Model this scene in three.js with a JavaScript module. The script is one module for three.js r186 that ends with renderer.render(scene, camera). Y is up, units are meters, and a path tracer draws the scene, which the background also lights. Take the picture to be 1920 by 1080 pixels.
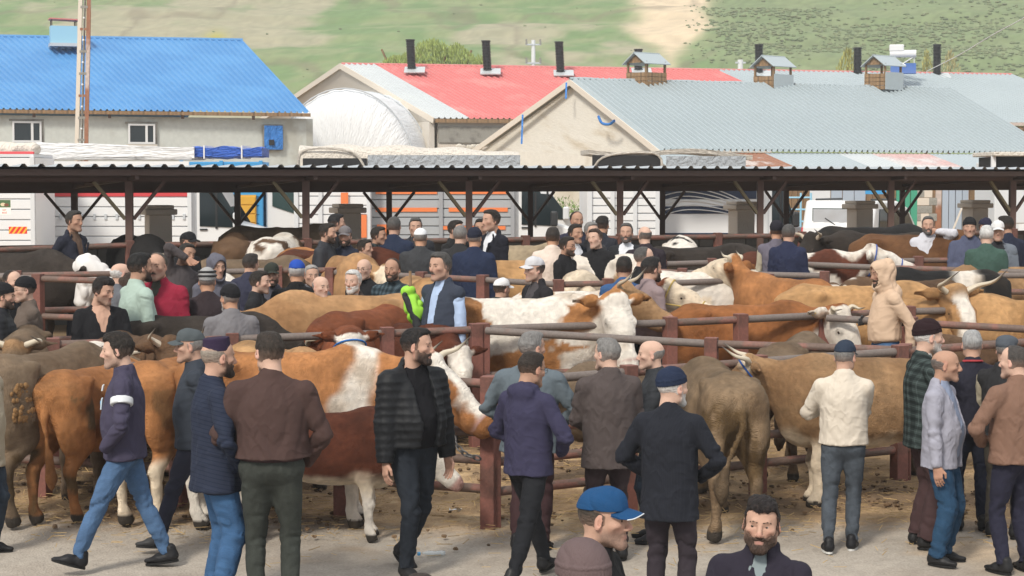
import * as THREE from 'three';
import { mergeGeometries } from 'three/addons/utils/BufferGeometryUtils.js';
import { RoundedBoxGeometry } from 'three/addons/geometries/RoundedBoxGeometry.js';

// ------------------------------------------------------------------ camera, sky, sun, exposure
const scene = new THREE.Scene();
const FP = 3733, CY = 2.83, PITCH = Math.atan(205 / FP);       // focal length in photo pixels, eye height, tilt
const camera = new THREE.PerspectiveCamera(2 * Math.atan(540 / FP) * 180 / Math.PI, 1920 / 1080, 0.5, 4000);
camera.position.set(0, CY, 0); camera.rotation.set(-PITCH, 0, 0); camera.updateMatrixWorld();
const renderer = new THREE.WebGLRenderer({ antialias: true });
renderer.toneMapping = THREE.LinearToneMapping; renderer.toneMappingExposure = 1.22;
renderer.outputColorSpace = THREE.SRGBColorSpace; renderer.shadowMap.enabled = true;
{
  const W = 256, H = 128, d = new Float32Array(W * H * 4);
  for (let j = 0; j < H; j++) for (let i = 0; i < W; i++) {
    const el = ((j + 0.5) / H - 0.5) * Math.PI, az = (i + .5) / W * 2 * Math.PI, up = Math.max(0, Math.sin(el));
    const c = Math.sin(az * 3 + 2 * Math.sin(el * 5)) * Math.sin(el * 9 + az) * .05;
    const v = (0.74 + 0.33 * up + c) * 1.0, k = (j * W + i) * 4;
    d[k] = v * 0.97; d[k + 1] = v * 0.995; d[k + 2] = v * 1.04; d[k + 3] = 1;
  }
  const t = new THREE.DataTexture(d, W, H, THREE.RGBAFormat, THREE.FloatType);
  t.mapping = THREE.EquirectangularReflectionMapping; t.magFilter = THREE.LinearFilter; t.needsUpdate = true;
  scene.background = t; scene.environment = t; scene.backgroundIntensity = 1; scene.environmentIntensity = 1;
}
const sun = new THREE.DirectionalLight(new THREE.Color(1, .93, .82), 2.9);
sun.position.set(-25, 48, 22); sun.target.position.set(0, 0, -25); sun.castShadow = true; sun.shadow.radius = 20;
Object.assign(sun.shadow.camera, { left: -60, right: 60, top: 60, bottom: -60, near: 1, far: 200 }); sun.shadow.mapSize.set(2048, 2048);
scene.add(sun); scene.add(sun.target);
scene.fog = new THREE.FogExp2(new THREE.Color(.86, .88, .88), 0.00085);
// ------------------------------------------------------------------ random numbers, noise
function mulberry(a) { return () => { a |= 0; a = a + 0x6D2B79F5 | 0; let t = Math.imul(a ^ a >>> 15, 1 | a); t = t + Math.imul(t ^ t >>> 7, 61 | t) ^ t; return ((t ^ t >>> 14) >>> 0) / 4294967296; }; }
const rnd = mulberry(77), R = (a, b) => a + (b - a) * rnd(), RAD = Math.PI / 180;
const clamp = (v, a = 0, b = 1) => v < a ? a : v > b ? b : v, lerp = (a, b, t) => a + (b - a) * t;
const sstep = (a, b, v) => { const t = clamp((v - a) / (b - a)); return t * t * (3 - 2 * t); };
function hash3(x, y, z) { let h = Math.imul(x, 374761393) + Math.imul(y, 668265263) + Math.imul(z, 1274126177) | 0; h = Math.imul(h ^ h >>> 13, 1274126177); return ((h ^ h >>> 16) >>> 0) / 4294967296; }
function vnoise(x, y, z) {
  const xi = Math.floor(x), yi = Math.floor(y), zi = Math.floor(z); let u = x - xi, v = y - yi, w = z - zi;
  u = u * u * (3 - 2 * u); v = v * v * (3 - 2 * v); w = w * w * (3 - 2 * w);
  const a = lerp(lerp(hash3(xi, yi, zi), hash3(xi + 1, yi, zi), u), lerp(hash3(xi, yi + 1, zi), hash3(xi + 1, yi + 1, zi), u), v);
  const b = lerp(lerp(hash3(xi, yi, zi + 1), hash3(xi + 1, yi, zi + 1), u), lerp(hash3(xi, yi + 1, zi + 1), hash3(xi + 1, yi + 1, zi + 1), u), v);
  return lerp(a, b, w);
}
function fbm(x, y, z, o = 4) { let s = 0, a = .5, t = 0; for (let i = 0; i < o; i++) { s += a * vnoise(x, y, z); t += a; x = x * 2.03 + 7.1; y = y * 2.03 + 3.7; z = z * 2.03 + 1.3; a *= .5; } return s / t; }

const ridge = (x, y, z) => { const n = 1 - Math.abs(2 * vnoise(x, y, z) - 1); return n * n * n; };
// ------------------------------------------------------------------ names and tags
const used = new Map();
function numbered(n) { const k = used.get(n) || 0; used.set(n, k + 1); return k ? n + '_' + String(k).padStart(3, '0') : n; }
function tag(o, label, category, group, kind) { const u = o.userData; if (label) u.label = label; if (category) u.category = category; if (group) u.group = group; if (kind) u.kind = kind; return o; }
function thing(name, label, category, pos = [0, 0, 0], turn = 0, group) {
  const o = new THREE.Group(); o.name = numbered(name); o.position.set(...pos); o.rotation.y = turn; scene.add(o); return tag(o, label, category, group);
}
function part(name, geo, mat, parent) {
  const m = new THREE.Mesh(geo, mat); m.name = parent && parent !== scene ? name : numbered(name); m.castShadow = m.receiveShadow = true; (parent || scene).add(m); return m;
}
const struct = (name, geo, mat) => tag(part(name, geo, mat, scene), null, null, null, 'structure');

// ------------------------------------------------------------------ ground shape and pixel placement
const YF = 0.051 * (27.2 - 14.5);                               // level of the flat lot behind the canopy
function ground(D) { return D < 26.2 ? 0.051 * (D - 14.5) : D < 28.2 ? lerp(0.051 * (D - 14.5), YF, sstep(26.2, 28.2, D)) : YF; }
const _v = new THREE.Vector3();
function ray(px, py) { return new THREE.Vector3((px - 960) / FP, -(py - 540) / FP, -1).applyAxisAngle(_v.set(1, 0, 0), -PITCH); }
function atDepth(px, py, D) { const d = ray(px, py), t = D / -d.z; return new THREE.Vector3(d.x * t, CY + d.y * t, -D); }
function onGround(px, py, h = 0, max = 60) {                     // where the sight line through a pixel is h above the ground
  const d = ray(px, py); let a = 4, b = null;
  const f = (D) => CY + d.y / -d.z * D - ground(D) - h;
  for (let D = 4; D < max; D += .25) if (f(D) <= 0) { b = D; break; } else a = D;
  if (b === null) b = a = max;
  for (let i = 0; i < 24; i++) { const m = (a + b) / 2; if (f(m) > 0) a = m; else b = m; }
  return new THREE.Vector3(d.x * a / -d.z, ground(a), -a);
}
const groundAt = (px, s) => { const D = FP / s; return new THREE.Vector3((px - 960) / s, ground(D), -D); };   // px and px-per-metre scale

// ------------------------------------------------------------------ geometry helpers
function col(geo, fn) {                                          // vertex colours, linear
  const p = geo.attributes.position, n = geo.attributes.normal, c = new Float32Array(p.count * 3), o = [0, 0, 0];
  for (let i = 0; i < p.count; i++) { fn(p.getX(i), p.getY(i), p.getZ(i), o, n ? n.getX(i) : 0, n ? n.getY(i) : 0, n ? n.getZ(i) : 0); c[i * 3] = o[0]; c[i * 3 + 1] = o[1]; c[i * 3 + 2] = o[2]; }
  geo.setAttribute('color', new THREE.BufferAttribute(c, 3)); return geo;
}
function bx(w, h, d, x = 0, y = 0, z = 0, r = 0) {
  const g = r ? new RoundedBoxGeometry(w, h, d, 2, Math.min(r, w / 2.01, h / 2.01, d / 2.01)) : new THREE.BoxGeometry(w, h, d);
  // uv in metres
  const p = g.attributes.position, n = g.attributes.normal, u = g.attributes.uv;
  for (let i = 0; i < p.count; i++) { const ax = Math.abs(n.getX(i)), ay = Math.abs(n.getY(i)), az = Math.abs(n.getZ(i)); if (ay > ax && ay > az) u.setXY(i, p.getX(i), p.getZ(i)); else if (ax > az) u.setXY(i, p.getZ(i), p.getY(i)); else u.setXY(i, p.getX(i), p.getY(i)); }
  return g.translate(x, y, z);
}
function bar(a, b, w, h = w, up = [0, 1, 0]) {                    // box beam from a to b
  const A = new THREE.Vector3(...(a.isVector3 ? a.toArray() : a)), B = new THREE.Vector3(...(b.isVector3 ? b.toArray() : b)), L = A.distanceTo(B);
  const g = bx(w, h, L); const m = new THREE.Matrix4().lookAt(A, B, new THREE.Vector3(...up)); m.setPosition(A.add(B).multiplyScalar(.5)); return g.applyMatrix4(m);
}
function rod(a, b, r, r2 = r, seg = 10) {                         // cylinder from a to b
  const A = new THREE.Vector3(...(a.isVector3 ? a.toArray() : a)), B = new THREE.Vector3(...(b.isVector3 ? b.toArray() : b)), L = A.distanceTo(B);
  const g = new THREE.CylinderGeometry(r2, r, L, seg); g.translate(0, L / 2, 0);
  const u = g.attributes.uv; for (let i = 0; i < u.count; i++) u.setXY(i, u.getX(i) * r * 6.28, u.getY(i) * L);
  g.applyQuaternion(new THREE.Quaternion().setFromUnitVectors(new THREE.Vector3(0, 1, 0), B.clone().sub(A).normalize())); return g.translate(A.x, A.y, A.z);
}
function tube(pts, r, seg = 24, rs = 8, taper) {
  const c = new THREE.CatmullRomCurve3(pts.map((p) => p.isVector3 ? p : new THREE.Vector3(...p))); const g = new THREE.TubeGeometry(c, seg, r, rs, false);
  if (taper) { const p = g.attributes.position; for (let i = 0; i <= seg; i++) { const q = c.getPointAt(i / seg), k = taper(i / seg); for (let j = 0; j <= rs; j++) { const n = i * (rs + 1) + j; p.setXYZ(n, q.x + (p.getX(n) - q.x) * k, q.y + (p.getY(n) - q.y) * k, q.z + (p.getZ(n) - q.z) * k); } } g.computeVertexNormals(); }
  return g;
}
const clean = (g) => { g = g.index ? g.toNonIndexed() : g; for (const k of Object.keys(g.attributes)) if (!['position', 'normal', 'uv', 'color'].includes(k)) g.deleteAttribute(k); return g; };
const merge = (l) => mergeGeometries(l.map(clean));
function quad(a, b, c, d, su = 1, sv = 1) {                       // a b along u, a d along v; uv in metres
  const g = new THREE.BufferGeometry(), V = [a, b, c, d].map((p) => p.isVector3 ? p : new THREE.Vector3(...p)), u = V[0].distanceTo(V[1]) * su, v = V[0].distanceTo(V[3]) * sv;
  g.setAttribute('position', new THREE.Float32BufferAttribute([0, 1, 2, 0, 2, 3].flatMap((i) => V[i].toArray()), 3));
  g.setAttribute('uv', new THREE.Float32BufferAttribute([0, 0, u, 0, u, v, 0, 0, u, v, 0, v], 2)); g.computeVertexNormals(); return g;
}
function prism(pts, depth) {                                      // extrude a polygon (x, y) along z
  const s = new THREE.Shape(pts.map((p) => new THREE.Vector2(...p))); return new THREE.ExtrudeGeometry(s, { depth, bevelEnabled: false });
}

// ------------------------------------------------------------------ textures
function canvasTex(w, h, draw, rx = 1, ry = 1, srgb = true) {
  const c = document.createElement('canvas'); c.width = w; c.height = h; draw(c.getContext('2d'), w, h);
  const t = new THREE.CanvasTexture(c); t.wrapS = t.wrapT = THREE.RepeatWrapping; t.repeat.set(rx, ry); if (srgb) t.colorSpace = THREE.SRGBColorSpace; return t;
}
function dataTex(n, fn, rep = 1, srgb = false, m = n) {
  const d = new Uint8Array(n * m * 4); const o = [0, 0, 0];
  for (let j = 0; j < m; j++) for (let i = 0; i < n; i++) { const r = fn(i / n, j / m, o), k = (j * n + i) * 4; if (r !== undefined) o[0] = o[1] = o[2] = r; d[k] = clamp(o[0]) * 255; d[k + 1] = clamp(o[1]) * 255; d[k + 2] = clamp(o[2]) * 255; d[k + 3] = 255; }
  const t = new THREE.DataTexture(d, n, m); t.wrapS = t.wrapT = THREE.RepeatWrapping; t.magFilter = THREE.LinearFilter; t.repeat.set(rep, rep); if (srgb) t.colorSpace = THREE.SRGBColorSpace; t.needsUpdate = true; return t;
}
// noise that tiles over 0..1
function tnoise(u, v, f, z = 0) {
  const x = u * f, y = v * f, xi = Math.floor(x), yi = Math.floor(y); let a = x - xi, b = y - yi; a = a * a * (3 - 2 * a); b = b * b * (3 - 2 * b);
  const m = (k) => ((k % f) + f) % f, h = (i, j) => hash3(m(i), m(j), z);
  return lerp(lerp(h(xi, yi), h(xi + 1, yi), a), lerp(h(xi, yi + 1), h(xi + 1, yi + 1), a), b);
}
function tfbm(u, v, f, o = 4, z = 0) { let s = 0, a = .5, t = 0; for (let i = 0; i < o; i++) { s += a * tnoise(u, v, f, z + i); t += a; f *= 2; a *= .55; } return s / t; }

// ------------------------------------------------------------------ smooth solids: tapered capsules and ellipsoids joined by a smooth minimum, meshed by surface nets
class Field {
  constructor() { this.p = []; this.clips = []; }
  // tapered capsule a->b; o: k blend, n/s flatten along n by factor s, cut flat end at b, cut0 flat end at a
  cap(a, b, ra, rb = ra, o = {}) {
    const d = [b[0] - a[0], b[1] - a[1], b[2] - a[2]], L2 = d[0] * d[0] + d[1] * d[1] + d[2] * d[2] || 1e-9, L = Math.sqrt(L2);
    const n = o.n; let nn = null; if (n) { const l = Math.hypot(...n) || 1; nn = [n[0] / l, n[1] / l, n[2] / l]; }
    this.p.push({ t: 0, a, d, L2, u: [d[0] / L, d[1] / L, d[2] / L], L, ra, rb, k: o.k ?? .03, n: nn, s: o.s ?? 1, cut: o.cut, cut0: o.cut0, sub: o.sub, w: o.w || 0, tag: o.tag }); return this;
  }
  ell(c, r, o = {}) { // o.m: rotation matrix elements (Matrix3 rows) from world to local
    let m = null; if (o.rot) { const q = new THREE.Matrix4().makeRotationFromEuler(new THREE.Euler(...o.rot)).invert().elements; m = [q[0], q[4], q[8], q[1], q[5], q[9], q[2], q[6], q[10]]; }
    if (o.q) { const q = new THREE.Matrix4().makeRotationFromQuaternion(o.q).invert().elements; m = [q[0], q[4], q[8], q[1], q[5], q[9], q[2], q[6], q[10]]; }
    this.p.push({ t: 1, a: c, r, m, k: o.k ?? .03, sub: o.sub, cutf: o.cutf, tag: o.tag }); return this;
  }
  clip(f) { this.clips.push(f); return this; }
  static d(q, x, y, z) {
    if (q.t === 0) {
      let px = x - q.a[0], py = y - q.a[1], pz = z - q.a[2]; const n = q.n;
      let e = 1; if (n) { const c = (px * n[0] + py * n[1] + pz * n[2]) * (1 / q.s - 1); px += n[0] * c; py += n[1] * c; pz += n[2] * c; e = q.s < 1 ? q.s : 1; }
      const dt = px * q.d[0] + py * q.d[1] + pz * q.d[2]; let t = dt / q.L2; t = t < 0 ? 0 : t > 1 ? 1 : t;
      const ax = px - q.d[0] * t, ay = py - q.d[1] * t, az = pz - q.d[2] * t;
      let r = (Math.sqrt(ax * ax + ay * ay + az * az) - (q.ra + (q.rb - q.ra) * t)) * e;
      if (q.cut) { const c = dt / q.L - q.L; if (c > r) r = c; }
      if (q.cut0) { const c = -dt / q.L; if (c > r) r = c; }
      return r;
    }
    let px = x - q.a[0], py = y - q.a[1], pz = z - q.a[2]; const m = q.m, r = q.r;
    if (m) { const X = m[0] * px + m[1] * py + m[2] * pz, Y = m[3] * px + m[4] * py + m[5] * pz; pz = m[6] * px + m[7] * py + m[8] * pz; px = X; py = Y; }
    const ux = px / r[0], uy = py / r[1], uz = pz / r[2], k0 = Math.sqrt(ux * ux + uy * uy + uz * uz), vx = ux / r[0], vy = uy / r[1], vz = uz / r[2], k1 = Math.sqrt(vx * vx + vy * vy + vz * vz);
    return k1 < 1e-9 ? -Math.min(r[0], r[1], r[2]) : k0 * (k0 - 1) / k1;
  }
  evalList(list, x, y, z) {
    let d = 1e3;
    for (let i = 0; i < list.length; i++) {
      const q = list[i]; let e = Field.d(q, x, y, z); const k = q.k;
      if (q.sub) { e = -e; const h = k - Math.abs(d - e); d = Math.max(d, e); if (h > 0) d += h * h / (4 * k); }
      else { const h = k - Math.abs(d - e); d = Math.min(d, e); if (h > 0) d -= h * h / (4 * k); }
    }
    for (let i = 0; i < this.clips.length; i++) { const c = this.clips[i](x, y, z); if (c > d) d = c; }
    return d;
  }
  at(x, y, z) { return this.evalList(this.p, x, y, z); }
  bounds() {
    const lo = [1e9, 1e9, 1e9], hi = [-1e9, -1e9, -1e9];
    for (const q of this.p) if (!q.sub) for (let i = 0; i < 3; i++) {
      if (q.t === 0) { const r = Math.max(q.ra, q.rb) * Math.max(1, q.s), b = q.a[i] + q.d[i]; lo[i] = Math.min(lo[i], q.a[i] - r, b - r); hi[i] = Math.max(hi[i], q.a[i] + r, b + r); }
      else { const r = q.m ? Math.max(...q.r) : q.r[i]; lo[i] = Math.min(lo[i], q.a[i] - r); hi[i] = Math.max(hi[i], q.a[i] + r); }
    }
    return [lo, hi];
  }
  mesh(cell, o = {}) {
    const [lo, hi] = o.bounds || this.bounds(), B = 6, pad = cell * 2.2 + (o.pad || 0);
    const nb = [0, 1, 2].map((i) => Math.max(1, Math.ceil((hi[i] - lo[i] + 2 * pad) / (cell * B)))), n = nb.map((k) => k * B + 1), o0 = lo.map((v) => v - pad);
    const sx = 1, sy = n[0], sz = n[0] * n[1], val = new Float32Array(n[0] * n[1] * n[2]).fill(NaN), act = [];
    const half = cell * B / 2, rad = half * 1.7321;
    for (let bz = 0; bz < nb[2]; bz++) for (let by = 0; by < nb[1]; by++) for (let b = 0; b < nb[0]; b++) {
      const cx = o0[0] + b * B * cell + half, cy = o0[1] + by * B * cell + half, cz = o0[2] + bz * B * cell + half;
      let dm = 1e9; const ds = []; for (const q of this.p) { const d = Field.d(q, cx, cy, cz); ds.push(d); if (!q.sub && d < dm) dm = d; }
      if (dm > rad * 1.25 + .03) continue;
      const list = this.p.filter((q, i) => q.sub ? ds[i] < rad * 1.3 + q.k : ds[i] < dm + 2.3 * rad + q.k * 2);
      if (dm < -rad * 3 && !this.clips.length && !list.some((q) => q.sub)) continue;
      act.push([b, by, bz]);
      for (let k = 0; k <= B; k++) for (let j = 0; j <= B; j++) for (let i = 0; i <= B; i++) {
        const id = (b * B + i) + (by * B + j) * sy + (bz * B + k) * sz; if (val[id] === val[id]) continue;
        val[id] = this.evalList(list, o0[0] + (b * B + i) * cell, o0[1] + (by * B + j) * cell, o0[2] + (bz * B + k) * cell);
      }
    }
    const pos = [], idx = [], vid = new Int32Array(val.length).fill(-1);
    const E = [[0, 1], [2, 3], [4, 5], [6, 7], [0, 2], [1, 3], [4, 6], [5, 7], [0, 4], [1, 5], [2, 6], [3, 7]], off = [0, sx, sy, sx + sy, sz, sz + sx, sz + sy, sz + sx + sy], v = new Float32Array(8);
    for (const [b, by, bz] of act) for (let k = 0; k < B; k++) for (let j = 0; j < B; j++) for (let i = 0; i < B; i++) {
      const X = b * B + i, Y = by * B + j, Z = bz * B + k, id = X + Y * sy + Z * sz; let neg = 0;
      for (let c = 0; c < 8; c++) { v[c] = val[id + off[c]]; if (v[c] < 0) neg++; }
      if (neg === 0 || neg === 8) continue;
      let x = 0, y = 0, z = 0, m = 0;
      for (const [a, c] of E) if ((v[a] < 0) !== (v[c] < 0)) { const t = v[a] / (v[a] - v[c]); x += (a & 1) + ((c & 1) - (a & 1)) * t; y += (a >> 1 & 1) + ((c >> 1 & 1) - (a >> 1 & 1)) * t; z += (a >> 2) + ((c >> 2) - (a >> 2)) * t; m++; }
      vid[id] = pos.length / 3; pos.push(o0[0] + (X + x / m) * cell, o0[1] + (Y + y / m) * cell, o0[2] + (Z + z / m) * cell);
    }
    const face = (a, b, c, d, f) => { if (a < 0 || b < 0 || c < 0 || d < 0) return; if (f) idx.push(a, b, c, a, c, d); else idx.push(a, c, b, a, d, c); };
    for (const [b, by, bz] of act) for (let k = 0; k < B; k++) for (let j = 0; j < B; j++) for (let i = 0; i < B; i++) {
      const X = b * B + i, Y = by * B + j, Z = bz * B + k, id = X + Y * sy + Z * sz, s = val[id] < 0;
      if (Y && Z && s !== val[id + sx] < 0) face(vid[id], vid[id - sy], vid[id - sy - sz], vid[id - sz], !s);
      if (X && Z && s !== val[id + sy] < 0) face(vid[id], vid[id - sz], vid[id - sz - sx], vid[id - sx], !s);
      if (X && Y && s !== val[id + sz] < 0) face(vid[id], vid[id - sx], vid[id - sx - sy], vid[id - sy], !s);
    }
    const g = new THREE.BufferGeometry(); g.setAttribute('position', new THREE.Float32BufferAttribute(pos, 3)); g.setIndex(idx); g.computeVertexNormals();
    if (o.disp) {
      const p = g.attributes.position, q = g.attributes.normal;
      for (let i = 0; i < p.count; i++) { const x = p.getX(i), y = p.getY(i), z = p.getZ(i), e = o.disp(x, y, z, q.getX(i), q.getY(i), q.getZ(i)); p.setXYZ(i, x + q.getX(i) * e, y + q.getY(i) * e, z + q.getZ(i) * e); }
      g.computeVertexNormals();
    }
    const uv = new Float32Array(pos.length / 3 * 2), p = g.attributes.position; for (let i = 0; i < p.count; i++) { uv[i * 2] = p.getX(i) + .6 * p.getZ(i); uv[i * 2 + 1] = p.getY(i) + .25 * p.getZ(i); }
    g.setAttribute('uv', new THREE.BufferAttribute(uv, 2)); return g;
  }
}
// ------------------------------------------------------------------ people
const V3 = (a) => new THREE.Vector3(...a);
const add = (a, b) => [a[0] + b[0], a[1] + b[1], a[2] + b[2]], sub = (a, b) => [a[0] - b[0], a[1] - b[1], a[2] - b[2]], mul = (a, k) => [a[0] * k, a[1] * k, a[2] * k], mix3 = (a, b, t) => [lerp(a[0], b[0], t), lerp(a[1], b[1], t), lerp(a[2], b[2], t)], len = (a) => Math.hypot(...a), nrm = (a) => mul(a, 1 / (len(a) || 1)), cross = (a, b) => [a[1] * b[2] - a[2] * b[1], a[2] * b[0] - a[0] * b[2], a[0] * b[1] - a[1] * b[0]];
// two-bone reach: middle joint between a and b, bent towards pole
function ik(a, b, l1, l2, pole) {
  let d = sub(b, a), L = len(d); const mx = (l1 + l2) * .999; if (L > mx) { b = add(a, mul(d, mx / L)); d = sub(b, a); L = mx; }
  const u = nrm(d), c = (l1 * l1 - l2 * l2 + L * L) / (2 * L), h = Math.sqrt(Math.max(0, l1 * l1 - c * c)); let p = sub(pole, mul(u, pole[0] * u[0] + pole[1] * u[1] + pole[2] * u[2])); p = nrm(p);
  return [add(add(a, mul(u, c)), mul(p, h)), b];
}
// cloth bump, denim, weave
const T_cloth = dataTex(128, (u, v) => .55 * tfbm(u, v, 6, 4, 3) + .45 * tnoise(u, v, 64, 9), 1);
T_cloth.repeat.set(4, 4);
const T_wrk = dataTex(256, (u, v) => { const w = tfbm(u, v, 5, 3, 21); const a = Math.abs(tfbm(u + w * .1, v + w * .2, 6, 3, 5) * 2 - 1), b = Math.abs(tfbm(u - w * .15, v + w * .1, 10, 2, 11) * 2 - 1); return clamp(.3 + a * .8 + b * .35); }, 1);
T_wrk.repeat.set(1.6, 1.3);
const T_denim = dataTex(256, (u, v, o) => { const f = tfbm(u, v, 5, 3, 31), g = tnoise(u, v, 128, 5) * .22 + .86, k = (.72 + .5 * f) * g; o[0] = k * .82; o[1] = k * .86; o[2] = k * .9; }, 1, false); T_denim.repeat.set(2.2, 2.2);
const stripeTex = (base, line, n, w, hor) => canvasTex(256, 256, (c, W, H) => { c.fillStyle = base; c.fillRect(0, 0, W, H); c.fillStyle = line; for (let i = 0; i < n; i++) hor ? c.fillRect(0, i * H / n, W, w) : c.fillRect(i * W / n, 0, w, H); });
const T_cardi = stripeTex('#ffffff', '#c2cede', 12, 4, true); T_cardi.repeat.set(3, 3);          // stripes every 4 cm
const T_pin = stripeTex('#d8dae0', '#ffffff', 16, 2, false); T_pin.repeat.set(4, 4);
const T_plaid = canvasTex(256, 256, (c, W, H) => { c.fillStyle = '#aab0ae'; c.fillRect(0, 0, W, H); for (let i = 0; i < 4; i++) { c.fillStyle = 'rgba(40,45,50,.35)'; c.fillRect(i * 64, 0, 26, H); c.fillRect(0, i * 64, W, 26); c.fillStyle = 'rgba(255,255,255,.55)'; c.fillRect(i * 64 + 42, 0, 4, H); c.fillRect(0, i * 64 + 42, W, 4); } }); T_plaid.repeat.set(4, 4);
const MATS = new Map();
function cloth(c, kind = 'plain', rough = .88) {
  const key = c.join() + kind + rough; if (MATS.has(key)) return MATS.get(key);
  const m = new THREE.MeshPhysicalMaterial({ roughness: rough, specularIntensity: kind === 'shell' ? .45 : .3 }); m.color.setRGB(...c);
  m.bumpMap = T_wrk; m.bumpScale = .015;
  if (kind === 'denim') { m.map = T_denim; m.color.setRGB(c[0] * 1.3, c[1] * 1.25, c[2] * 1.2); }
  else if (kind === 'cardigan') m.map = T_cardi; else if (kind === 'pin') m.map = T_pin; else if (kind === 'plaid') m.map = T_plaid;
  else if (kind === 'knit') { m.bumpMap = T_cloth; m.bumpScale = .006; } else if (kind === 'shell') { m.roughness = Math.min(rough, .62); m.bumpScale = .006; } else if (kind === 'hat') { m.bumpMap = T_cloth; m.bumpScale = .003; }
  MATS.set(key, m); return m;
}
// ------------------------------------------------------------------ plain materials
const rgb = (r, g, b) => new THREE.Color().setRGB(r, g, b);
const T_grit = dataTex(256, (u, v) => .5 * tfbm(u, v, 8, 5, 2) + .5 * tnoise(u, v, 128, 6));
const mat = (r, g, b, rough = .8, o = {}) => new THREE.MeshStandardMaterial({ color: rgb(r, g, b), roughness: rough, ...o });
// painted or bare steel with blotchy wear
const wear = (a, b, f, lo, hi, seed, n = 256, nz = .3) => dataTex(n, (u, v, o) => { const k = sstep(lo, hi, tfbm(u, v, f, 5, seed)), m = 1 - nz / 2 + nz * tnoise(u, v, 64, seed + 9); for (let i = 0; i < 3; i++) o[i] = Math.pow(lerp(a[i], b[i], k) * m, 1 / 2.2); }, 1, true);
const M = {
  rust: mat(1, 1, 1, .75, { map: wear([.19, .07, .052], [.115, .047, .034], 6, .42, .65, 3) }), pipe: mat(1, 1, 1, .7, { map: wear([.2, .088, .066], [.125, .08, .062], 4, .38, .6, 7) }), steel: mat(.1, .095, .095, .5, { metalness: .3 }), darkbrown: mat(.075, .045, .036, .7), beam: mat(.1, .055, .043, .7),
  blue: mat(1, 1, 1, .5, { map: wear([.072, .25, .52], [.09, .285, .56], 3, .4, .7, 12, 256, .05) }), red: mat(1, 1, 1, .55, { map: wear([.6, .175, .17], [.62, .25, .235], 3, .45, .7, 14, 256, .05) }), zinc: mat(1, 1, 1, .42, { map: wear([.4, .46, .485], [.415, .475, .5], 2, .3, .75, 17, 256, .03), metalness: .15 }), zinc2: mat(1, 1, 1, .42, { map: wear([.6, .63, .64], [.63, .66, .66], 2, .35, .7, 18, 256, .04), metalness: .3 }),
  rustsheet: mat(1, 1, 1, .7, { map: wear([.3, .13, .07], [.5, .42, .38], 5, .45, .62, 19) }), pinksheet: mat(1, 1, 1, .6, { map: wear([.55, .36, .34], [.58, .56, .55], 3, .4, .65, 20) }),
  plaster: mat(1, 1, 1, .9, { map: wear([.58, .61, .58], [.46, .46, .41], 3, .54, .7, 23, 512, .1), bumpMap: T_grit, bumpScale: .01 }), cream: mat(1, 1, 1, .9, { map: wear([.7, .67, .6], [.55, .48, .37], 4, .46, .76, 25, 512, .08), bumpMap: T_grit, bumpScale: .012 }),
  conc: mat(1, 1, 1, .9, { map: wear([.3, .29, .26], [.2, .19, .17], 4, .4, .7, 28), bumpMap: T_grit, bumpScale: .008 }), block: mat(.62, .55, .47, .92, { bumpMap: T_grit, bumpScale: .01 }), block2: mat(.56, .51, .44, .92, { bumpMap: T_grit, bumpScale: .01 }), mortar: mat(.6, .56, .5, .95), dblock: mat(.12, .115, .105, .95, { bumpMap: T_grit, bumpScale: .01 }), dblock2: mat(.16, .15, .135, .95, { bumpMap: T_grit, bumpScale: .01 }),
  wood: mat(1, 1, 1, .85, { map: dataTex(128, (u, v, o) => { const g = tnoise(u * 1, v, 6, 2) * .4 + tnoise(u, v, 64, 3) * .2 + .5; o[0] = .62 * g; o[1] = .5 * g; o[2] = .37 * g; }, 1, true) }), fascia: mat(.64, .58, .5, .85), white: mat(.72, .73, .74, .4), white2: mat(.62, .64, .66, .45), greywhite: mat(.5, .53, .56, .5), black: mat(.012, .012, .013, .5), plastic: mat(.02, .022, .025, .45), glass: mat(.012, .02, .024, .08, { metalness: .0 }), glassG: mat(.03, .06, .06, .1), interior: mat(.02, .02, .022, .9),  // the near black after glassG paints the shade inside openings
  tarp: mat(.78, .79, .8, .55, { bumpMap: T_wrk, bumpScale: .03 }), creamtarp: mat(.62, .57, .5, .6, { bumpMap: T_wrk, bumpScale: .04 }), greytarp: mat(.33, .36, .39, .6, { bumpMap: T_wrk, bumpScale: .03 }), bluetarp: mat(.03, .12, .55, .5, { bumpMap: T_wrk, bumpScale: .05 }), bluecloth: mat(.03, .2, .6, .6, { bumpMap: T_wrk, bumpScale: .05 }), orange: mat(.75, .2, .06, .5), redp: mat(.55, .05, .06, .5), green: mat(.05, .3, .19, .6), bluep: mat(.05, .3, .6, .5), yellow: mat(.65, .36, .04, .5), sheet: mat(.36, .42, .5, .5), navy: mat(.015, .025, .06, .25), lightblue: mat(.3, .55, .7, .5), tyre: mat(.015, .015, .015, .9), sol: mat(.05, .12, .35, .3),
};
for (const k of ['rust', 'pipe']) M[k].map.repeat.set(1.2, 1.2); for (const k of ['blue', 'red', 'zinc', 'zinc2', 'rustsheet', 'pinksheet']) M[k].map.repeat.set(.22, .22); M.plaster.map.repeat.set(.16, .16); M.cream.map.repeat.set(.14, .14); T_grit.repeat.set(.8, .8); M.wood.map.repeat.set(2, .4);

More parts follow.
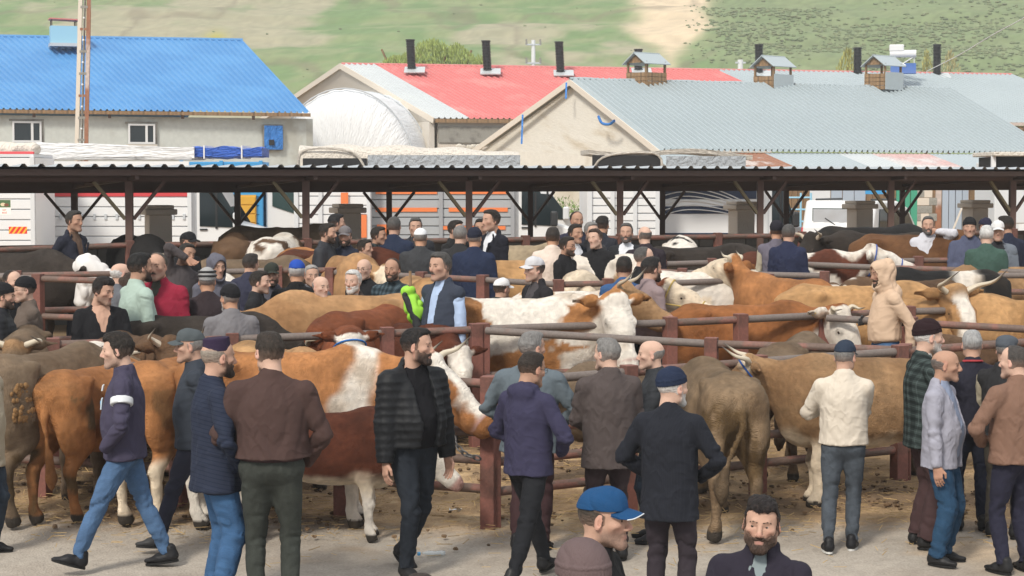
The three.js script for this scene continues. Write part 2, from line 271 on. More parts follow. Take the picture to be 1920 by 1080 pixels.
// ------------------------------------------------------------------ ground
const pen = (x, D) => D + .055 * x * 1.2 + 1.1 * (fbm(x * .35 + 4, D * .35, 2, 3) - .5);      // grows from the paved apron into the pens
function groundColor(x, D, c) {
  const p = pen(x, D), n = fbm(x * 1.7, D * 1.7, 5, 4), f = vnoise(x * 14, D * 14, 1), g = vnoise(x * 40, D * 40, 7);
  let r = mix3([.4, .355, .3], [.33, .285, .235], sstep(.35, .7, n)); r = mul(r, .9 + .16 * g + .1 * (f - .5));
  let dirt = mix3([.42, .285, .155], [.3, .195, .1], sstep(.35, .65, n)); dirt = mix3(dirt, [.6, .45, .26], sstep(.6, .8, fbm(x * 5, D * 5, 9, 3)) * .6);
  const man = sstep(.5, .63, fbm(x * 1.3 + 9, D * 2.1, 3, 4) + .1 * Math.exp(-(((p - 17.2) / .6) ** 2))); dirt = mix3(dirt, [.13, .082, .046], man * .8); dirt = mul(dirt, .8 + .4 * g);
  let t = sstep(15.3, 16.2, p + .5 * (f - .5)); t = Math.max(t, .55 * sstep(.6, .75, fbm(x * .8 + 20, D * 1.6, 4, 4)) * sstep(13.6, 15, p)); r = mix3(r, dirt, t);
  c[0] = r[0]; c[1] = r[1]; c[2] = r[2]; return man * t;
}
const T_gd = dataTex(512, (u, v, o) => { const k = .8 + .25 * tnoise(u, v, 128, 2) + .15 * (tfbm(u, v, 16, 4, 5) - .5); o[0] = k; o[1] = k; o[2] = k; }, 1); T_gd.repeat.set(.7, .7);
const M_ground = new THREE.MeshStandardMaterial({ vertexColors: true, roughness: .95, map: T_gd, bumpMap: T_grit, bumpScale: .012 });
function groundPatch(x0, x1, d0, d1, nx, nd, fine) {
  const g = new THREE.PlaneGeometry(1, 1, nx, nd), p = g.attributes.position, u = g.attributes.uv, c = new Float32Array(p.count * 3), o = [0, 0, 0];
  for (let i = 0; i < p.count; i++) {
    const x = lerp(x0, x1, p.getX(i) + .5), D = lerp(d0, d1, p.getY(i) + .5), m = groundColor(x, D, o); let y = ground(D);
    if (fine) { const q = sstep(15.6, 16.6, pen(x, D)), e = Math.min(1, (x - x0) / .4, (x1 - x) / .4, (D - d0) / .4, (d1 - D) / .4); y += e * (q * (.05 * (fbm(x * 6, D * 6, 2, 3) - .5) + m * .05 * vnoise(x * 11, D * 11, 3)) + .006 * (vnoise(x * 3, D * 3, 8) - .5)); }
    p.setXYZ(i, x, y, -D); u.setXY(i, x, D); c.set(o, i * 3);
  }
  g.setAttribute('color', new THREE.BufferAttribute(c, 3)); g.computeVertexNormals(); return g;
}
struct('ground', merge([groundPatch(-7, 7, 11, 21.5, 210, 160, true), groundPatch(-7, 7, -6, 11, 10, 20), groundPatch(-7, 7, 21.5, 26.2, 30, 20), groundPatch(-7, 7, 26.2, 28.2, 14, 20), groundPatch(-7, 7, 28.2, 130, 14, 40), groundPatch(-90, -7, -6, 26.2, 40, 60), groundPatch(-90, -7, 26.2, 28.2, 20, 20), groundPatch(-90, -7, 28.2, 130, 40, 20), groundPatch(7, 90, -6, 26.2, 40, 60), groundPatch(7, 90, 26.2, 28.2, 20, 20), groundPatch(7, 90, 28.2, 130, 40, 20)]), M_ground);

// ------------------------------------------------------------------ the hill
const hillBase = 235;
function hillY(x, D) { const b = D - hillBase; if (b < 0) return YF; let y = YF + .36 * b * sstep(-5, 50, b) + (x > 25 ? .0012 * (x - 25) * b * .3 : 0); y += 5 * (fbm(x * .018 + 3, D * .018, 1, 4) - .5) * sstep(0, 40, b) + 1.1 * (fbm(x * .09, D * .13, 2, 4) - .5) + .55 * sstep(.3, .7, Math.sin(y * 1.6 + 2.4 * fbm(x * .03, D * .03, 5, 2)) * .5 + .5); return y; }
function hillColor(x, D, c) {
  const n = fbm(x * .05 + 1, D * .07, 4, 5), f = fbm(x * .28, D * .45, 2, 4), g = vnoise(x * 1.4, D * 1.9, 3);
  let r = mix3([.165, .26, .095], [.25, .3, .135], sstep(.35, .65, f)); r = mul(r, .85 + .3 * g);
  const bare = sstep(.5, .63, n + .12 * (f - .5) + .05 * Math.exp(-(((x + 28) / 20) ** 2)) - .22 * sstep(16, 30, x)); r = mix3(r, mul([.45, .385, .28], .85 + .3 * g), bare * .7);
  const sx = (x - 24 - .1 * (D - 300)) / 9, scar = sstep(.3, -.2, Math.abs(sx) + .9 * (fbm(x * .12, D * .1, 7, 4) - .5) - .55 + .5 * sstep(300, 292, D)); r = mix3(r, mul([.7, .56, .38], .85 + .3 * vnoise(x * .9, D * 2.2, 6)), scar);
  const right = sstep(26, 34, x - .06 * (D - 300)); r = mix3(r, mul([.2, .25, .115], .75 + .5 * g), right * .75 * (1 - scar));
  const yel = Math.exp(-(((x + 44) / 1.6) ** 2 + ((D - 296) / 3) ** 2)); r = mix3(r, [.42, .38, .06], yel);
  const tr = sstep(.035, .0, Math.abs(fbm(x * .06 + 7, D * .05 + 3, 9, 3) - .5)); r = mix3(r, [.19, .15, .1], tr * .5 * (1 - right)); c[0] = r[0]; c[1] = r[1]; c[2] = r[2];
}
{
  const parts = []; const pat = (x0, x1, d0, d1, nx, nd) => { const g = new THREE.PlaneGeometry(1, 1, nx, nd), p = g.attributes.position, c = new Float32Array(p.count * 3), o = [0, 0, 0]; for (let i = 0; i < p.count; i++) { const x = lerp(x0, x1, p.getX(i) + .5), D = lerp(d0, d1, p.getY(i) + .5); hillColor(x, D, o); p.setXYZ(i, x, hillY(x, D), -D); c.set(o, i * 3); } g.setAttribute('color', new THREE.BufferAttribute(c, 3)); g.computeVertexNormals(); parts.push(g); };
  pat(-105, 105, 262, 352, 330, 140); pat(-105, 105, 352, 900, 40, 60); pat(-105, 105, 130, 262, 40, 30); pat(-600, -105, 130, 900, 50, 60); pat(105, 600, 130, 900, 50, 60);
  struct('hill', merge(parts), new THREE.MeshStandardMaterial({ vertexColors: true, roughness: .95 }));
  // low scrub on the hill, denser on the right-hand flank
  const bush = new THREE.IcosahedronGeometry(1, 1); { const p = bush.attributes.position; for (let i = 0; i < p.count; i++) { const k = .7 + .6 * vnoise(p.getX(i) * 2.3 + 9, p.getY(i) * 2.3, p.getZ(i) * 2.3); p.setXYZ(i, p.getX(i) * k, p.getY(i) * k * .62, p.getZ(i) * k); } bush.computeVertexNormals(); }
  const N = 7500, im = new THREE.InstancedMesh(bush, mat(1, 1, 1, .95), N), m4 = new THREE.Matrix4(), q = new THREE.Quaternion(), E = new THREE.Euler(); let k = 0; const cc = [0, 0, 0];
  for (let t = 0; t < 90000 && k < N; t++) {
    const x = R(-100, 100), D = R(262, 350), right = sstep(24, 34, x - .06 * (D - 300)), n = fbm(x * .09, D * .12, 8, 3); if (rnd() > (right * sstep(.35, .6, n) * .8 + .003)) continue;
    const s = R(.13, .33) * (right > .5 ? 1.15 : .75); m4.compose(new THREE.Vector3(x, hillY(x, D) + s * .15, -D), q.setFromEuler(E.set(0, R(0, 6.3), 0)), new THREE.Vector3(s * R(.8, 1.5), s, s)); im.setMatrixAt(k, m4); const v = R(.85, 1.15); im.setColorAt(k, rgb(.185 * v * R(.95, 1.15), .235 * v, .115 * v)); k++;
  }
  im.count = k; im.name = 'hill_scrub'; tag(im, 'low dark scrub scattered over the green hillside', 'shrub', null, 'stuff'); scene.add(im);
}

// ------------------------------------------------------------------ corrugated sheet: A B along the eave, D C along the ridge
const P = atDepth;
function corr(A, B, C, D, pitch, amp, trap = true) {
  const e = A.distanceTo(B), n = Math.max(2, Math.round(e / pitch)), prof = trap ? [[0, 0], [.5, 0], [.64, 1], [.8, 1], [.94, 0]] : [[0, 0], [.17, .25], [.33, .75], [.5, 1], [.67, .75], [.83, .25]], pos = [], uv = [], idx = [];
  const nor = B.clone().sub(A).cross(D.clone().sub(A)).normalize(); if (nor.y < 0) nor.negate(); const sl = A.distanceTo(D);
  let c = 0; const put = (u, h) => { for (const [a, b, v] of [[A, B, 0], [D, C, 1]]) { const p = a.clone().lerp(b, u).addScaledVector(nor, h); pos.push(p.x, p.y, p.z); uv.push(u * e, v * sl); } if (c) idx.push(c * 2 - 2, c * 2, c * 2 + 1, c * 2 - 2, c * 2 + 1, c * 2 - 1); c++; };
  for (let i = 0; i < n; i++) for (const [t, h] of prof) put((i + t) / n, h * amp); put(1, 0);
  const g = new THREE.BufferGeometry(); g.setAttribute('position', new THREE.Float32BufferAttribute(pos, 3)); g.setAttribute('uv', new THREE.Float32BufferAttribute(uv, 2)); g.setIndex(idx); const h = g.toNonIndexed(); h.computeVertexNormals(); return trap ? h : (g.computeVertexNormals(), g);
}
const down = (p, y = YF) => p.clone().setY(y - .3);
const off = (p, x, y, z) => p.clone().add(new THREE.Vector3(x, y, z));
function wallBetween(A, B, C, D, thick) { // a quad wall with thickness going away from the camera
  const n = B.clone().sub(A).cross(D.clone().sub(A)).normalize(); if (n.z > 0) n.negate(); n.multiplyScalar(thick); const q = (p) => p.clone().add(n);
  return merge([quad(A, B, C, D), quad(q(B), q(A), q(D), q(C)), quad(A, q(A), q(B), B), quad(D, C, q(C), q(D)), quad(A, D, q(D), q(A)), quad(B, q(B), q(C), C)]);
}
// box standing in a frame whose u axis runs along a wall: helper to place trim on walls
function frameOn(A, B) { const u = B.clone().sub(A).setY(0).normalize(), m = new THREE.Matrix4().makeBasis(u, new THREE.Vector3(0, 1, 0), u.clone().cross(new THREE.Vector3(0, 1, 0))); return { u, m, put: (g, at) => g.applyMatrix4(m.clone().setPosition(at)) }; }

{ // blue-roofed barn
  const b = thing('barn', 'long grey plastered barn under a bright blue corrugated roof', 'barn');
  const eL = P(-140, 203, 76.6), eR = P(582, 212, 82.2), rL = P(-300, 62, 84.5), rR = P(455, 79, 88.4);
  // keep the eave level
  rR.y = rL.y = (rR.y + rL.y) / 2 + .02; eL.y = eR.y = (eL.y + eR.y) / 2;
  const rf = part('roof', corr(eL, eR, rR, rL, .25, .065), M.blue, b);
  part('roof_ridge', merge([tube([rL, rR], .09, 2, 6)]), M.blue, rf);
  const back = rR.clone().add(rR.clone().sub(eR).setY(0)).setY(eR.y), backL = rL.clone().add(rL.clone().sub(eL).setY(0)).setY(eL.y); part('roof', quad(rL, rR, back, backL), M.blue, b);
  const wl = off(eL, .25, -.22, -.45), wr = off(eR, -.22, -.22, -.45); const F = frameOn(wl, wr);
  part('wall', wallBetween(down(wl), down(wr), wr, wl, .3), M.plaster, b);
  const gR = back.clone().setY(wr.y); part('wall', wallBetween(down(wr), down(gR), gR, wr, .3), M.plaster, b);
  part('eave_board', bar(off(eL, 0, -.08, -.02), off(eR, 0, -.08, -.02), .05, .14), M.wood, b);
  for (const px of [58, 200, 337, 470]) { const D = lerp(77.7, 82.2, px / 582), p = P(px, 213, D); p.y = eL.y - .3; part('eave_bracket', F.put(prism([[0, 0], [0, .32], [-.12, .32]], .12).rotateY(-Math.PI / 2).translate(.06, 0, .3), p.setZ(p.z - .3)), M.darkbrown, b); }
  const wallD = (px) => 1 / lerp(1 / 76.6, 1 / 82.2, (px + 140) / 722);
  const win = (px, py, w, h, kind) => {
    const D = wallD(px) + .36, c = P(px, py, D); const root = kind === 'cloth' ? null : part('window', F.put(merge([bx(w, .07, .1, 0, h / 2 - .035, .05), bx(w, .07, .1, 0, -h / 2 + .035, .05), bx(.07, h - .14, .1, -w / 2 + .035, 0, .05), bx(.07, h - .14, .1, w / 2 - .035, 0, .05), bx(.09, h - .14, .1, w * .18, 0, .05)]), c), M.white, b);
    if (kind === 'cloth') { const g = new THREE.PlaneGeometry(w, h, 14, 14), p = g.attributes.position; for (let i = 0; i < p.count; i++) { const x = p.getX(i), y = p.getY(i); p.setZ(i, .06 + .05 * fbm(x * 4, y * 4, 3, 3) + .03 * Math.sin(x * 20 + y * 5)); } g.computeVertexNormals(); part('window_cloth', F.put(g, c), M.bluecloth, b); part('hole', F.put(bx(.22, .22, .03, -.1, -.2, .13), c), M.black, b); part('window_recess', F.put(bx(w + .08, h + .1, .06, 0, 0, 0), c), M.conc, b); return; }
    part('pane', F.put(bx(w * .62, h - .16, .02, -w * .14, 0, .03), c), M.glass, root); part('pane', F.put(bx(w * .24, h - .16, .02, w * .33, 0, .03), c), M.glass, root);
    part('window_sill', F.put(bx(w + .16, .09, .16, 0, -h / 2 - .06, .06), c), M.mortar, b); part('window_surround', F.put(merge([bx(w + .22, .08, .03, 0, h / 2 + .05, .02), bx(.08, h, .03, w / 2 + .06, 0, .02)]), c), M.conc, b);
  };
  win(50, 247, 1.12, .82); win(265, 251, 1.08, .8); win(512, 258, .78, .98, 'cloth');
  const v = thing('roof_vent', 'pale blue metal vent box with small red roof on the blue barn ridge', 'roof vent', P(119, 78, 85).toArray(), .3);
  part('vent_box', bx(1.1, .78, .8, 0, .25, 0), M.lightblue, v); part('vent_base', bx(1.3, .14, 1, .05, -.16, .1), M.greywhite, v); for (const [x, z] of [[-.5, -.35], [.5, -.35], [-.5, .35], [.5, .35]]) part('vent_leg', bx(.04, .3, .04, x, .75, z), M.darkbrown, v); part('vent_roof', merge([bx(1.25, .05, .95, 0, .92, 0)]).rotateZ(-.03), M.red, v);
}
{ // tarp tunnel
  const t = thing('tarp_shelter', 'large white plastic tarp shelter with a rounded top between the barns', 'shelter'); const c = P(640, 335, 88), w = 3.35, H = 3.95 + 2.2, pos = [], uv = [], idx = [], nu = 60, nv = 26;
  for (let j = 0; j <= nv; j++) for (let i = 0; i <= nu; i++) { const a = Math.PI * i / nu, k = j / nv; let d, sc; if (k < .45) { sc = .02 + .98 * Math.pow(k / .45, 1); d = 0 - .55 * Math.pow(sc, 5); } else { sc = 1; d = -.55 - (k - .45) / .55 * 12; } const fold = .035 * Math.sin(i * 2.3 + 3 * fbm(i * .1, k * 2, 1)) * (k < .45 ? 1 : .35) * sc, x = -Math.cos(a) * w * sc, y = Math.pow(Math.sin(a), .72) * H * (k < .45 ? sc : 1); pos.push(c.x + x - d * .18, YF + y + .03 * Math.sin(i * 1.7), c.z + d + fold); uv.push(i * .2, k * 4); if (i && j) { const q = j * (nu + 1) + i; idx.push(q - nu - 2, q - nu - 1, q, q - nu - 2, q, q - 1); } }
  const g = new THREE.BufferGeometry(); g.setAttribute('position', new THREE.Float32BufferAttribute(pos, 3)); g.setAttribute('uv', new THREE.Float32BufferAttribute(uv, 2)); g.setIndex(idx); g.computeVertexNormals(); part('tarp', g, M.tarp, t); for (const dz of [-.6, -4, -8]) { const pts = []; for (let i = 0; i <= 20; i++) { const a = Math.PI * i / 20; pts.push([c.x - Math.cos(a) * (w + .02) - dz * .18, YF + Math.pow(Math.sin(a), .72) * (H + .03), c.z + dz]); } part('hoop', tube(pts, .035, 40, 6), M.greywhite, t); }
}
const ridgeL = P(640, 120, 98), ridgeR = P(1897, 140, 108); ridgeR.y = ridgeL.y = (ridgeL.y + ridgeR.y) / 2;
{ // red and grey roofed barn at the back
  const b = thing('barn', 'long block barn behind with a roof half red and half grey', 'barn');
  const eL = P(815, 222, 91), dirR = ridgeR.clone().sub(ridgeL), eR = eL.clone().add(dirR), at = (t) => [eL.clone().lerp(eR, t), ridgeL.clone().lerp(ridgeR, t)];
  const strip = (t0, t1, m, name) => { const [a, d] = at(t0), [bb, c] = at(t1); return part(name, corr(a, bb, c, d, .28, .06), m, b); };
  strip(0, .045, M.zinc2, 'white_roof_strip'); strip(.0452, .535, M.red, 'roof'); strip(.5352, 1, M.zinc, 'grey_roof');
  part('roof_ridge', tube([ridgeL, ridgeR], .08, 2, 6), M.red, b);
  const gl = P(553, 163, 106); gl.y = lerp(ridgeL.y, eL.y, .42); const far = ridgeL.clone().lerp(gl, 2.3), farR = far.clone().add(dirR); part('roof', quad(ridgeL, ridgeR, farR, far), M.zinc, b);
  // gable of hollow blocks
  const g0 = off(eL, -.25, -.15, -.2), g1 = off(far, .2, -.12, .2), ap = off(ridgeL, 0, -.15, 0); part('wall', wallBetween(g1, g0, ap, ap.clone().lerp(g1, .02), .25), M.mortar, b); part('wall', wallBetween(down(g1), down(g0), g0, g1, .25), M.mortar, b);
  part('barge_board', bar(off(ridgeL, -.05, -.1, .05), off(eL, -.05, -.1, .05), .06, .26), M.fascia, b); part('barge_board', bar(off(ridgeL, -.05, -.1, .05), off(far, -.05, -.1, .05), .06, .26), M.fascia, b);
  const u = g0.clone().sub(g1).setY(0), L = u.length(); u.normalize(); const F = frameOn(g1, g0), bg = bx(.56, .25, .1);
  const hTop = (s) => { const t = s / L, ta = ap.clone().sub(g1).setY(0).length() / L; return t < ta ? lerp(g1.y, ap.y, t / ta) : lerp(ap.y, g0.y, (t - ta) / (1 - ta)); };
  for (let r = 0; r < 30; r++) for (let i = 0; i < L / .6; i++) { const s = i * .6 + (r % 2 ? .3 : 0) + .3, y = eL.y - 1.2 + r * .275; if (s > L * .8 || s < L * .2 || y < ap.y - 3.2 || y + .13 > Math.min(hTop(s - .3), hTop(s + .3)) - .1) continue; const m = part('block', bg, rnd() < .5 ? M.block : M.block2, b); m.applyMatrix4(F.m.clone().setPosition(g1.clone().addScaledVector(u, s).setY(y))); m.translateZ(.045); }
  // front wall under the eave: lintel beam, field stones, opening
  const w0 = off(eL, .15, -.1, -.35), w1 = w0.clone().lerp(off(eR, 0, -.1, -.35), .45), Fw = frameOn(w0, w1), at2 = (s, y, z = 0) => w0.clone().addScaledVector(Fw.u, s).setY(w0.y + y).add(new THREE.Vector3(0, 0, z)); part('wall', wallBetween(down(w0), down(w1), w1, w0, .3), M.mortar, b);
  part('eave_board', bar(off(eL, 0, -.1, .0), off(eL.clone().lerp(eR, .45), 0, -.1, 0), .06, .18), M.wood, b);
  const bm = part('lintel', bx(5.2, .75, .12, 2.6, -.62, .06), M.conc, b); bm.applyMatrix4(Fw.m.clone().setPosition(w0));
  part('doorway', bx(1.0, 1.4, .08, 3.1, -1.8, .03), M.interior, b).applyMatrix4(Fw.m.clone().setPosition(w0)); part('door_frame', merge([bx(.1, 1.5, .12, 2.55, -1.75, .07), bx(1.2, .1, .12, 3.1, -1.08, .07)]), M.wood, b).applyMatrix4(Fw.m.clone().setPosition(w0));  // doorway is a flat dark panel painting the shade within
  const sg = [0, 1, 2, 3].map((k) => { const g = new THREE.IcosahedronGeometry(.17, 1), p = g.attributes.position; for (let i = 0; i < p.count; i++) { const n = .8 + .5 * vnoise(p.getX(i) * 7 + k * 9, p.getY(i) * 7, p.getZ(i) * 7); p.setXYZ(i, p.getX(i) * n * 1.15, p.getY(i) * n, p.getZ(i) * n * .6); } g.computeVertexNormals(); return g; });
  for (let r = 0; r < 5; r++) for (let i = 0; i < 8; i++) { const s = .95 + i * .235 + (r % 2) * .1 + R(-.03, .03); if (s > 2.45) continue; const m = part('stone', sg[(r + i * 3) % 4], [M.block, M.block2, M.cream][Math.floor(rnd() * 3)], b); m.applyMatrix4(Fw.m.clone().setPosition(at2(s, -1.2 - r * .27))); m.translateZ(.06); m.scale.multiplyScalar(R(.75, .95)); }
  for (let r = 0; r < 5; r++) for (let i = 0; i < 2; i++) { const m = part('block', bg, rnd() < .5 ? M.block : M.conc, b); m.applyMatrix4(Fw.m.clone().setPosition(at2(.3 + i * .5, -1.2 - r * .27))); m.translateZ(.05); }
  // right end under the roof: plank wall
  const wr = P(1905, 252, 98); part('plank_wall', bx(3.2, 2.2, .12, 1.2, -.7, 0), M.wood, b).applyMatrix4(new THREE.Matrix4().setPosition(wr)); part('eave_board', bx(3.4, .16, .1, 1.2, .5, .1), M.rustsheet, b).applyMatrix4(new THREE.Matrix4().setPosition(wr));
}
{ // the nearer barn with the plastered gable
  const b = thing('barn', 'cream plastered barn with a galvanised roof and gable towards the market', 'barn');
  const ap = P(1068, 149, 71), gL = P(893, 275, 76), gR = P(1237, 283, 66), rE = P(1782, 166, 78.5), dir = rE.clone().sub(ap); rE.y = ap.y; dir.y = 0; const eR = gR.clone().add(dir), eL2 = gL.clone().add(dir);
  part('roof', corr(gR, eR, rE, ap, .235, .1), M.zinc, b); part('roof', quad(ap, rE, eL2, gL), M.zinc2, b);
  const rp = []; for (let i = 0; i <= 24; i++) rp.push(ap.clone().lerp(rE, i / 24).add(new THREE.Vector3(0, .03 + .02 * Math.sin(i * 2.1), 0))); part('roof_ridge', tube(rp, .05, 48, 6), M.zinc, b);
  const i = (p) => off(p, .22, -.16, -.22); part('wall', wallBetween(i(gL), i(gR), i(ap), i(ap).lerp(i(gL), .01), .3), M.cream, b); part('wall', wallBetween(down(i(gL)), down(i(gR)), i(gR), i(gL), .3), M.cream, b); part('wall', wallBetween(down(off(gR, .3, -.2, -.35)), down(off(eR, -.3, -.2, -.35)), off(eR, -.3, -.03, -.35), off(gR, .3, -.03, -.35), .3), M.cream, b);
  part('barge_board', bar(off(ap, 0, -.1, .03), off(gL, -.3, -.32, .03), .05, .2), M.fascia, b); part('barge_board', bar(off(ap, 0, -.1, .03), off(gR, 0, -.1, .03), .05, .2), M.fascia, b);
  for (const [x0, y0, x1, y1] of [[1062, 155, 1061, 185], [980, 215, 978, 270]]) part('blue_strap', bar(P(x0, y0, 70.6), P(x1, y1, 70.4), .06, .03), M.bluecloth, b); part('blue_strap', tube([P(1122, 218, 68.6), P(1128, 230, 68.4), P(1143, 233, 68), P(1152, 226, 67.8)], .05, 12, 5), M.bluecloth, b);
  // patched lean-to below the eave
  const names = [['zinc', .0, .16], ['rustsheet', .16, .27], ['zinc', .27, .44], ['zinc2', .44, .52], ['pinksheet', .52, .66], ['zinc', .66, .78], ['pinksheet', .78, .9], ['zinc', .9, 1]], l0 = off(gR, -.6, -.05, .1), l1 = off(eR, .2, -.05, .1), f = (t) => l0.clone().lerp(l1, t), q = (t) => { const p = f(t); return p.add(new THREE.Vector3(1.2, -.85, 4.4)); };
  names.forEach(([m, a, c], k) => part('lean_to_sheet', corr(q(a), q(c).add(new THREE.Vector3(0, k % 2 * .012, 0)), f(c), f(a), .18, .018, false), M[m], b));
  part('lean_to_wall', wallBetween(down(q(0)), down(q(1)), off(q(1), 0, -.1, -.1), off(q(0), 0, -.1, -.1), .2), M.wood, b);
}
// corrugated stove pipes, each with its flashing plate
[[769, 75, 128, 'tall black corrugated flue pipe nearest the green willow on the red roof', 97.6], [911, 77, 131, 'black corrugated flue pipe, middle one of three on the red roof', 98.7], [1048, 79, 134, 'black corrugated flue pipe, rightmost of three on the red roof', 99.8], [1197, 93, 130, 'short black flue pipe just behind the leftmost wooden roof vent', 101.4], [1423, 84, 135, 'black flue pipe leaning behind the middle roof vent', 103.6], [1608, 90, 138, 'black flue pipe left of the solar water heater', 105.3], [1757, 84, 139, 'black flue pipe right of the solar water heater', 106.6]].forEach(([px, y0, y1, label, D], k) => {
  const a = P(px + (k < 3 ? 3 : 0), y1, D), b = P(px, y0, D), L = a.distanceTo(b), t = thing('flue_pipe', label, 'chimney', a.toArray(), 0, null), pts = []; const n = Math.round(L / .075) * 4; for (let i = 0; i <= n; i++) pts.push(new THREE.Vector2(.205 + .02 * Math.sign(Math.sin(i * Math.PI / 2 + .4)), i / n * L)); const g = new THREE.LatheGeometry(pts, 18); g.rotateZ((a.x - b.x) / L); part('pipe', g, M.plastic, t); part('pipe_rim', new THREE.TorusGeometry(.21, .03, 6, 18).rotateX(Math.PI / 2).translate(b.x - a.x, L, 0), M.plastic, t); part('flashing', bx(1.0, .05, .9, .15, -.02, .2).rotateX(.35), M.zinc2, t);
});
// little gabled vents on the nearer ridge
[[1212, 103, 163, 'weathered wooden roof vent with open hatch, leftmost on the grey roof', 72.5, 'wood'], [1449, 108, 172, 'roof vent with tin front and plank side, middle of the grey roof', 75, 'tin'], [1656, 108, 163, 'small tin clad roof vent, rightmost on the grey ridge beside the solar heater', 77, 'tin']].forEach(([px, y0, y1, label, D, kind]) => {
  const a = P(px, y1, D), H = P(px, y0, D).y - a.y, w = 1.05, d = .95, t = thing('roof_vent', label, 'roof vent', a.toArray(), .75), wl = H * .55;
  for (const s of [-1, 1]) for (const z of [-1, 1]) part('post', bx(.07, H * .8, .07, s * (w / 2 - .03), H * .38, z * (d / 2 - .03)), M.wood, t);
  for (let r = 0; r < 4; r++) { part('plank', bx(w, wl / 4 - .015, .03, 0, r * wl / 4 - .05, d / 2 + .02), kind === 'tin' ? M.zinc2 : M.wood, t); part('plank', bx(.03, wl / 4 - .015, d, -w / 2 - .02, r * wl / 4 - .05, 0), M.wood, t); part('plank', bx(.03, wl / 4 - .015, d, w / 2 + .02, r * wl / 4 - .05, 0), M.wood, t); }
  part('back_panel', bx(w, wl, .03, 0, wl / 2 - .1, -d / 2), M.wood, t);
  if (kind === 'tin') part('tin_sheet', bx(w + .08, wl + .05, .012, 0, wl / 2 - .1, d / 2 + .05), M.zinc, t);
  for (const s of [-1, 1]) part('roof', bx(w + .3, .03, d * .78, 0, 0, 0).rotateX(s * .62).translate(0, H * .88, s * d * .29), M.zinc, t); part('gable_board', prism([[-d / 2, 0], [d / 2, 0], [0, d * .34]], .03).rotateY(Math.PI / 2).translate(-w / 2, H * .74, 0), M.wood, t);
});
{ // solar heater, poles, wire
  const a = P(1690, 137, 104), t = thing('solar_heater', 'white solar water heater with blue collector behind the grey ridge', 'solar heater', a.toArray(), -.2); part('tank', rod([-.6, 1.0, 0], [.75, 1.0, 0], .2), M.white, t); part('small_tank', bx(.75, .35, .4, -.25, 1.3, 0, .05), M.white, t); part('collector', bx(1.3, .05, 1.0, .1, .45, .3).rotateX(.6), M.sol, t); for (const [p, q] of [[[-.5, 0, -.2], [-.5, .85, 0]], [[.65, 0, -.2], [.65, .85, 0]], [[-.5, .1, .4], [.65, .85, 0]], [[.65, .1, .4], [-.5, .85, 0]]]) part('strut', rod(p, q, .03), M.white, t);
  const p0 = P(147, 330, 66), p1 = P(160, -60, 66), q = thing('utility_pole', 'leaning grey lattice utility pole with rusty edge before the blue barn', 'utility pole', [p0.x, YF, p0.z]);
  const base = new THREE.Vector3(0, 0, 0), top = p1.clone().sub(new THREE.Vector3(p0.x, YF, p0.z)); for (const [x, m] of [[-.13, M.fascia], [.14, M.rustsheet]]) part('leg', bar(off(base, x * 1.25, 0, 0), off(top, x, 0, 0), .09, .13), m, q); part('web', bar(off(base, 0, 0, -.04), off(top, 0, 0, -.04), .2, .03), M.conc, q); for (let i = 0; i < 12; i++) part('cross_plate', bx(.24, .08, .05, 0, 0, .03).translate(...base.clone().lerp(top, .06 + i * .08).toArray()), i % 3 ? M.conc : M.rustsheet, q); for (let i = 0; i < 11; i++) part('bolt', new THREE.SphereGeometry(.04, 6, 5).translate(...base.clone().lerp(top, .1 + i * .08).toArray()).translate(.0, 0, .05), M.white, q);
  const u = P(1000, 140, 130), v = thing('electric_pole', 'white concrete pole with insulators beyond the red roof', 'utility pole', [u.x, YF, u.z]); const H = P(1000, 75, 130).y - YF; part('shaft', rod([0, 0, 0], [0, H, 0], .2, .13, 8), M.white, v); for (const k of [.3, 1.5, 2.9]) { part('cross_arm', bx(1.0, .1, .1, 0, H - k, .1), M.greywhite, v); for (const s of [-.45, .45]) part('insulator', rod([s, H - k, .1], [s, H - k + .35, .1], .09, .06, 6), M.conc, v); }
  const u2 = P(1388, 150, 135), v2 = thing('electric_pole', 'small pale pole behind the grey roof near the leaning flue', 'utility pole', [u2.x, YF, u2.z]), H2 = P(1388, 112, 135).y - YF; part('shaft', rod([0, 0, 0], [0, H2, 0], .2, .2, 6), M.white, v2); part('cross_arm', bx(.7, .12, .1, 0, H2 - .2, .1), M.greywhite, v2);
  tag(part('wire', tube([P(1737, 134, 100), P(1800, 102, 92), P(1860, 66, 84), P(1960, 8, 76), P(2300, -260, 60)], .022, 40, 5), M.white, scene), 'pale wire rising to the right from the grey ridge', 'cable');
}
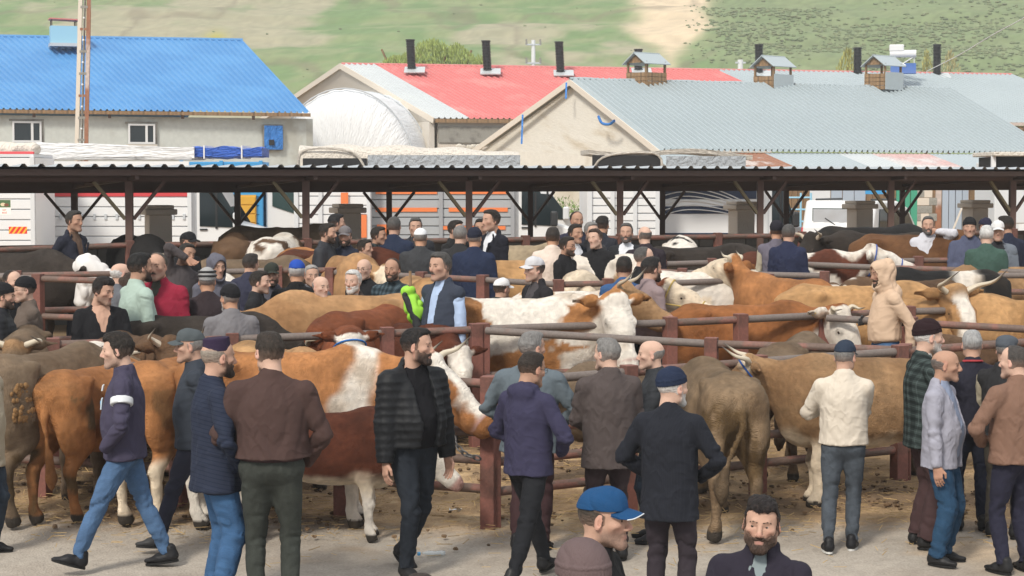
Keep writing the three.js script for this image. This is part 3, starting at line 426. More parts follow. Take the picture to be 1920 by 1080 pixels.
// ------------------------------------------------------------------ trees and bushes: stems plus leaf cards
const leafGeo = (() => { const s = new THREE.Shape(); s.moveTo(0, 0); s.quadraticCurveTo(.05, .09, 0, .24); s.quadraticCurveTo(-.05, .09, 0, 0); return new THREE.ShapeGeometry(s, 3); })();
function leafy(root, n, at, c, size, seed, droop = 0) {
  const r = mulberry(seed), pos = [], colr = [], nor = [], v = new THREE.Vector3(), m = new THREE.Matrix4(), q = new THREE.Quaternion(), e = new THREE.Euler(), lp = leafGeo.toNonIndexed().attributes.position;
  for (let i = 0; i < n; i++) { const p = at(r); q.setFromEuler(e.set(droop ? (r() - .5) * .9 : r() * 3, r() * 6.28, (r() - .5) * (droop ? .9 : 3))); m.compose(new THREE.Vector3(...p), q, v.set(1, 1, 1).multiplyScalar(size * (.6 + r() * .8))); const k = .65 + .7 * r(); for (let j = 0; j < lp.count; j++) { const w = new THREE.Vector3(lp.getX(j), lp.getY(j), lp.getZ(j)).applyMatrix4(m); pos.push(w.x, w.y, w.z); colr.push(c[0] * k, c[1] * k, c[2] * k); } }
  const g = new THREE.BufferGeometry(); g.setAttribute('position', new THREE.Float32BufferAttribute(pos, 3)); g.setAttribute('color', new THREE.Float32BufferAttribute(colr, 3)); g.computeVertexNormals(); part('crown', g, new THREE.MeshPhysicalMaterial({ vertexColors: true, roughness: .9, side: THREE.DoubleSide }), root);
}
{
  const c = P(812, 125, 122), t = thing('willow_tree', 'bright green willow showing its crown above the red roof', 'tree', [c.x, YF, c.z]); const H = P(812, 82, 122).y - YF; part('trunk', rod([0, 0, 0], [.3, H * .6, 0], .35, .2, 8), M.wood, t); for (let i = 0; i < 9; i++) part('limb', tube([[.2, H * .4, 0], [(i - 4) * .45, H * .7, R(-.6, .6)], [(i - 4) * .78, H * R(.85, .97), R(-1, 1)]], .07, 8, 5), M.wood, t);
  leafy(t, 9000, (r) => { const a = (r() - .5) * 2, b = Math.sqrt(r()); const x = a * 3.3, top = H * (1 - .1 * a * a - .035 * (a < -.3 ? 1 : 0)) + .5 * vnoise(x * 2, 3, 1) - .3; return [x, top - (1 - b) * 3.4, (r() - .5) * 3]; }, [.3, .36, .1], 1.0, 5, 1);
  const grow = (px, ytop, D, w, label, col3, n) => { const c = P(px, ytop, D), H = c.y - YF, t = thing('poplar_tree', label, 'tree', [c.x, YF, c.z]); part('trunk', rod([0, 0, 0], [0, H * .9, 0], .15, .05, 6), M.wood, t); leafy(t, n, (r) => { const k = r(), a = r() * 6.28, q = w * Math.sqrt(r()) * Math.min(1, (1 - k) * 2.2 + .12); return [q * Math.cos(a), H * (.35 + .65 * k), q * Math.sin(a)]; }, col3, 1.3, px, 1); };
  grow(1590, 96, 140, 1.5, 'yellow green poplar behind the grey roof left of a flue', [.36, .34, .09], 1500); grow(1738, 98, 142, .9, 'thin yellowish poplar left of the rightmost flue pipe', [.36, .34, .12], 700); grow(1782, 100, 142, 1.3, 'pale bare poplar right of the rightmost flue pipe', [.4, .36, .18], 900);
  const bc = P(1050, 400, 58), bt = thing('bush', 'green bush behind the white vans under the canopy', 'bush', [bc.x, YF, bc.z]); part('stem', rod([0, 0, 0], [0, 1.2, 0], .06, .03, 5), M.wood, bt); leafy(bt, 2600, (r) => { const a = r() * 6.28, q = Math.sqrt(r()); return [q * Math.cos(a) * 1.2, .2 + r() * 1.45 * (1 - .4 * q * q), q * Math.sin(a) * .8]; }, [.16, .26, .06], .6, 3);
}
// ------------------------------------------------------------------ the canopy over the far pens
M.olive = mat(.19, .155, .09, .8);
const canS = (px) => 139 - .0163 * px, canX = (px) => groundAt(px, canS(px));
{
  const t = thing('market_canopy', 'long low steel canopy with dark brown beams across the market', 'canopy');
  const c0 = canX(-420), c1 = canX(2350), u = c1.clone().sub(c0).setY(0).normalize(), n = new THREE.Vector3(u.z, 0, -u.x); if (n.z > 0) n.negate();   // n points away from the camera
  const y0 = CY + .16, yB = CY + .0, back = 3.1, at = (p, k, y) => p.clone().addScaledVector(n, k).setY(y);
  part('roof', corr(at(c0, -.55, y0), at(c1, -.55, y0), at(c1, back + .5, yB), at(c0, back + .5, yB), .24, .04), mat(.42, .45, .48, .5, { metalness: .3 }), t);
  part('soffit_shade', quad(at(c0, -.45, y0 - .03), at(c1, -.45, y0 - .03), at(c1, back + .4, yB - .03), at(c0, back + .4, yB - .03)), mat(.03, .02, .018, .9), t);  // roof underside coloured near black to stand for the shade there
  part('front_beam', bar(at(c0, 0, CY + .005), at(c1, 0, CY + .005), .08, .09), M.beam, t); part('front_purlin', bar(at(c0, -.4, y0 - .075), at(c1, -.4, y0 - .075), .06, .085), M.darkbrown, t); part('eave_plate', bar(at(c0, -.12, y0 - .08), at(c1, -.12, y0 - .08), .03, .13), M.darkbrown, t); part('back_beam', bar(at(c0, back, yB - .12), at(c1, back, yB - .12), .1, .2), M.darkbrown, t); for (const k of [.8, 1.6, 2.4]) part('purlin', bar(at(c0, k, lerp(y0, yB, (k + .5) / (back + 1)) - .09), at(c1, k, lerp(y0, yB, (k + .5) / (back + 1)) - .09), .06, .1), M.darkbrown, t);
  const d = canX(576).distanceTo(canX(243)); const p0 = canX(243);
  for (let i = -2; i <= 8; i++) {
    const b = p0.clone().addScaledVector(u, i * 15.6 / 6 ); b.y = ground(-b.z); const top = CY - .04;
    part('post', bar(b, off(b, 0, top - b.y, 0), .1, .1, [0, 0, 1]), M.beam, t);
    for (const s of [-1, 1]) part('brace', bar(off(b, u.x * s * .06, top - b.y - .52, u.z * s * .06), b.clone().addScaledVector(u, s * .5).setY(top + .0), .045, .045), s < 0 ? M.olive : M.beam, t);
    const bk = b.clone().addScaledVector(n, back).setY(YF); part('back_post', bar(bk, off(bk, 0, yB - .2 - YF, 0), .09, .09, [0, 0, 1]), M.darkbrown, t); part('rafter', bar(at(b, -.4, y0 - .12), at(b, back, yB - .1), .06, .1), M.darkbrown, t);
    for (const s of [-1, 1]) part('back_brace', bar(off(bk, 0, yB - .75 - YF, 0), bk.clone().addScaledVector(u, s * .45).setY(yB - .22), .04, .04), M.darkbrown, t);
  }
  // low block wall along the back of the pens
  const w = thing('block_wall', 'low dark wall of concrete blocks along the back of the far pens', 'wall'); const W0 = c0.clone().addScaledVector(n, back - .6), Lw = W0.distanceTo(c1), F = frameOn(c0, c1), bg = bx(.46, .19, .18); const core = bx(Lw, 1.1, .12, Lw / 2, .55, -.02); part('core', F.put(core, W0.clone().setY(YF)), M.dblock, w); part('coping', F.put(bx(Lw, .07, .26, Lw / 2, 1.16, 0), W0.clone().setY(YF)), M.darkbrown, w);
  let nb = 0; for (let r = 2; r < 6; r++) for (let i = 0; i < Lw / .48 && nb < 290; i++) { nb++; const m = part('block', bg, rnd() < .5 ? M.dblock : M.dblock2, w); m.applyMatrix4(F.m.clone().setPosition(W0.clone().addScaledVector(u, i * .48 + (r % 2) * .24).setY(YF + .1 + r * .2))); }
  // stub pillars in the lot behind
  [[297, 120, 'leftmost'], [652, 114, 'second'], [1390, 103, 'third'], [1612, 100, 'fourth'], [1828, 97, 'rightmost']].forEach(([px, s, k]) => { const g = groundAt(px, s), q = thing('stone_pillar', `stubby concrete pillar with wide cap, ${k} along the back of the canopy`, 'pillar', g.toArray(), .4); part('shaft', bx(.36, 1.62, .36, 0, .81, 0, .02), M.block, q); part('cap', merge([bx(.5, .09, .5, 0, 1.665, 0, .02), bx(.42, .06, .42, 0, 1.74, 0, .02)]), M.block, q); });
}
// ------------------------------------------------------------------ pen rails. A fence is a list of [px, s] nodes along its top rail
function fence(label, nodes, o = {}) {
  const t = thing('pen_fence', label, 'fence', [0, 0, 0]); const heights = o.rails || [1.15, .72, .36], pts = nodes.map(([px, s]) => groundAt(px, s)); const ps = o.post ?? .118;
  for (let i = 0; i < pts.length - 1; i++) for (const h of heights) part('rail', rod(off(pts[i], 0, h, 0), off(pts[i + 1], 0, h + (o.warp ? R(-.02, .02) : 0), 0), o.r ?? .037, o.r ?? .037, 10), h === heights[0] && (o.m || (i % 2 ? 'pipe' : 'steelpipe')) === 'steelpipe' ? M.steelpipe : M.pipe, t);
  pts.forEach((p, i) => { if (o.skip && o.skip.includes(i)) return; const q = i < pts.length - 1 ? pts[i + 1] : pts[i - 1], a = Math.atan2(-(q.z - p.z), q.x - p.x); part('post', bx(ps, heights[0] + .1, ps, 0, (heights[0] + .1) / 2 - .04, 0, .008).rotateY(a).translate(p.x, p.y, p.z), M.rust, t); });
  return t;
}
M.steelpipe = mat(1, 1, 1, .7, { map: wear([.15, .122, .108], [.19, .1, .078], 4, .45, .65, 41) }); M.steelpipe.map.repeat.set(1.2, 1.2);
const sy = (y, h = 1.15) => (y - 145) / (3.57 - h);            // scale of a rail seen at height y
fence('nearest rail fence, running from the left edge to the thick corner post', [[-140, 218], [75, 221], [330, 226], [640, 232], [917, 238]], { rails: [1.15, .76, .54, .31] });
fence('near rail fence from the thick corner post to the right edge', [[921, 237.6], [1180, 229], [1424, 221], [1690, 213], [1980, 204]], { rails: [1.15, .76, .52, .28] });
fence('second rail fence with paired posts across the middle of the market', [[-120, sy(652)], [97, sy(647)], [433, sy(637)], [725, sy(626)], [892, sy(619)]], { rails: [1.15, .7, .35] });
fence('rail fence behind the brown and white cows, middle right', [[905, sy(618)], [1257, sy(606)], [1390, sy(600)], [1545, sy(592)], [1705, sy(585)], [1960, sy(577)]], { rails: [1.15, .7, .35] });
fence('short rail branching towards the camera before the white faced calf', [[912, sy(621)], [1335, sy(646)], [1700, sy(658)]], { rails: [1.15, .7], skip: [0] });
fence('rail branching right in front of the hooded handler', [[1552, sy(597)], [1710, sy(606)], [1960, sy(620)]], { rails: [1.15, .7], skip: [0] });
fence('long rail fence behind the standing buyers, upper left', [[-120, sy(521)], [30, sy(517)], [313, sy(512)], [520, sy(508)], [790, sy(505)], [903, sy(503)], [1160, sy(498)], [1240, sy(496)]]);
fence('slanting rail in the upper left pens', [[-60, sy(517)], [70, sy(523)], [330, sy(532)]], { rails: [1.15, .7] });
fence('long rail fence across the upper right pens', [[1240, sy(496)], [1335, sy(493)], [1640, sy(491)], [1722, sy(489)], [1815, sy(488)], [1980, sy(486)]]);
fence('slanting rail from the post beside the vest wearer', [[620, sy(511)], [790, sy(519)], [905, sy(525)], [1047, sy(534)], [1140, sy(532)]], { rails: [1.15, .7] });
fence('dark rail behind the blue shirted man', [[1023, sy(500)], [1160, sy(506)], [1280, sy(512)], [1547, sy(518)]], { rails: [1.15, .7] });
fence('dark rail with short post above the cream bull', [[1225, sy(533)], [1393, sy(526)], [1440, sy(523)]], { rails: [1.15, .7] });
fence('slanting red rail in the upper right pens', [[1440, sy(493)], [1647, sy(502)], [1840, sy(508)], [1960, sy(512)]], { rails: [1.15, .7] });
fence('rail fence at the far right behind the black and white cow', [[1842, sy(517)], [1960, sy(517)]], { rails: [1.15, .95, .5] });
{ // rail of the far pens, along the canopy posts
  const k = (px) => [px, canS(px) + 1.5]; fence('brown rail fence below the canopy posts', [k(-100), k(243), k(576), k(985), k(1163), k(1346), k(1504), k(1667), k(1900)], { rails: [1.27, .85, .45], post: .11, m: 'pipe' });
}
// ------------------------------------------------------------------ lorries, vans and the car in the lot behind. Built along +x (front), side facing +z
const lot = (px, s) => groundAt(px, s);
function wheel(r, w) { const g = []; g.push(new THREE.CylinderGeometry(r, r, w, 22).rotateX(Math.PI / 2)); return g[0]; }
function addWheels(t, xs, z, r) { for (const x of xs) for (const s of [-1, 1]) { const w = part('wheel', wheel(r, .22).translate(x, r, s * z), M.tyre, t); part('rim', new THREE.CylinderGeometry(r * .58, r * .58, .23, 14).rotateX(Math.PI / 2).translate(x, r, s * z), M.greywhite, w); } }
// side panel silhouettes of a van cab, nose to +x, extruded across
function vanCab(t, x, len, w, hgt, m, o = {}) {
  const b = .42, s = [[0, b], [len, b], [len + .02, b + .5], [len - .12, b + .62], [len - .75, b + .8], [len * .36, hgt - .08], [len * .25, hgt], [0, hgt]];
  const g = new THREE.ExtrudeGeometry(new THREE.Shape(s.map((p) => new THREE.Vector2(...p))), { depth: w - .16, bevelEnabled: true, bevelSize: .06, bevelThickness: .08, bevelSegments: 3 }); g.translate(x, 0, -w / 2 + .08); part('cab', g, m, t);
  const wz = w / 2 + .012, win = new THREE.Shape([[.14, b + .75], [len * .6, b + .72], [len * .68, b + .8], [len * .4, hgt - .2], [.14, hgt - .16]].map((p) => new THREE.Vector2(...p))); for (const sg of [1, -1]) part('side_window', new THREE.ExtrudeGeometry(win, { depth: .02, bevelEnabled: false }).translate(x, 0, sg > 0 ? wz - .01 : -wz - .01), M.glass, t); part('window_pillar', bx(.045, hgt * .36, .03, x + len * .33, b + 1.08, wz + .005), M.black, t);
  const A = [len * .37, hgt - .12], B = [len - .76, b + .84]; part('windscreen', quad([x + A[0] + .04, A[1] - .02, w / 2 - .1], [x + B[0] + .07, B[1] + .03, w / 2 - .06], [x + B[0] + .07, B[1] + .03, -w / 2 + .06], [x + A[0] + .04, A[1] - .02, -w / 2 + .1]), M.glass, t);
  const mr = part('mirror', bx(.16, .34, .2, x + len * .63, b + .88, w / 2 + .18, .05), o.mirror || M.white2, t); part('mirror_arm', bx(.08, .08, .2, x + len * .6, b + .78, w / 2 + .06), M.black, mr);
  part('headlight', bx(.1, .22, .4, x + len - .02, b + .45, w / 2 - .24, .03), M.greywhite, t); part('headlight', bx(.1, .22, .4, x + len - .02, b + .45, -w / 2 + .24, .03), M.greywhite, t); part('bumper', bx(.16, .3, w - .05, x + len, b - .05, 0, .05), M.plastic, t); part('door_handle', bx(.16, .035, .03, x + .22, b + .68, wz + .005), M.plastic, t); part('door_seam', bx(.012, hgt * .72, .012, x + .06, b + .85, wz), M.greywhite, t);
}
// load body with horizontal boards
function loadBody(t, x0, x1, w, y0, y1, n, m, frame, o = {}) {
  const L = x1 - x0, bh = (y1 - y0) / n; for (const s of [1, -1]) { for (let i = 0; i < n; i++) { const mm = o.mats ? o.mats(i) || m : m; part('board', bx(L, bh - .022, .045, (x0 + x1) / 2, y0 + bh * (i + .5), s * (w / 2), .008), mm, t); } part('side_backing', bx(L - .04, y1 - y0, .02, (x0 + x1) / 2, (y0 + y1) / 2, s * (w / 2 - .03)), frame, t); }
  const np = o.posts ?? 3; for (let i = 0; i <= np; i++) part('upright', bx(.09, y1 - y0 + .06, .07, x0 + L * i / np, (y0 + y1) / 2, w / 2 + .035, .01), frame, t); part('back_panel', bx(.05, y1 - y0, w, x0 - .03, (y0 + y1) / 2, 0), m, t); part('front_panel', bx(.05, y1 - y0, w, x1 + .03, (y0 + y1) / 2, 0), m, t); part('load_floor', bx(L, .14, w, (x0 + x1) / 2, y0 - .08, 0), frame, t); part('chassis', bx(L + 1, .2, .8, (x0 + x1) / 2 + .5, y0 - .26, 0), M.black, t);
  if (o.clamps) for (let i = 0; i < 14; i++) part('clamp', bx(.05, .12, .03, x0 + L * (i + .5) / 14, y0 + bh * (o.clampRow ?? 4), w / 2 + .035), M.greywhite, t);
}
// print flat on a side: canvas -> thin panel
function decal(t, name, w, h, x, y, z, draw, pw = 256) { const ph = Math.round(pw * h / w), tx = canvasTex(pw, ph, draw); const g = new THREE.BoxGeometry(w, h, .008).translate(x, y, z); part(name, g, new THREE.MeshStandardMaterial({ map: tx, roughness: .5 }), t); }
const turnLot = -.42;                                          // parked along the canopy
{ // T0, cattle lorry at the far left
  const g = lot(-10, 92), t = thing('lorry', 'white lorry body at the far left with a picture sign and striped reflector', 'lorry', g.toArray(), .05); loadBody(t, -2.4, .98, 2.1, .75, 2.6, 9, M.white, M.white2, { posts: 4 }); part('roof', bx(3.4, .06, 2.12, -.7, 2.64, 0), M.white2, t); addWheels(t, [-1.6], .9, .42);
  decal(t, 'sign', .26, .3, .42, 1.62, 1.07, (c, W, H) => { c.fillStyle = '#f2efe8'; c.fillRect(0, 0, W, H); c.fillStyle = '#4d6b45'; c.fillRect(8, 8, W - 16, H * .5); c.fillStyle = '#d9c9a8'; c.beginPath(); c.ellipse(W * .4, H * .33, 50, 34, 0, 0, 7); c.fill(); c.fillStyle = '#7a4a34'; c.beginPath(); c.ellipse(W * .66, H * .36, 46, 30, 0, 0, 7); c.fill(); c.fillStyle = '#c23535'; c.font = 'bold 44px sans-serif'; c.textAlign = 'center'; c.fillText('SÜT', W / 2, H * .75); c.fillText('BESİ', W / 2, H * .93); });
  decal(t, 'reflector', .36, .14, .68, 1.16, 1.07, (c, W, H) => { c.fillStyle = '#f2b43c'; c.fillRect(0, 0, W, H); c.fillStyle = '#d8332a'; for (let i = -1; i < 5; i++) { c.beginPath(); c.moveTo(i * 70, H); c.lineTo(i * 70 + 40, H); c.lineTo(i * 70 + 110, 0); c.lineTo(i * 70 + 70, 0); c.fill(); } });
  const b = thing('tarp_bundle', 'beige and red tarp bundle on the leftmost lorry roof', 'tarp', [g.x + .35, YF + 2.66, g.z]); part('bundle', new Field().cap([-1.6, .12, 0], [.45, .14, 0], .2, .17, { n: [0, 1, 0], s: .8 }).mesh(.05, { disp: (x, y, z) => (vnoise(x * 6, y * 6, z * 6) - .5) * .08 }), M.creamtarp, b); part('red_edge', bx(2.2, .1, .06, -.55, .02, .3, .02), M.redp, b);
}
{ // T1, white lorry with van cab
  const g = lot(230, 86), t = thing('lorry', 'white sided lorry with red top rail and class plate, second from left', 'lorry', g.toArray(), .03); loadBody(t, -1.72, 1.6, 2.1, .75, 2.0, 6, M.white, M.white2, { posts: 1, clamps: 1, clampRow: 3, mats: (i) => i === 5 ? M.redp : null }); part('side_board', bx(3.3, .5, .06, -.06, 2.3, 1.03), M.white, t); part('roof', merge([bx(3.5, .06, 2.1, -.1, 2.62, 0)]), M.white, t); vanCab(t, 1.66, 1.5, 1.95, 2.12, M.white, {}); addWheels(t, [-1, 2.4], .85, .36);
  decal(t, 'plate', .3, .19, -1.52, 1.56, 1.085, (c, W, H) => { c.fillStyle = '#dfe3e6'; c.fillRect(0, 0, W, H); c.fillStyle = '#b4555a'; c.font = 'bold 62px sans-serif'; c.textAlign = 'center'; c.fillText('CLASS', W / 2, H * .44); c.fillText('2025', W / 2, H * .9); });
  const tp = thing('roof_tarp', 'long white tarp roof of the second lorry with a blue folded end', 'tarp', [g.x, YF + 2.6, g.z], .03); const wg = new THREE.BoxGeometry(4.4, .34, 2.1, 40, 4, 8); { const p = wg.attributes.position; for (let i = 0; i < p.count; i++) { const x = p.getX(i); let y = p.getY(i); if (y > 0) y *= 1 - .55 * sstep(-.8, 2.1, x); p.setY(i, y + .03 * (vnoise(x * 5, p.getZ(i) * 4, 1) - .5)); } wg.computeVertexNormals(); } part('tarp', wg.translate(-.5, .17, 0), M.tarp, tp);
  const bg = new THREE.BoxGeometry(1.85, .22, 1.7, 30, 5, 10); { const p = bg.attributes.position; for (let i = 0; i < p.count; i++) p.setY(i, p.getY(i) * (1 - .3 * Math.abs(p.getX(i))) + .06 * (vnoise(p.getX(i) * 7, p.getZ(i) * 6, 5) - .5) + (p.getY(i) > 0 ? .03 * Math.sin(p.getX(i) * 9) : 0)); bg.computeVertexNormals(); } part('folded_end', bg.translate(2.2, .14, .1), M.bluetarp, tp); for (const x of [1.9, 2.7]) part('strap', bx(.03, .28, 1.74, x, .15, .1), M.white, tp);
}
{ // T2 blue and yellow lorry
  const g = lot(470, 74), t = thing('lorry', 'blue and yellow wooden sided lorry with white cab behind the white one', 'lorry', g.toArray(), .05); loadBody(t, -1.6, .35, 2.1, .85, 2.6, 8, M.bluep, M.bluep, { posts: 2 }); part('yellow_panel', bx(.66, .9, .05, -.1, 1.33, 1.1), M.yellow, t); for (let i = 0; i < 4; i++) part('yellow_board', bx(.62, .2, .03, -.1, .98 + i * .22, 1.135, .01), M.yellow, t);
  const s = [[.5, .6], [1.32, .6], [1.36, 1.4], [1.12, 2.35], [.5, 2.4]]; part('cab', new THREE.ExtrudeGeometry(new THREE.Shape(s.map((p) => new THREE.Vector2(...p))), { depth: 1.8, bevelEnabled: true, bevelSize: .05, bevelThickness: .05 }).translate(0, 0, -.9), M.white, t); part('side_window', new THREE.ExtrudeGeometry(new THREE.Shape([[.62, 1.5], [1.15, 1.32], [1.26, 1.45], [1.08, 2.2], [.62, 2.22]].map((p) => new THREE.Vector2(...p))), { depth: .02, bevelEnabled: false }).translate(0, 0, .955), M.glassG, t); part('mirror', bx(.08, .3, .16, 1.36, 1.55, 1.05, .03), M.plastic, t); addWheels(t, [-1, 1], .85, .4);
}
{ // T2b small white slatted body with orange
  const g = lot(625, 84), t = thing('lorry', 'white slatted lorry body with orange panels beside the grey one', 'lorry', g.toArray(), .04); loadBody(t, -.75, .82, 2, .8, 2.4, 8, M.white, M.white2, { posts: 3 }); part('orange_panel', bx(.32, .5, .02, .62, 1.15, 1.085), M.orange, t); part('orange_panel', bx(.16, .26, .02, .3, 1.75, 1.085), M.orange, t); addWheels(t, [0], .85, .4); part('coupling', bx(.5, .15, .6, 1.0, .7, 0), M.black, t);
}
{ // T3 grey lorry with orange stripes
  const g = lot(830, 83), t = thing('lorry', 'silver grey lorry with orange stripes and white cab', 'lorry', g.toArray(), .02); loadBody(t, -1.6, 1.56, 2.1, .75, 2.3, 8, mat(.36, .38, .4, .45), mat(.3, .31, .33, .5), { posts: 2, mats: (i) => i === 6 || i === 4 ? null : null });
  for (const [x, w] of [[-.78, 1.35], [.8, 1.3]]) { part('orange_stripe', bx(w, .15, .02, x, 1.92, 1.09), M.orange, t); part('orange_stripe', bx(w, .09, .02, x, 1.5, 1.09), M.orange, t); } part('orange_panel', bx(.36, .35, .02, -1.25, 1.0, 1.09), M.orange, t); part('orange_panel', bx(1.4, .08, .02, .7, 1.1, 1.09), M.orange, t);
  vanCab(t, 1.62, 1.35, 1.95, 2.1, M.white, { mirror: M.plastic }); addWheels(t, [-.9, 2.3], .85, .36);
  const tp = thing('lorry_tarp', 'cream tarp cover on hoops over the grey lorry', 'tarp', g.toArray(), .02); const pos = [], uv = [], idx = [], nu = 24, nv = 20; for (let j = 0; j <= nv; j++) for (let i = 0; i <= nu; i++) { const a = Math.PI * i / nu, x = lerp(-3.15, 1.7, j / nv), k = 1 - .0 * j, c = Math.cos(a), s = Math.sin(a); pos.push(x, 2.3 + .63 * Math.pow(s, .35) * (1 - .28 * Math.pow(j / nv, 3)) + .03 * Math.sin(x * 5) * s, Math.sign(c) * Math.pow(Math.abs(c), .45) * 1.07); uv.push(x, i * .12); if (i && j) { const q = j * (nu + 1) + i; idx.push(q - nu - 2, q - nu - 1, q, q - nu - 2, q, q - 1); } } const tg = new THREE.BufferGeometry(); tg.setAttribute('position', new THREE.Float32BufferAttribute(pos, 3)); tg.setAttribute('uv', new THREE.Float32BufferAttribute(uv, 2)); tg.setIndex(idx); tg.computeVertexNormals(); part('tarp', tg, M.creamtarp, tp); part('side_sheet', bx(3.35, .4, .03, .05, 2.5, 1.09), M.greytarp, tp); part('opening', bx(1.4, .3, .03, -2.35, 2.48, 1.1), M.interior, tp); part('hoop', tube([[-3.15, 2.3, 1.09], [-3.1, 2.75, 1.05], [-2.6, 2.85, 1.1], [-1.9, 2.72, 1.11], [-1.65, 2.35, 1.12]], .03, 20, 6), M.creamtarp, tp); part('front_sheet', bx(.03, .4, 2.0, 1.68, 2.45, 0), M.greytarp, tp);  // the opening is a dark panel painting the shade under the tarp
}
{ const g = lot(1010, 72), t = thing('van', 'white van half hidden behind the grey lorry cab', 'van', g.toArray(), .05); vanCab(t, -.35, 1.55, 1.9, 1.98, M.white, {}); part('body', bx(1.8, 1.55, 1.9, -1.2, 1.2, 0, .08), M.white, t); addWheels(t, [-1.4, .7], .82, .34); }
{ // T4 slatted white body and striped van
  const g = lot(1160, 86), t = thing('lorry', 'white slatted cattle lorry body left of the striped van', 'lorry', g.toArray(), .05); loadBody(t, -.72, .72, 2, .8, 2.25, 9, M.white, M.white2, { posts: 3 }); addWheels(t, [0], .85, .4);
  const tp = thing('lorry_tarp', 'open ended tarp hood with dark inside over the white slatted lorry', 'tarp', g.toArray(), .05); part('opening', bx(1.45, .42, .04, .05, 2.47, 1.04), M.interior, tp); part('roof_sheet', (() => { const g = new THREE.BoxGeometry(3.5, .1, 2.1, 24, 1, 6); const p = g.attributes.position; for (let i = 0; i < p.count; i++) p.setY(i, p.getY(i) + .06 * Math.sin(p.getX(i) * 2.1 + .6) - .02 * p.getX(i)); g.computeVertexNormals(); return g.translate(1.0, 2.72, 0); })(), M.creamtarp, tp); part('side_sheet', bx(1.7, .36, .03, 1.75, 2.48, 1.06), M.greytarp, tp); part('hoop', tube([[-.7, 2.3, 1.06], [-.5, 2.6, 1.06], [0, 2.72, 1.07], [.75, 2.66, 1.08], [.82, 2.3, 1.08]], .028, 20, 6), M.creamtarp, tp);  // dark inside of the hood is a panel in painted shade
  const v = lot(1330, 84), b = thing('van', 'white minibus with navy side bands and swooping white lines', 'van', v.toArray(), .03); part('body', bx(2.5, 1.85, 1.95, -.1, 1.3, 0, .12), M.white, b); part('navy_band', bx(2.2, .42, .02, -.2, 1.95, .985), M.navy, b); part('navy_band', bx(1.7, .16, .02, -.45, 1.5, .985), M.navy, b); part('navy_band', bx(2.3, .1, .02, -.15, .95, .985), M.navy, b);
  for (let k = 0; k < 7; k++) part('white_line', tube([[-1.25, 1.35 + k * .11, 1.0], [-.7, 1.5 + k * .1, 1.002], [0, 1.47 + k * .08, 1.002], [.85, 1.28 + k * .05, 1.0]], .012, 16, 4), M.white, b); vanCab(b, 1.1, 1.0, 1.95, 2.15, M.white2, { mirror: M.plastic }); addWheels(b, [-.8, 1.5], .85, .35);
}
{ // the white car, seen from its back corner
  const g = lot(1625, 84), t = thing('car', 'white estate car with silver window shade in its back window', 'car', g.toArray(), 1.05), w = 1.75; const s = [[-1.9, .45], [2.1, .45], [2.15, .75], [1.95, .95], [1.15, 1.1], [.45, 1.62], [-.2, 1.76], [-1.75, 1.78], [-1.98, 1.2], [-2.02, .7]];
  part('body', new THREE.ExtrudeGeometry(new THREE.Shape(s.map((p) => new THREE.Vector2(...p))), { depth: w - .2, bevelEnabled: true, bevelSize: .08, bevelThickness: .1, bevelSegments: 4 }).translate(0, 0, -w / 2 + .1), M.white, t);
  part('rear_window', bx(.02, .52, 1.25, -1.985, 1.42, 0).rotateZ(0), M.glassG, t); part('window_shade', (() => { const q = new THREE.PlaneGeometry(1.2, .48, 16, 8).rotateY(-Math.PI / 2), p = q.attributes.position; for (let i = 0; i < p.count; i++) p.setX(i, -2.0 - .015 * fbm(p.getZ(i) * 8, p.getY(i) * 8, 3)); q.translate(0, 1.42, 0); q.computeVertexNormals(); return q; })(), mat(.55, .57, .6, .35, { metalness: .5 }), t);
  for (const sg of [1, -1]) { const z = sg > 0 ? w / 2 + .005 : -w / 2 - .025; for (const [a, b] of [[[-1.65, 1.12], [-.75, 1.66]], [[-.65, 1.1], [.05, 1.64]]]) part('side_window', new THREE.ExtrudeGeometry(new THREE.Shape([[a[0], a[1]], [b[0], a[1]], [b[0], b[1]], [a[0] + .05, b[1]]].map((p) => new THREE.Vector2(...p))), { depth: .02, bevelEnabled: false }).translate(0, 0, z), M.glass, t); part('side_window', new THREE.ExtrudeGeometry(new THREE.Shape([[.12, 1.1], [.98, 1.1], [.42, 1.56], [.12, 1.62]].map((p) => new THREE.Vector2(...p))), { depth: .02, bevelEnabled: false }).translate(0, 0, z), M.glass, t); part('roof_rail', rod([-1.6, 1.88, sg * .68], [.1, 1.88, sg * .68], .025), M.plastic, t); part('tail_light', bx(.1, .42, .16, -1.99, 1.02, sg * (w / 2 - .06), .03), M.redp, t); } part('wiper', rod([-2.02, 1.2, .1], [-2.02, 1.45, -.3], .012), M.black, t); part('rear_bumper', bx(.2, .3, w - .1, -2.0, .55, 0, .05), M.plastic, t); addWheels(t, [-1.3, 1.35], .78, .32); t.scale.setScalar(.92);
}
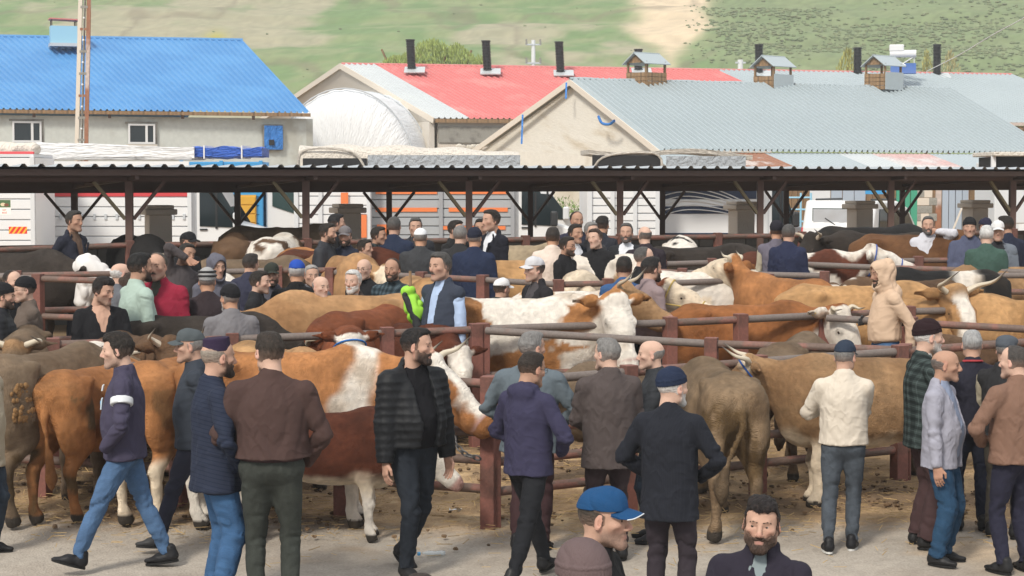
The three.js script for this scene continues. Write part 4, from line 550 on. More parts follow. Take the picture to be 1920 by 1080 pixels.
{ // sheds and walls behind the lot at the right
  const F = (px, s) => lot(px, s), t = thing('shed_wall', 'patchwork shed wall of planks, sheets, blocks and a green gate behind the car', 'wall', [0, 0, 0]);
  const seg = (name, px0, px1, m, n = 1) => { const s = 70; for (let i = 0; i < n; i++) { const a = F(lerp(px0, px1, i / n), s), b = F(lerp(px0, px1, (i + 1) / n), s); part(name, bx(b.x - a.x - (n > 1 ? .02 : .01), 2.2, .08 + .01 * (i % 3), (a.x + b.x) / 2, YF + 1.1, a.z + .02 * R(-1, 1)), m, t); } };
  seg('plank', 1440, 1516, M.wood, 7); seg('door_sheet', 1517, 1556, M.white2); seg('sheet', 1557, 1622, M.sheet, 3); seg('plank', 1623, 1678, M.wood, 5); seg('green_gate', 1679, 1719, M.green, 3); seg('rusty_post', 1753, 1764, M.rustsheet); seg('sheet', 1765, 1815, M.sheet, 4); seg('plank', 1816, 1838, M.wood, 2);
  const bg = bx(.22, .2, .12, 0, 0, 0, .01); for (let r = 0; r < 11; r++) for (let i = 0; i < 2 + (r % 2); i++) { const p = F(1724 + i * 15 + (r % 2 ? -6 : 0), 70); const m = part('block', bg, rnd() < .5 ? M.block : M.conc, t); m.position.set(p.x, YF + .1 + r * .21, p.z); }
  const p0 = F(1776, 73), p1 = F(1806, 73); part('leaning_plank', bar(off(p0, 0, .55, .1), off(p1, 0, 1.6, .1), .1, .03), M.fascia, t); const bl = F(1640, 71); part('blue_board', bx(.55, .35, .05, bl.x, YF + 1.95, bl.z + .1), M.bluep, t);
  const c = lot(1930, 72), ct = thing('container', 'white ribbed container with an orange sign at the far right', 'container', c.toArray(), 0); part('shell', bx(2.4, 2.5, 1.8, 0, 1.35, 0, .02), M.white, ct); for (let i = 0; i < 9; i++) part('rib', bx(.06, 2.3, .03, -1.1 + i * .27, 1.35, .915), M.white2, ct); part('orange_sign', bx(.16, .2, .02, -1.08, 1.75, .94), M.orange, ct);
  const rt = lot(1895, 84), rb = thing('lorry', 'white framed lorry hood with dark inside at the right edge', 'lorry', rt.toArray(), 0); part('opening', bx(1.7, .42, 1.6, .35, 2.45, -.2), M.interior, rb); part('roof', bx(1.9, .1, 2, .3, 2.72, 0, .03), M.creamtarp, rb); part('frame_post', bx(.09, .5, .1, -.6, 2.5, .8), M.white, rb); part('body', bx(1.8, 1.0, 1.9, .3, 1.7, 0, .03), M.white2, rb); addWheels(rb, [.2], .85, .4);  // hood opening is a solid dark box, its shade painted on
  const rk = thing('metal_rack', 'pale blue tubular rack before the plank wall', 'rack', lot(1485, 80).toArray()); for (let i = 0; i < 4; i++) part('tube', rod([-.45, .9 + i * .28, 0], [.45, .9 + i * .28, 0], .022), M.lightblue, rk); for (const x of [-.44, .2, .44]) part('upright', rod([x, 0, 0], [x, 1.85, 0], .025), M.lightblue, rk);
  const cw = thing('shed_wall', 'cream rendered wall low behind the white vans', 'wall', [0, 0, 0]), a = lot(980, 62), b = lot(1120, 62); part('wall', bx(b.x - a.x, 2.4, .3, (a.x + b.x) / 2, YF + 1.2, a.z), M.cream, cw);
}
// ------------------------------------------------------------------ cattle
const T_fur = dataTex(256, (u, v) => { const a = tnoise(u, v, 16, 4), b = tnoise(u + a * .02, v, 128, 3) * .6 + tnoise(u, v, 64, 8) * .4; return b; }, 1); T_fur.repeat.set(5, 1.6);
const M_cow = new THREE.MeshPhysicalMaterial({ vertexColors: true, roughness: .82, specularIntensity: .4, bumpMap: T_fur, bumpScale: .011 });
const M_horn = new THREE.MeshStandardMaterial({ vertexColors: true, roughness: .5 });
const COAT = { tan: [.47, .27, .13], gold: [.52, .3, .135], orange: [.42, .185, .07], red: [.2, .062, .026], darkred: [.115, .035, .018], cream: [.74, .62, .47], white: [.78, .72, .64], grey: [.19, .135, .088], brown: [.13, .075, .042], dark: [.045, .036, .03], black: [.018, .017, .017], fawn: [.34, .205, .105] };
// o: pos, yaw (0 faces right, 90 away), size, coat, coat2 + patch (-1..1, how much of coat2), face colour, neck [yaw, pitch], head [yaw, pitch], horns, legs shift, lod scale s
function cow(o) {
  const S = o.size ?? 1, scl = o.s ?? 200, cell = clamp((scl < 165 ? 6 : 5.5) / scl, .0215, .042) * (o.lod ?? 1) / S, F = new Field(), sd = o.seed ?? Math.abs(Math.round(o.pos.x * 37 + o.pos.z * 91)), rr = mulberry(sd);
  const root = thing('cow', o.label, o.cat || 'cow', [o.pos.x, o.pos.y + (o.dy || 0), o.pos.z], (o.yaw || 0) * RAD, o.group); root.scale.setScalar(S);
  const fat = o.fat ?? 1, hump = o.hump ?? 0;
  // trunk
  F.ell([-.02, .95, 0], [.72, .36 * fat, .3 * fat], { k: .1 }).ell([.1, .87, 0], [.52, .31 * fat, .285 * fat], { k: .1 });
  F.cap([-.62, 1.2, 0], [.42, 1.2, 0], .13, .13, { k: .12 });                       // backline
  F.ell([.45, 1.02, 0], [.34, .37, .235], { k: .12 }).ell([.55, .84, 0], [.25, .3, .2], { k: .12 });   // chest
  F.ell([-.6, 1.08, 0], [.3, .27, .25], { k: .1 });
  for (const s of [-1, 1]) F.ell([-.5, 1.25, s * .21], [.09, .06, .055], { k: .07 }).ell([-.36, 1.13, s * .33], [.14, .15, .09], { k: .1, sub: true }).ell([-.84, 1.17, s * .1], [.07, .07, .06], { k: .09 }).ell([-.68, .92, s * .17], [.215, .34, .125], { k: .09 }).ell([.46, .98, s * .18], [.2, .3, .1], { k: .1 });
  if (hump) F.ell([.5, 1.28, 0], [.25, .14 * hump, .13], { k: .12 });
  // legs
  const sp = o.step || [0, 0, 0, 0];
  [[.44, 1, 0], [.44, -1, 1], [-.66, 1, 2], [-.66, -1, 3]].forEach(([x, s, i]) => {
    const d = sp[i];
    if (i < 2) { const kx = x + d * .5; F.cap([x, .88, s * .17], [x - .03 + d * .2, .68, s * .175], .12, .085, { k: .06 }).cap([x - .03 + d * .2, .68, s * .175], [kx + .01, .4, s * .165], .08, .054, { k: .04 }).cap([kx + .01, .4, s * .165], [kx + .01, .38, s * .165], .056, .056, { k: .03 }).cap([kx, .38, s * .165], [x + d, .13, s * .165], .045, .04, { k: .03 }).cap([x + d, .13, s * .165], [x + d + .03, .05, s * .165], .047, .055, { k: .02 }).cap([x + d + .03, .05, s * .165], [x + d + .05, .0, s * .165], .056, .066, { k: .02, cut: true }); }
    else { const hx = x - .13 + d * .55; F.cap([x + .06, .86, s * .18], [x + .1 + d * .2, .7, s * .18], .13, .11, { k: .07 }).cap([x + .08 + d * .2, .7, s * .18], [hx, .47, s * .165], .1, .052, { k: .05 }).cap([hx - .02, .49, s * .165], [hx + .01, .43, s * .165], .05, .05, { k: .03 }).cap([hx, .45, s * .165], [x - .09 + d, .13, s * .165], .046, .04, { k: .03 }).cap([x - .09 + d, .13, s * .165], [x - .05 + d, .05, s * .165], .047, .056, { k: .02 }).cap([x - .05 + d, .05, s * .165], [x - .03 + d, .0, s * .165], .056, .066, { k: .02, cut: true }); }
  });
  if (o.udder) F.ell([-.38, .62, 0], [.17, .12, .14], { k: .06 });
  // tail
  const tb = [-.87, 1.2, 0], tm = [-.93, .95, .02], te = [-.9, .62, o.tail ?? .05], tz = [-.88, .42, (o.tail ?? .05) * 1.2];
  F.cap([-.78, 1.24, 0], tb, .05, .035, { k: .05 }).cap(tb, tm, .03, .024, { k: .03 }).cap(tm, te, .024, .02, { k: .02 }).cap(te, tz, .034, .05, { k: .03 }).cap(tz, add(tz, [.01, -.12, 0]), .05, .012, { k: .03 });
  // neck and head
  const ny = (o.neck ? o.neck[0] : 0) * RAD, np = (o.neck ? o.neck[1] : 12) * RAD, nl = .52, n0 = [.52, 1.08, 0];
  const dir = (a, p) => [Math.cos(p) * Math.cos(a), Math.sin(p), -Math.cos(p) * Math.sin(a)];
  const nd = dir(ny, np), poll = add(n0, mul(nd, nl)), ns = cross(nd, [0, 1, 0]);
  F.cap(n0, poll, .225, .125, { n: ns, s: .62, k: .12 }).cap(add(n0, [.02, -.2, 0]), add(poll, [-.02 * Math.cos(ny), -.12, .02 * Math.sin(ny)]), .13, .07, { n: ns, s: .6, k: .1 });
  const hy = ny + (o.head ? o.head[0] : 0) * RAD, hp = (o.head ? o.head[1] : -38) * RAD, hr = (o.head && o.head[2] || 0) * RAD;
  const hq = new THREE.Quaternion().setFromEuler(new THREE.Euler(hr, hy, hp, 'YZX')), H = (x, y, z) => { const v = new THREE.Vector3(x, y, z).applyQuaternion(hq); return [poll[0] + v.x, poll[1] + v.y, poll[2] + v.z]; };
  const ax = H(0, 0, 1), zx = sub(ax, poll), HS = o.headSize ?? 1, hh = (x, y, z) => H(x * HS, y * HS, z * HS);
  F.cap(hh(.02, .0, 0), hh(.2, .005, 0), .118 * HS, .1 * HS, { n: zx, s: .95, k: .05 }).cap(hh(.18, -.01, 0), hh(.44, -.03, 0), .098 * HS, .072 * HS, { n: zx, s: .86, k: .05 }).cap(hh(.42, -.035, 0), hh(.475, -.04, 0), .084 * HS, .073 * HS, { k: .03 });
  F.cap(hh(.04, -.1, 0), hh(.4, -.085, 0), .07 * HS, .045 * HS, { n: zx, s: .9, k: .05 });
  for (const s of [-1, 1]) {
    F.ell(hh(.15, .045, s * .09), [.04 * HS, .03 * HS, .03 * HS], { k: .03, q: hq }).ell(hh(.525, -.02, s * .042), [.026, .02, .018], { k: .015, sub: true });
    F.ell(hh(.155, .03, s * .113), [.024, .018, .016], { k: .012, sub: true });
    const ea = hh(-.01, .03, s * .1), eb = hh(-.06, .03 - .02 + (o.ears ?? 0) * .05, s * .17), ec = hh(-.075, -.01 + (o.ears ?? 0) * .08, s * .29), en = nrm(sub(hh(1, .1, 0), hh(0, 0, 0)));
    F.cap(ea, eb, .03 * HS, .055 * HS, { n: en, s: .35, k: .02 }).cap(eb, ec, .06 * HS, .026 * HS, { n: en, s: .3, k: .03 });
  }
  if (o.poll !== 0) F.ell(hh(-.015, .1, 0), [.07, .055, .085], { k: .05, q: hq });
  // colours
  const C1 = COAT[o.coat] || o.coat, C2 = COAT[o.coat2 || 'white'], CF = o.face ? COAT[o.face] : null, CB = o.belly ? COAT[o.belly] : null, CP = COAT[o.pollC] || null, CL = o.legC ? COAT[o.legC] : null, pa = o.patch ?? -9, hi = hq.clone().invert(), v = new THREE.Vector3(), dirt = o.dirt ?? .25, ps = o.patchScale ?? 2.2;
  const muz = o.muzzle || (['grey', 'dark', 'black', 'brown', 'fawn'].includes(o.coat) && !CF ? [.03, .026, .024] : [.5, .29, .25]);
  const g = F.mesh(cell, { disp: (x, y, z) => (vnoise(x * 26, y * 26, z * 26) - .5) * .008 + (vnoise(x * 6, y * 6, z * 6) - .5) * .014 + (x > -.3 && x < .4 && y > .7 && y < 1.15 ? .006 * Math.sin(x * 38 + y * 6) * (o.ribs ?? .7) : 0) - ridge(x * 4 + 2, y * 5, z * 4 + sd) * .009 });
  col(g, (x, y, z, c, nx, nyy) => {
    v.set(x - poll[0], y - poll[1], z - poll[2]).applyQuaternion(hi); const lx = v.x / HS, ly = v.y / HS, lz = v.z / HS, onHead = lx > -.14 && Math.abs(ly) < .25 && Math.abs(lz) < .36 && (Math.hypot(x - poll[0], y - poll[1], z - poll[2]) < .62);
    const n = fbm(x * ps + sd, y * ps, z * ps + sd * .37, 4), n2 = fbm(x * 5 + 3, y * 9, z * 5, 3), n3 = vnoise(x * 45, y * 20, z * 45);
    let k = o.patchFn ? o.patchFn(x, y, z, n) : (n - .5) * 5 + pa; k = sstep(-.06, .06, k); let r = [lerp(C1[0], C2[0], k), lerp(C1[1], C2[1], k), lerp(C1[2], C2[2], k)]; const isC2 = k > .5;
    if (!isC2 && o.shade !== 0) { const t = .92 + (n2 - .5) * .75 + (fbm(x * 2.4 + sd, y * 2.4, z * 2.4, 3) - .5) * .7; r = mix3(mul(r, t), [r[0] * .62, r[1] * .55, r[2] * .5], sstep(.52, .68, fbm(x * 1.8 + sd * 3, y * 2.6, z * 1.8, 3)) * .55); }
    if (CB) { const t = sstep(.74, .6, y + (n - .5) * .3); r = mix3(r, CB, t); }
    if (CL && y < .62) r = mix3(r, CL, sstep(.6, .46, y + (n - .5) * .3));
    if (onHead && lx > -.03) {
      const earness = sstep(.12, .15, Math.abs(lz)) * sstep(.12, .05, lx);
      if (CF) { const w = o.blaze ? sstep(.075, .055, Math.abs(lz) + (n2 - .5) * .06) * (ly > -.03 ? 1 : 0) : 1; const t = sstep(-.0, .05, lx + (n - .5) * .08 + .06 * (ly > .05)) * w * (1 - earness); r = mix3(r, CF, t); }
      if (CP) r = mix3(r, CP, sstep(.09, .0, lx) * sstep(.0, .05, ly) * (1 - earness));
      const mz = sstep(.43, .47, lx + (n2 - .5) * .03); r = mix3(r, muz, mz); if (!CF && muz[0] < .1) r = mix3(r, [.45, .4, .34], .5 * sstep(.36, .41, lx) * (1 - mz));
      const ey = Math.hypot(lx - .155, ly - .035) < .035 && Math.abs(lz) > .07 ? .55 : 0; r = mix3(r, [.05, .035, .03], ey * .6);
      if (earness > .3 && nx) r = mix3(r, mul(C1, 1.15), .5);
    }
    if (y < .07) r = [.05, .042, .035]; else if (dirt && (x < -.3 || y < .55)) { const t = sstep(.56, .7, fbm(x * 4 + 9, y * 3, z * 4 + sd, 4)) * dirt * 2.2 * (x < -.45 && y > .5 && y < 1.15 ? 1 : y < .5 ? .9 : .2); r = mix3(r, [.1, .062, .028], clamp(t)); } if (isC2 && o.dirt !== 0) r = mix3(r, [.35, .24, .14], clamp(sstep(.52, .72, fbm(x * 3 + 9, y * 4, z * 3 + sd, 4)) * .5));
    if (x < -.84 && y < .62 && y > .25 && nx !== undefined && Math.abs(z - te[2]) < .09 && x < -.82) r = mul(r, o.switchK ?? .7);
    const m = .68 + .36 * n3 + .26 * vnoise(x * 22, y * 60, z * 22); c[0] = r[0] * m; c[1] = r[1] * m; c[2] = r[2] * m;
  });
  const body = part('body', g, M_cow, root);
  for (const s of [-1, 1]) {
    const e = part('eye', new THREE.SphereGeometry(.021, 10, 8).translate(...hh(.155, .032, s * .1)), M_iris, body);
    if (o.horns) {
      const L = o.horns, up = o.hornUp ?? 1, pts = [hh(-.015, .07, s * .09), hh(-.03, .1 + .02 * L, s * (.09 + .1 * L)), hh(.0 + .03 * L, .1 + .1 * L * up, s * (.09 + .17 * L)), hh(.02 + .06 * L, .11 + .24 * L * up, s * (.09 + .16 * L))];
      const hg = tube(pts, .033, 14, 8, (t) => Math.max(.06, 1 - t * .93)), cnt = hg.attributes.position.count; const cc = new Float32Array(cnt * 3); for (let i = 0; i < cnt; i++) { const t = Math.floor(i / 9) / 14, a = o.hornC || [.5, .44, .34], b = mix3(a, [.08, .07, .06], sstep(.55, .95, t)); cc.set(b, i * 3); } hg.setAttribute('color', new THREE.BufferAttribute(cc, 3)); part('horn', hg, M_horn, body);
    }
  }
  if (o.tag) for (const s of [-1, 1]) part('ear_tag', bx(.008, .055, .05).applyQuaternion(hq).translate(...hh(-.045, .0, s * .22)), cloth([.75, .5, .05], 'shell', .5), body);
  if (o.halter) {
    const m = cloth(o.halter, 'knit'), ring = (x, ry, rz, yc) => { const pts = []; for (let i = 0; i <= 16; i++) { const a = i / 16 * Math.PI * 2; pts.push(hh(x, yc + ry * Math.sin(a), rz * Math.cos(a))); } return tube(pts, .009, 32, 6); };
    const b = [ring(.33, .105, .088, -.045), ring(.03, .17, .13, -.03)]; for (const s of [-1, 1]) b.push(tube([hh(.33, -.03, s * .09), hh(.2, -.03, s * .108), hh(.04, -.06, s * .125)], .009, 10, 6));
    part('halter', merge(b), m, body);
  }
  if (o.extra) o.extra({ root, body, hh, poll, hq, S });
  return root;
}
const M_skin = new THREE.MeshPhysicalMaterial({ vertexColors: true, roughness: .55, specularIntensity: .35 }); M_skin.bumpMap = T_cloth; M_skin.bumpScale = .0012;
const M_eyeW = new THREE.MeshStandardMaterial({ color: new THREE.Color().setRGB(.32, .29, .27), roughness: .3 }), M_iris = new THREE.MeshStandardMaterial({ color: new THREE.Color().setRGB(.03, .018, .01), roughness: .25 });
const T_hair = dataTex(128, (u, v) => .6 * tnoise(u, v, 40, 4) + .4 * tnoise(u, v, 90, 8), 1); T_hair.repeat.set(9, 4);
const M_hair = new THREE.MeshPhysicalMaterial({ roughness: .6, specularIntensity: .35, bumpMap: T_hair, bumpScale: .005, vertexColors: true });
// the head, in its own frame: origin between the ears, +z the face, +y up; f: face variant 0..1 numbers
function headField(F, f, grow = 0) {
  const w = f.wide ?? 1, j = f.jaw ?? 1, g = grow;
  F.ell([0, .032, -.016], [.074 * w + g, .085 + g, .097 + g], { k: .03 });
  F.ell([0, .045, .03], [.06 * w + g, .058 + g, .052 + g], { k: .03 });                                  // forehead
  F.ell([0, -.03, .03], [.057 * w + g, .082 + g, .06 + g], { k: .03 });                                   // face
  for (const s of [-1, 1]) F.cap([s * .056 * w * j, -.03, -.002], [s * .05 * w * j, -.068, .008], .02 + g, .017 + g, { k: .02 }).cap([s * .05 * w * j, -.068, .008], [s * .014, -.101, .07], .017 + g, .0175 + g, { k: .02 });
  F.cap([-.014, -.101, .07], [.014, -.101, .07], .0175 + g, .0175 + g, { k: .02 });
  return F;
}
function headSkin(f, cell) {
  const F = headField(new Field(), f), n = f.nose ?? 1, w = f.wide ?? 1;
  F.cap([-.03, .027, .079], [.03, .027, .079], .0115, .0115, { k: .014 });
  for (const s of [-1, 1]) {
    F.ell([s * .032, .004, .098], [.021, .0125, .018], { k: .012, sub: true });
    F.ell([s * .046 * w, -.018, .057], [.018, .015, .022], { k: .028 });
    F.ell([s * .0105 * n, -.036, .095], [.0075 * n, .0068, .011], { k: .006 });
    F.ell([s * .079 * w, -.002, -.006], [.008, .033, .019], { k: .007, rot: [.18, s * .45, s * .14] });
    F.ell([s * .085 * w, .003, .001], [.005, .02, .009], { k: .005, sub: true, rot: [.18, s * .45, 0] });
    F.ell([s * .054, -.055, .074], [.01, .022, .012], { k: .025, sub: true });
    F.cap([s * .019, .0112, .082], [s * .044, .0075, .072], .005, .0044, { k: .005 });                      // upper lid
    F.cap([s * .02, -.006, .081], [s * .043, -.0055, .0725], .0042, .0038, { k: .006 });                     // lower lid
  }
  F.cap([0, .02, .084], [0, -.026, .107 + .006 * (n - 1)], .0082 * n, .0105 * n, { k: .01 }).ell([0, -.031, .108], [.0098 * n, .0085, .0095], { k: .007 });
  F.cap([-.018, -.0625, .084], [.018, -.0625, .084], .0058, .0058, { k: .007 }).cap([-.014, -.0735, .0845], [.014, -.0735, .0845], .0066, .0066, { k: .006 });
  F.cap([-.018, -.0685, .0945], [.018, -.0685, .0945], .002, .002, { k: .003, sub: true });
  F.ell([0, -.102, .078], [.018, .014, .013], { k: .014 });
  F.cap([0, -.05, -.03], [0, -.215, -.06], .053, .06, { k: .03 });
  const G = F.mesh(cell), sk = f.skin || [.46, .26, .17], st = f.stubble ?? .25;
  return col(G, (x, y, z, o) => {
    const red = .6 * Math.exp(-((Math.abs(x) - .042) ** 2 + (y + .028) ** 2) / .0005) * (z > .03 ? 1 : 0) + (Math.abs(x) < .016 && y < -.015 && y > -.045 && z > .1 ? .6 : 0) + (Math.abs(x) > .073 * w ? .7 : 0);
    const lip = Math.exp(-((x / .021) ** 4 + ((y + .068) / .0095) ** 4)) * (z > .075 ? 1 : 0);
    const br = sstep(-.028, -.055, y + .3 * Math.max(0, .045 - Math.abs(x)) * (y > -.05 ? 1 : 0)) * sstep(-.14, -.112, y) * sstep(-.025, .008, z) * (1 - lip) * st * (.75 + .5 * vnoise(x * 300, y * 300, z * 300));
    const sockShade = Math.exp(-(((Math.abs(x) - .032) / .02) ** 2 + ((y - .004) / .011) ** 2)) * (z > .05 ? .22 : 0);  // shade of the eye sockets, painted into the skin colour
    const m = .9 + .12 * fbm(x * 60, y * 60, z * 60, 2) + .08 * vnoise(x * 260, y * 260, z * 260);
    let r = sk[0] * (1 + .03 * red - .35 * sockShade) * m, gg = sk[1] * (1 - .13 * red - .42 * sockShade) * m, b = sk[2] * (1 - .1 * red - .42 * sockShade) * m;
    r = lerp(r, sk[0] * .8, lip); gg = lerp(gg, sk[1] * .64, lip); b = lerp(b, sk[2] * .72, lip);
    r = lerp(r, .06, br); gg = lerp(gg, .047, br); b = lerp(b, .042, br); o[0] = r; o[1] = gg; o[2] = b;
  });
}
const headCache = new Map(), accCache = new Map();
// hair edge: for a height, how far forward the hair reaches
function pl(v, t) { for (let i = 1; i < t.length; i++) if (v <= t[i][0]) return lerp(t[i - 1][1], t[i][1], clamp((v - t[i - 1][0]) / (t[i][0] - t[i - 1][0]))); return t[t.length - 1][1]; }
const HAIRLINE = { under: [[-.1, -.09], [-.068, -.05], [-.035, -.004], [-.01, .016], [.03, .024], [.05, -.02], [.06, -.2], [.2, -.2]], short: [[-.1, -.09], [-.072, -.05], [-.035, -.006], [-.012, .02], [.02, .026], [.05, .04], [.07, .056], [.082, .075], [.09, .2], [.2, .2]], crop: [[-.1, -.09], [-.06, -.05], [-.03, -.004], [-.008, .016], [.045, .035], [.075, .055], [.088, .075], [.095, .2], [.2, .2]], full: [[-.1, -.09], [-.078, -.05], [-.04, -.004], [-.015, .024], [.03, .032], [.05, .05], [.064, .07], [.07, .2], [.2, .2]], recede: [[-.1, -.09], [-.06, -.045], [-.03, -.004], [.0, .012], [.05, .015], [.08, .02], [.105, .035], [.2, .035]], bald: [[-.1, -.09], [-.065, -.045], [-.03, -.004], [.0, .008], [.02, -.004], [.045, -.05], [.055, -.2], [.2, -.2]] };
// tint: hair colour c with skin showing through towards the edges and where it is cut short
function tinted(g, c, skin, fade, f = 150) { return col(g, (x, y, z, o) => { const t = clamp(fade(x, y, z) + .16 * (vnoise(x * f, y * f * .6, z * f) - .5)), k = .72 + .56 * vnoise(x * f * .8, y * f * .3, z * f * .8) + .25 * (vnoise(x * 35, y * 25, z * 35) - .5); for (let i = 0; i < 3; i++) o[i] = lerp(c[i] * k, skin[i] * .82, clamp(t)); }); }
function accessory(kind, f, cell) {
  const key = kind + cell + (f.wide ?? 1) + (f.jaw ?? 1) + (/hair|beard|must|brow/.test(kind) ? JSON.stringify([f.hairC, f.beardC, f.brow, f.skin]) : ''); if (accCache.has(key)) return accCache.get(key);
  const w = f.wide ?? 1, hc = f.hairC || [.018, .015, .013], bc = f.beardC || hc, sk = f.skin; let g;
  const [k0, k1] = kind.split(':');
  if (k0 === 'hair') {
    const L = HAIRLINE[k1], th = { under: .003, short: .007, crop: .005, full: .009, recede: .005, bald: .004 }[k1] + Math.max(0, cell - .005) * .7, F = headField(new Field(), f, th);
    if (k1 === 'full') F.ell([.012, .094, .045], [.056, .032, .046], { k: .025 }).ell([-.012, .104, .0], [.064, .034, .07], { k: .03 }).ell([-.02, .078, .066], [.03, .02, .022], { k: .02 });
    if (k1 === 'short') F.ell([0, .094, .012], [.058, .03, .074], { k: .03 });
    if (k1 === 'crop') F.ell([0, .092, .0], [.056, .028, .075], { k: .03 });
    F.clip((x, y, z) => (z - pl(y + .014 * (vnoise(x * 110, 3, z * 50) - .5) - .014 * sstep(.02, .06, Math.abs(x)) * (y > .05 ? 1 : 0), L)) * .7).clip((x, y, z) => -.08 - y + .012 * vnoise(x * 100, 1, 4));
    const A = { full: .009, short: .006, crop: .003 }[k1] || .002;
    g = tinted(F.mesh(cell * 1.15, { disp: (x, y, z) => (ridge(x * 42 + z * 14, y * 26, z * 22) - .12) * A + (vnoise(x * 150, y * 60, z * 90) - .5) * A * .6 }), hc, sk, (x, y, z) => (k1 === 'full' ? .3 : k1 === 'recede' || k1 === 'bald' || k1 === 'under' ? .6 : .42) * sstep(.055, -.07, y) - .02 + .5 * sstep(-.016, .0, z - pl(y, L)) * (k1 === 'full' ? .3 : 1));
  } else if (k0 === 'beard') {
    const th = k1 === 'long' ? .016 : .0035, F = headField(new Field(), f, th);
    if (k1 === 'long') F.ell([0, -.122, .07], [.036, .036, .03], { k: .03 });
    F.ell([0, -.102, .078], [.018 + th, .014 + th, .013 + th], { k: .014 }).cap([-.016, -.053, .084], [.016, -.053, .084], .008 + th * .4, .008 + th * .4, { k: .01 });
    F.clip((x, y, z) => y - (-.043 + .032 * sstep(.035, .062, Math.abs(x)) - .004 * vnoise(x * 120, 3, z * 120))).clip((x, y, z) => .004 - z).clip((x, y, z) => -(Math.hypot(x / .0215, (y + .0685) / .0092) - 1) * .009);
    g = tinted(F.mesh(cell, { disp: (x, y, z) => (vnoise(x * 150, y * 70, z * 150) - .5) * (k1 === 'long' ? .008 : .003) }), bc, sk, (x, y, z) => (k1 === 'long' ? .03 : .08) + .5 * sstep(.03, .008, z) + .25 * sstep(-.07, -.035, y) * sstep(.025, .045, Math.abs(x)));
  } else if (k0 === 'moustache') {
    g = tinted(new Field().cap([0, -.0515, .0955], [.024, -.0605, .084], .0075, .004, { k: .004 }).cap([0, -.0515, .0955], [-.024, -.0605, .084], .0075, .004, { k: .004 }).mesh(Math.min(cell, .0055)), bc, sk, () => .1);
  } else if (k0 === 'brow') {
    const s = k1 === 'l' ? -1 : 1; g = tinted(new Field().cap([s * .013, .0235, .0895], [s * .032, .0285, .0865], .0056, .005, { k: .004 }).cap([s * .032, .0285, .0865], [s * .05, .022, .073], .005, .003, { k: .004 }).mesh(Math.min(Math.max(cell, .0045), .006)), f.brow || mix3(hc, [.02, .016, .012], .5), sk, () => .18);
  } else if (k0 === 'cap') {
    const F = headField(new Field(), f, .011); F.ell([0, .082, -.002], [.074 * w, .05, .086], { k: .03 }).ell([0, .1, .03], [.05, .035, .045], { k: .03 });
    F.clip((x, y, z) => .046 - .1 * z * .3 - y);
    const cr = F.mesh(Math.min(cell, .0085), { disp: (x, y, z) => ridge(x * 9 + 4, y * 14 + z * 9, z * 10) * .006 - .003 * Math.exp(-((Math.abs(x) / .004) ** 2)) });
    const pos = [], idx = [], nu = 20, nv = 7; for (const t of [1, -1]) for (let j = 0; j <= nv; j++) for (let i = 0; i <= nu; i++) { const u = -1 + 2 * i / nu, x = .072 * u, z1 = .086 + .078 * Math.sqrt(Math.max(0, 1 - u * u)), z = lerp(.045, z1, j / nv); pos.push(x, capBrim(x, z) + t * .003 * (j < nv ? 1 : .2), z); }
    const N = (nu + 1) * (nv + 1), id = (t, i, j) => t * N + j * (nu + 1) + i; for (let j = 0; j < nv; j++) for (let i = 0; i < nu; i++) { idx.push(id(0, i, j), id(0, i, j + 1), id(0, i + 1, j + 1), id(0, i, j), id(0, i + 1, j + 1), id(0, i + 1, j), id(1, i, j), id(1, i + 1, j + 1), id(1, i, j + 1), id(1, i, j), id(1, i + 1, j), id(1, i + 1, j + 1)); } for (let i = 0; i < nu; i++) idx.push(id(0, i, nv), id(1, i, nv), id(1, i + 1, nv), id(0, i, nv), id(1, i + 1, nv), id(0, i + 1, nv));
    const br = new THREE.BufferGeometry(); br.setAttribute('position', new THREE.Float32BufferAttribute(pos, 3)); br.setAttribute('uv', new THREE.Float32BufferAttribute(pos.filter((_, i) => i % 3 !== 1), 2)); br.setIndex(idx); br.computeVertexNormals();
    g = merge([cr, br]);
  } else if (k0 === 'flatcap') {
    const F = new Field(); F.ell([0, .078, .012], [.09, .05, .114], { k: .03, rot: [.12, 0, 0] }).ell([0, .05, -.02], [.086 * w, .06, .102], { k: .02 }); F.ell([0, .05, .1], [.068, .011, .052], { k: .012, rot: [.22, 0, 0] }); F.clip((x, y, z) => (.035 + .06 * z) - y);
    g = F.mesh(Math.min(cell, .007), { disp: (x, y, z) => ridge(x * 10, y * 10, z * 10) * .005 });
  } else if (k0 === 'beanie') {
    const F = headField(new Field(), f, .011); F.ell([0, .082, -.02], [.074, .062, .09], { k: .03 }); F.clip((x, y, z) => .03 + .14 * z - y);
    g = F.mesh(Math.min(cell, .007), { disp: (x, y, z) => .0016 * Math.sin(Math.atan2(x, z) * 44) * (y < .06 ? 1 : .5) + ridge(x * 9 + 3, y * 8 + x * 6, z * 9) * .006 + (Math.abs(y - .068 - .14 * z) < .006 ? -.003 : 0) });
  } else if (k0 === 'skullcap') {
    const F = headField(new Field(), f, .009); F.clip((x, y, z) => .05 + .08 * z - y);
    g = F.mesh(Math.min(cell, .006));
  } else if (k0 === 'fez') {
    const F = new Field().cap([0, .045, -.012], [0, .128, -.018], .09, .082, { n: [1, 0, 0], s: .86, cut: true, cut0: true });
    g = F.mesh(Math.min(cell, .007));
  } else if (k0 === 'hood') {
    const F = headField(new Field(), f, .024); F.cap([0, -.06, -.03], [0, -.19, -.05], .085, .12, { k: .05 }); F.ell([0, .03, -.06], [.08, .105, .085], { k: .04 });
    F.clip((x, y, z) => .07 - Math.hypot(x * 1.05, (y + .02) * .72, Math.min(0, z - .05) * .55)).clip((x, y, z) => z - .1);
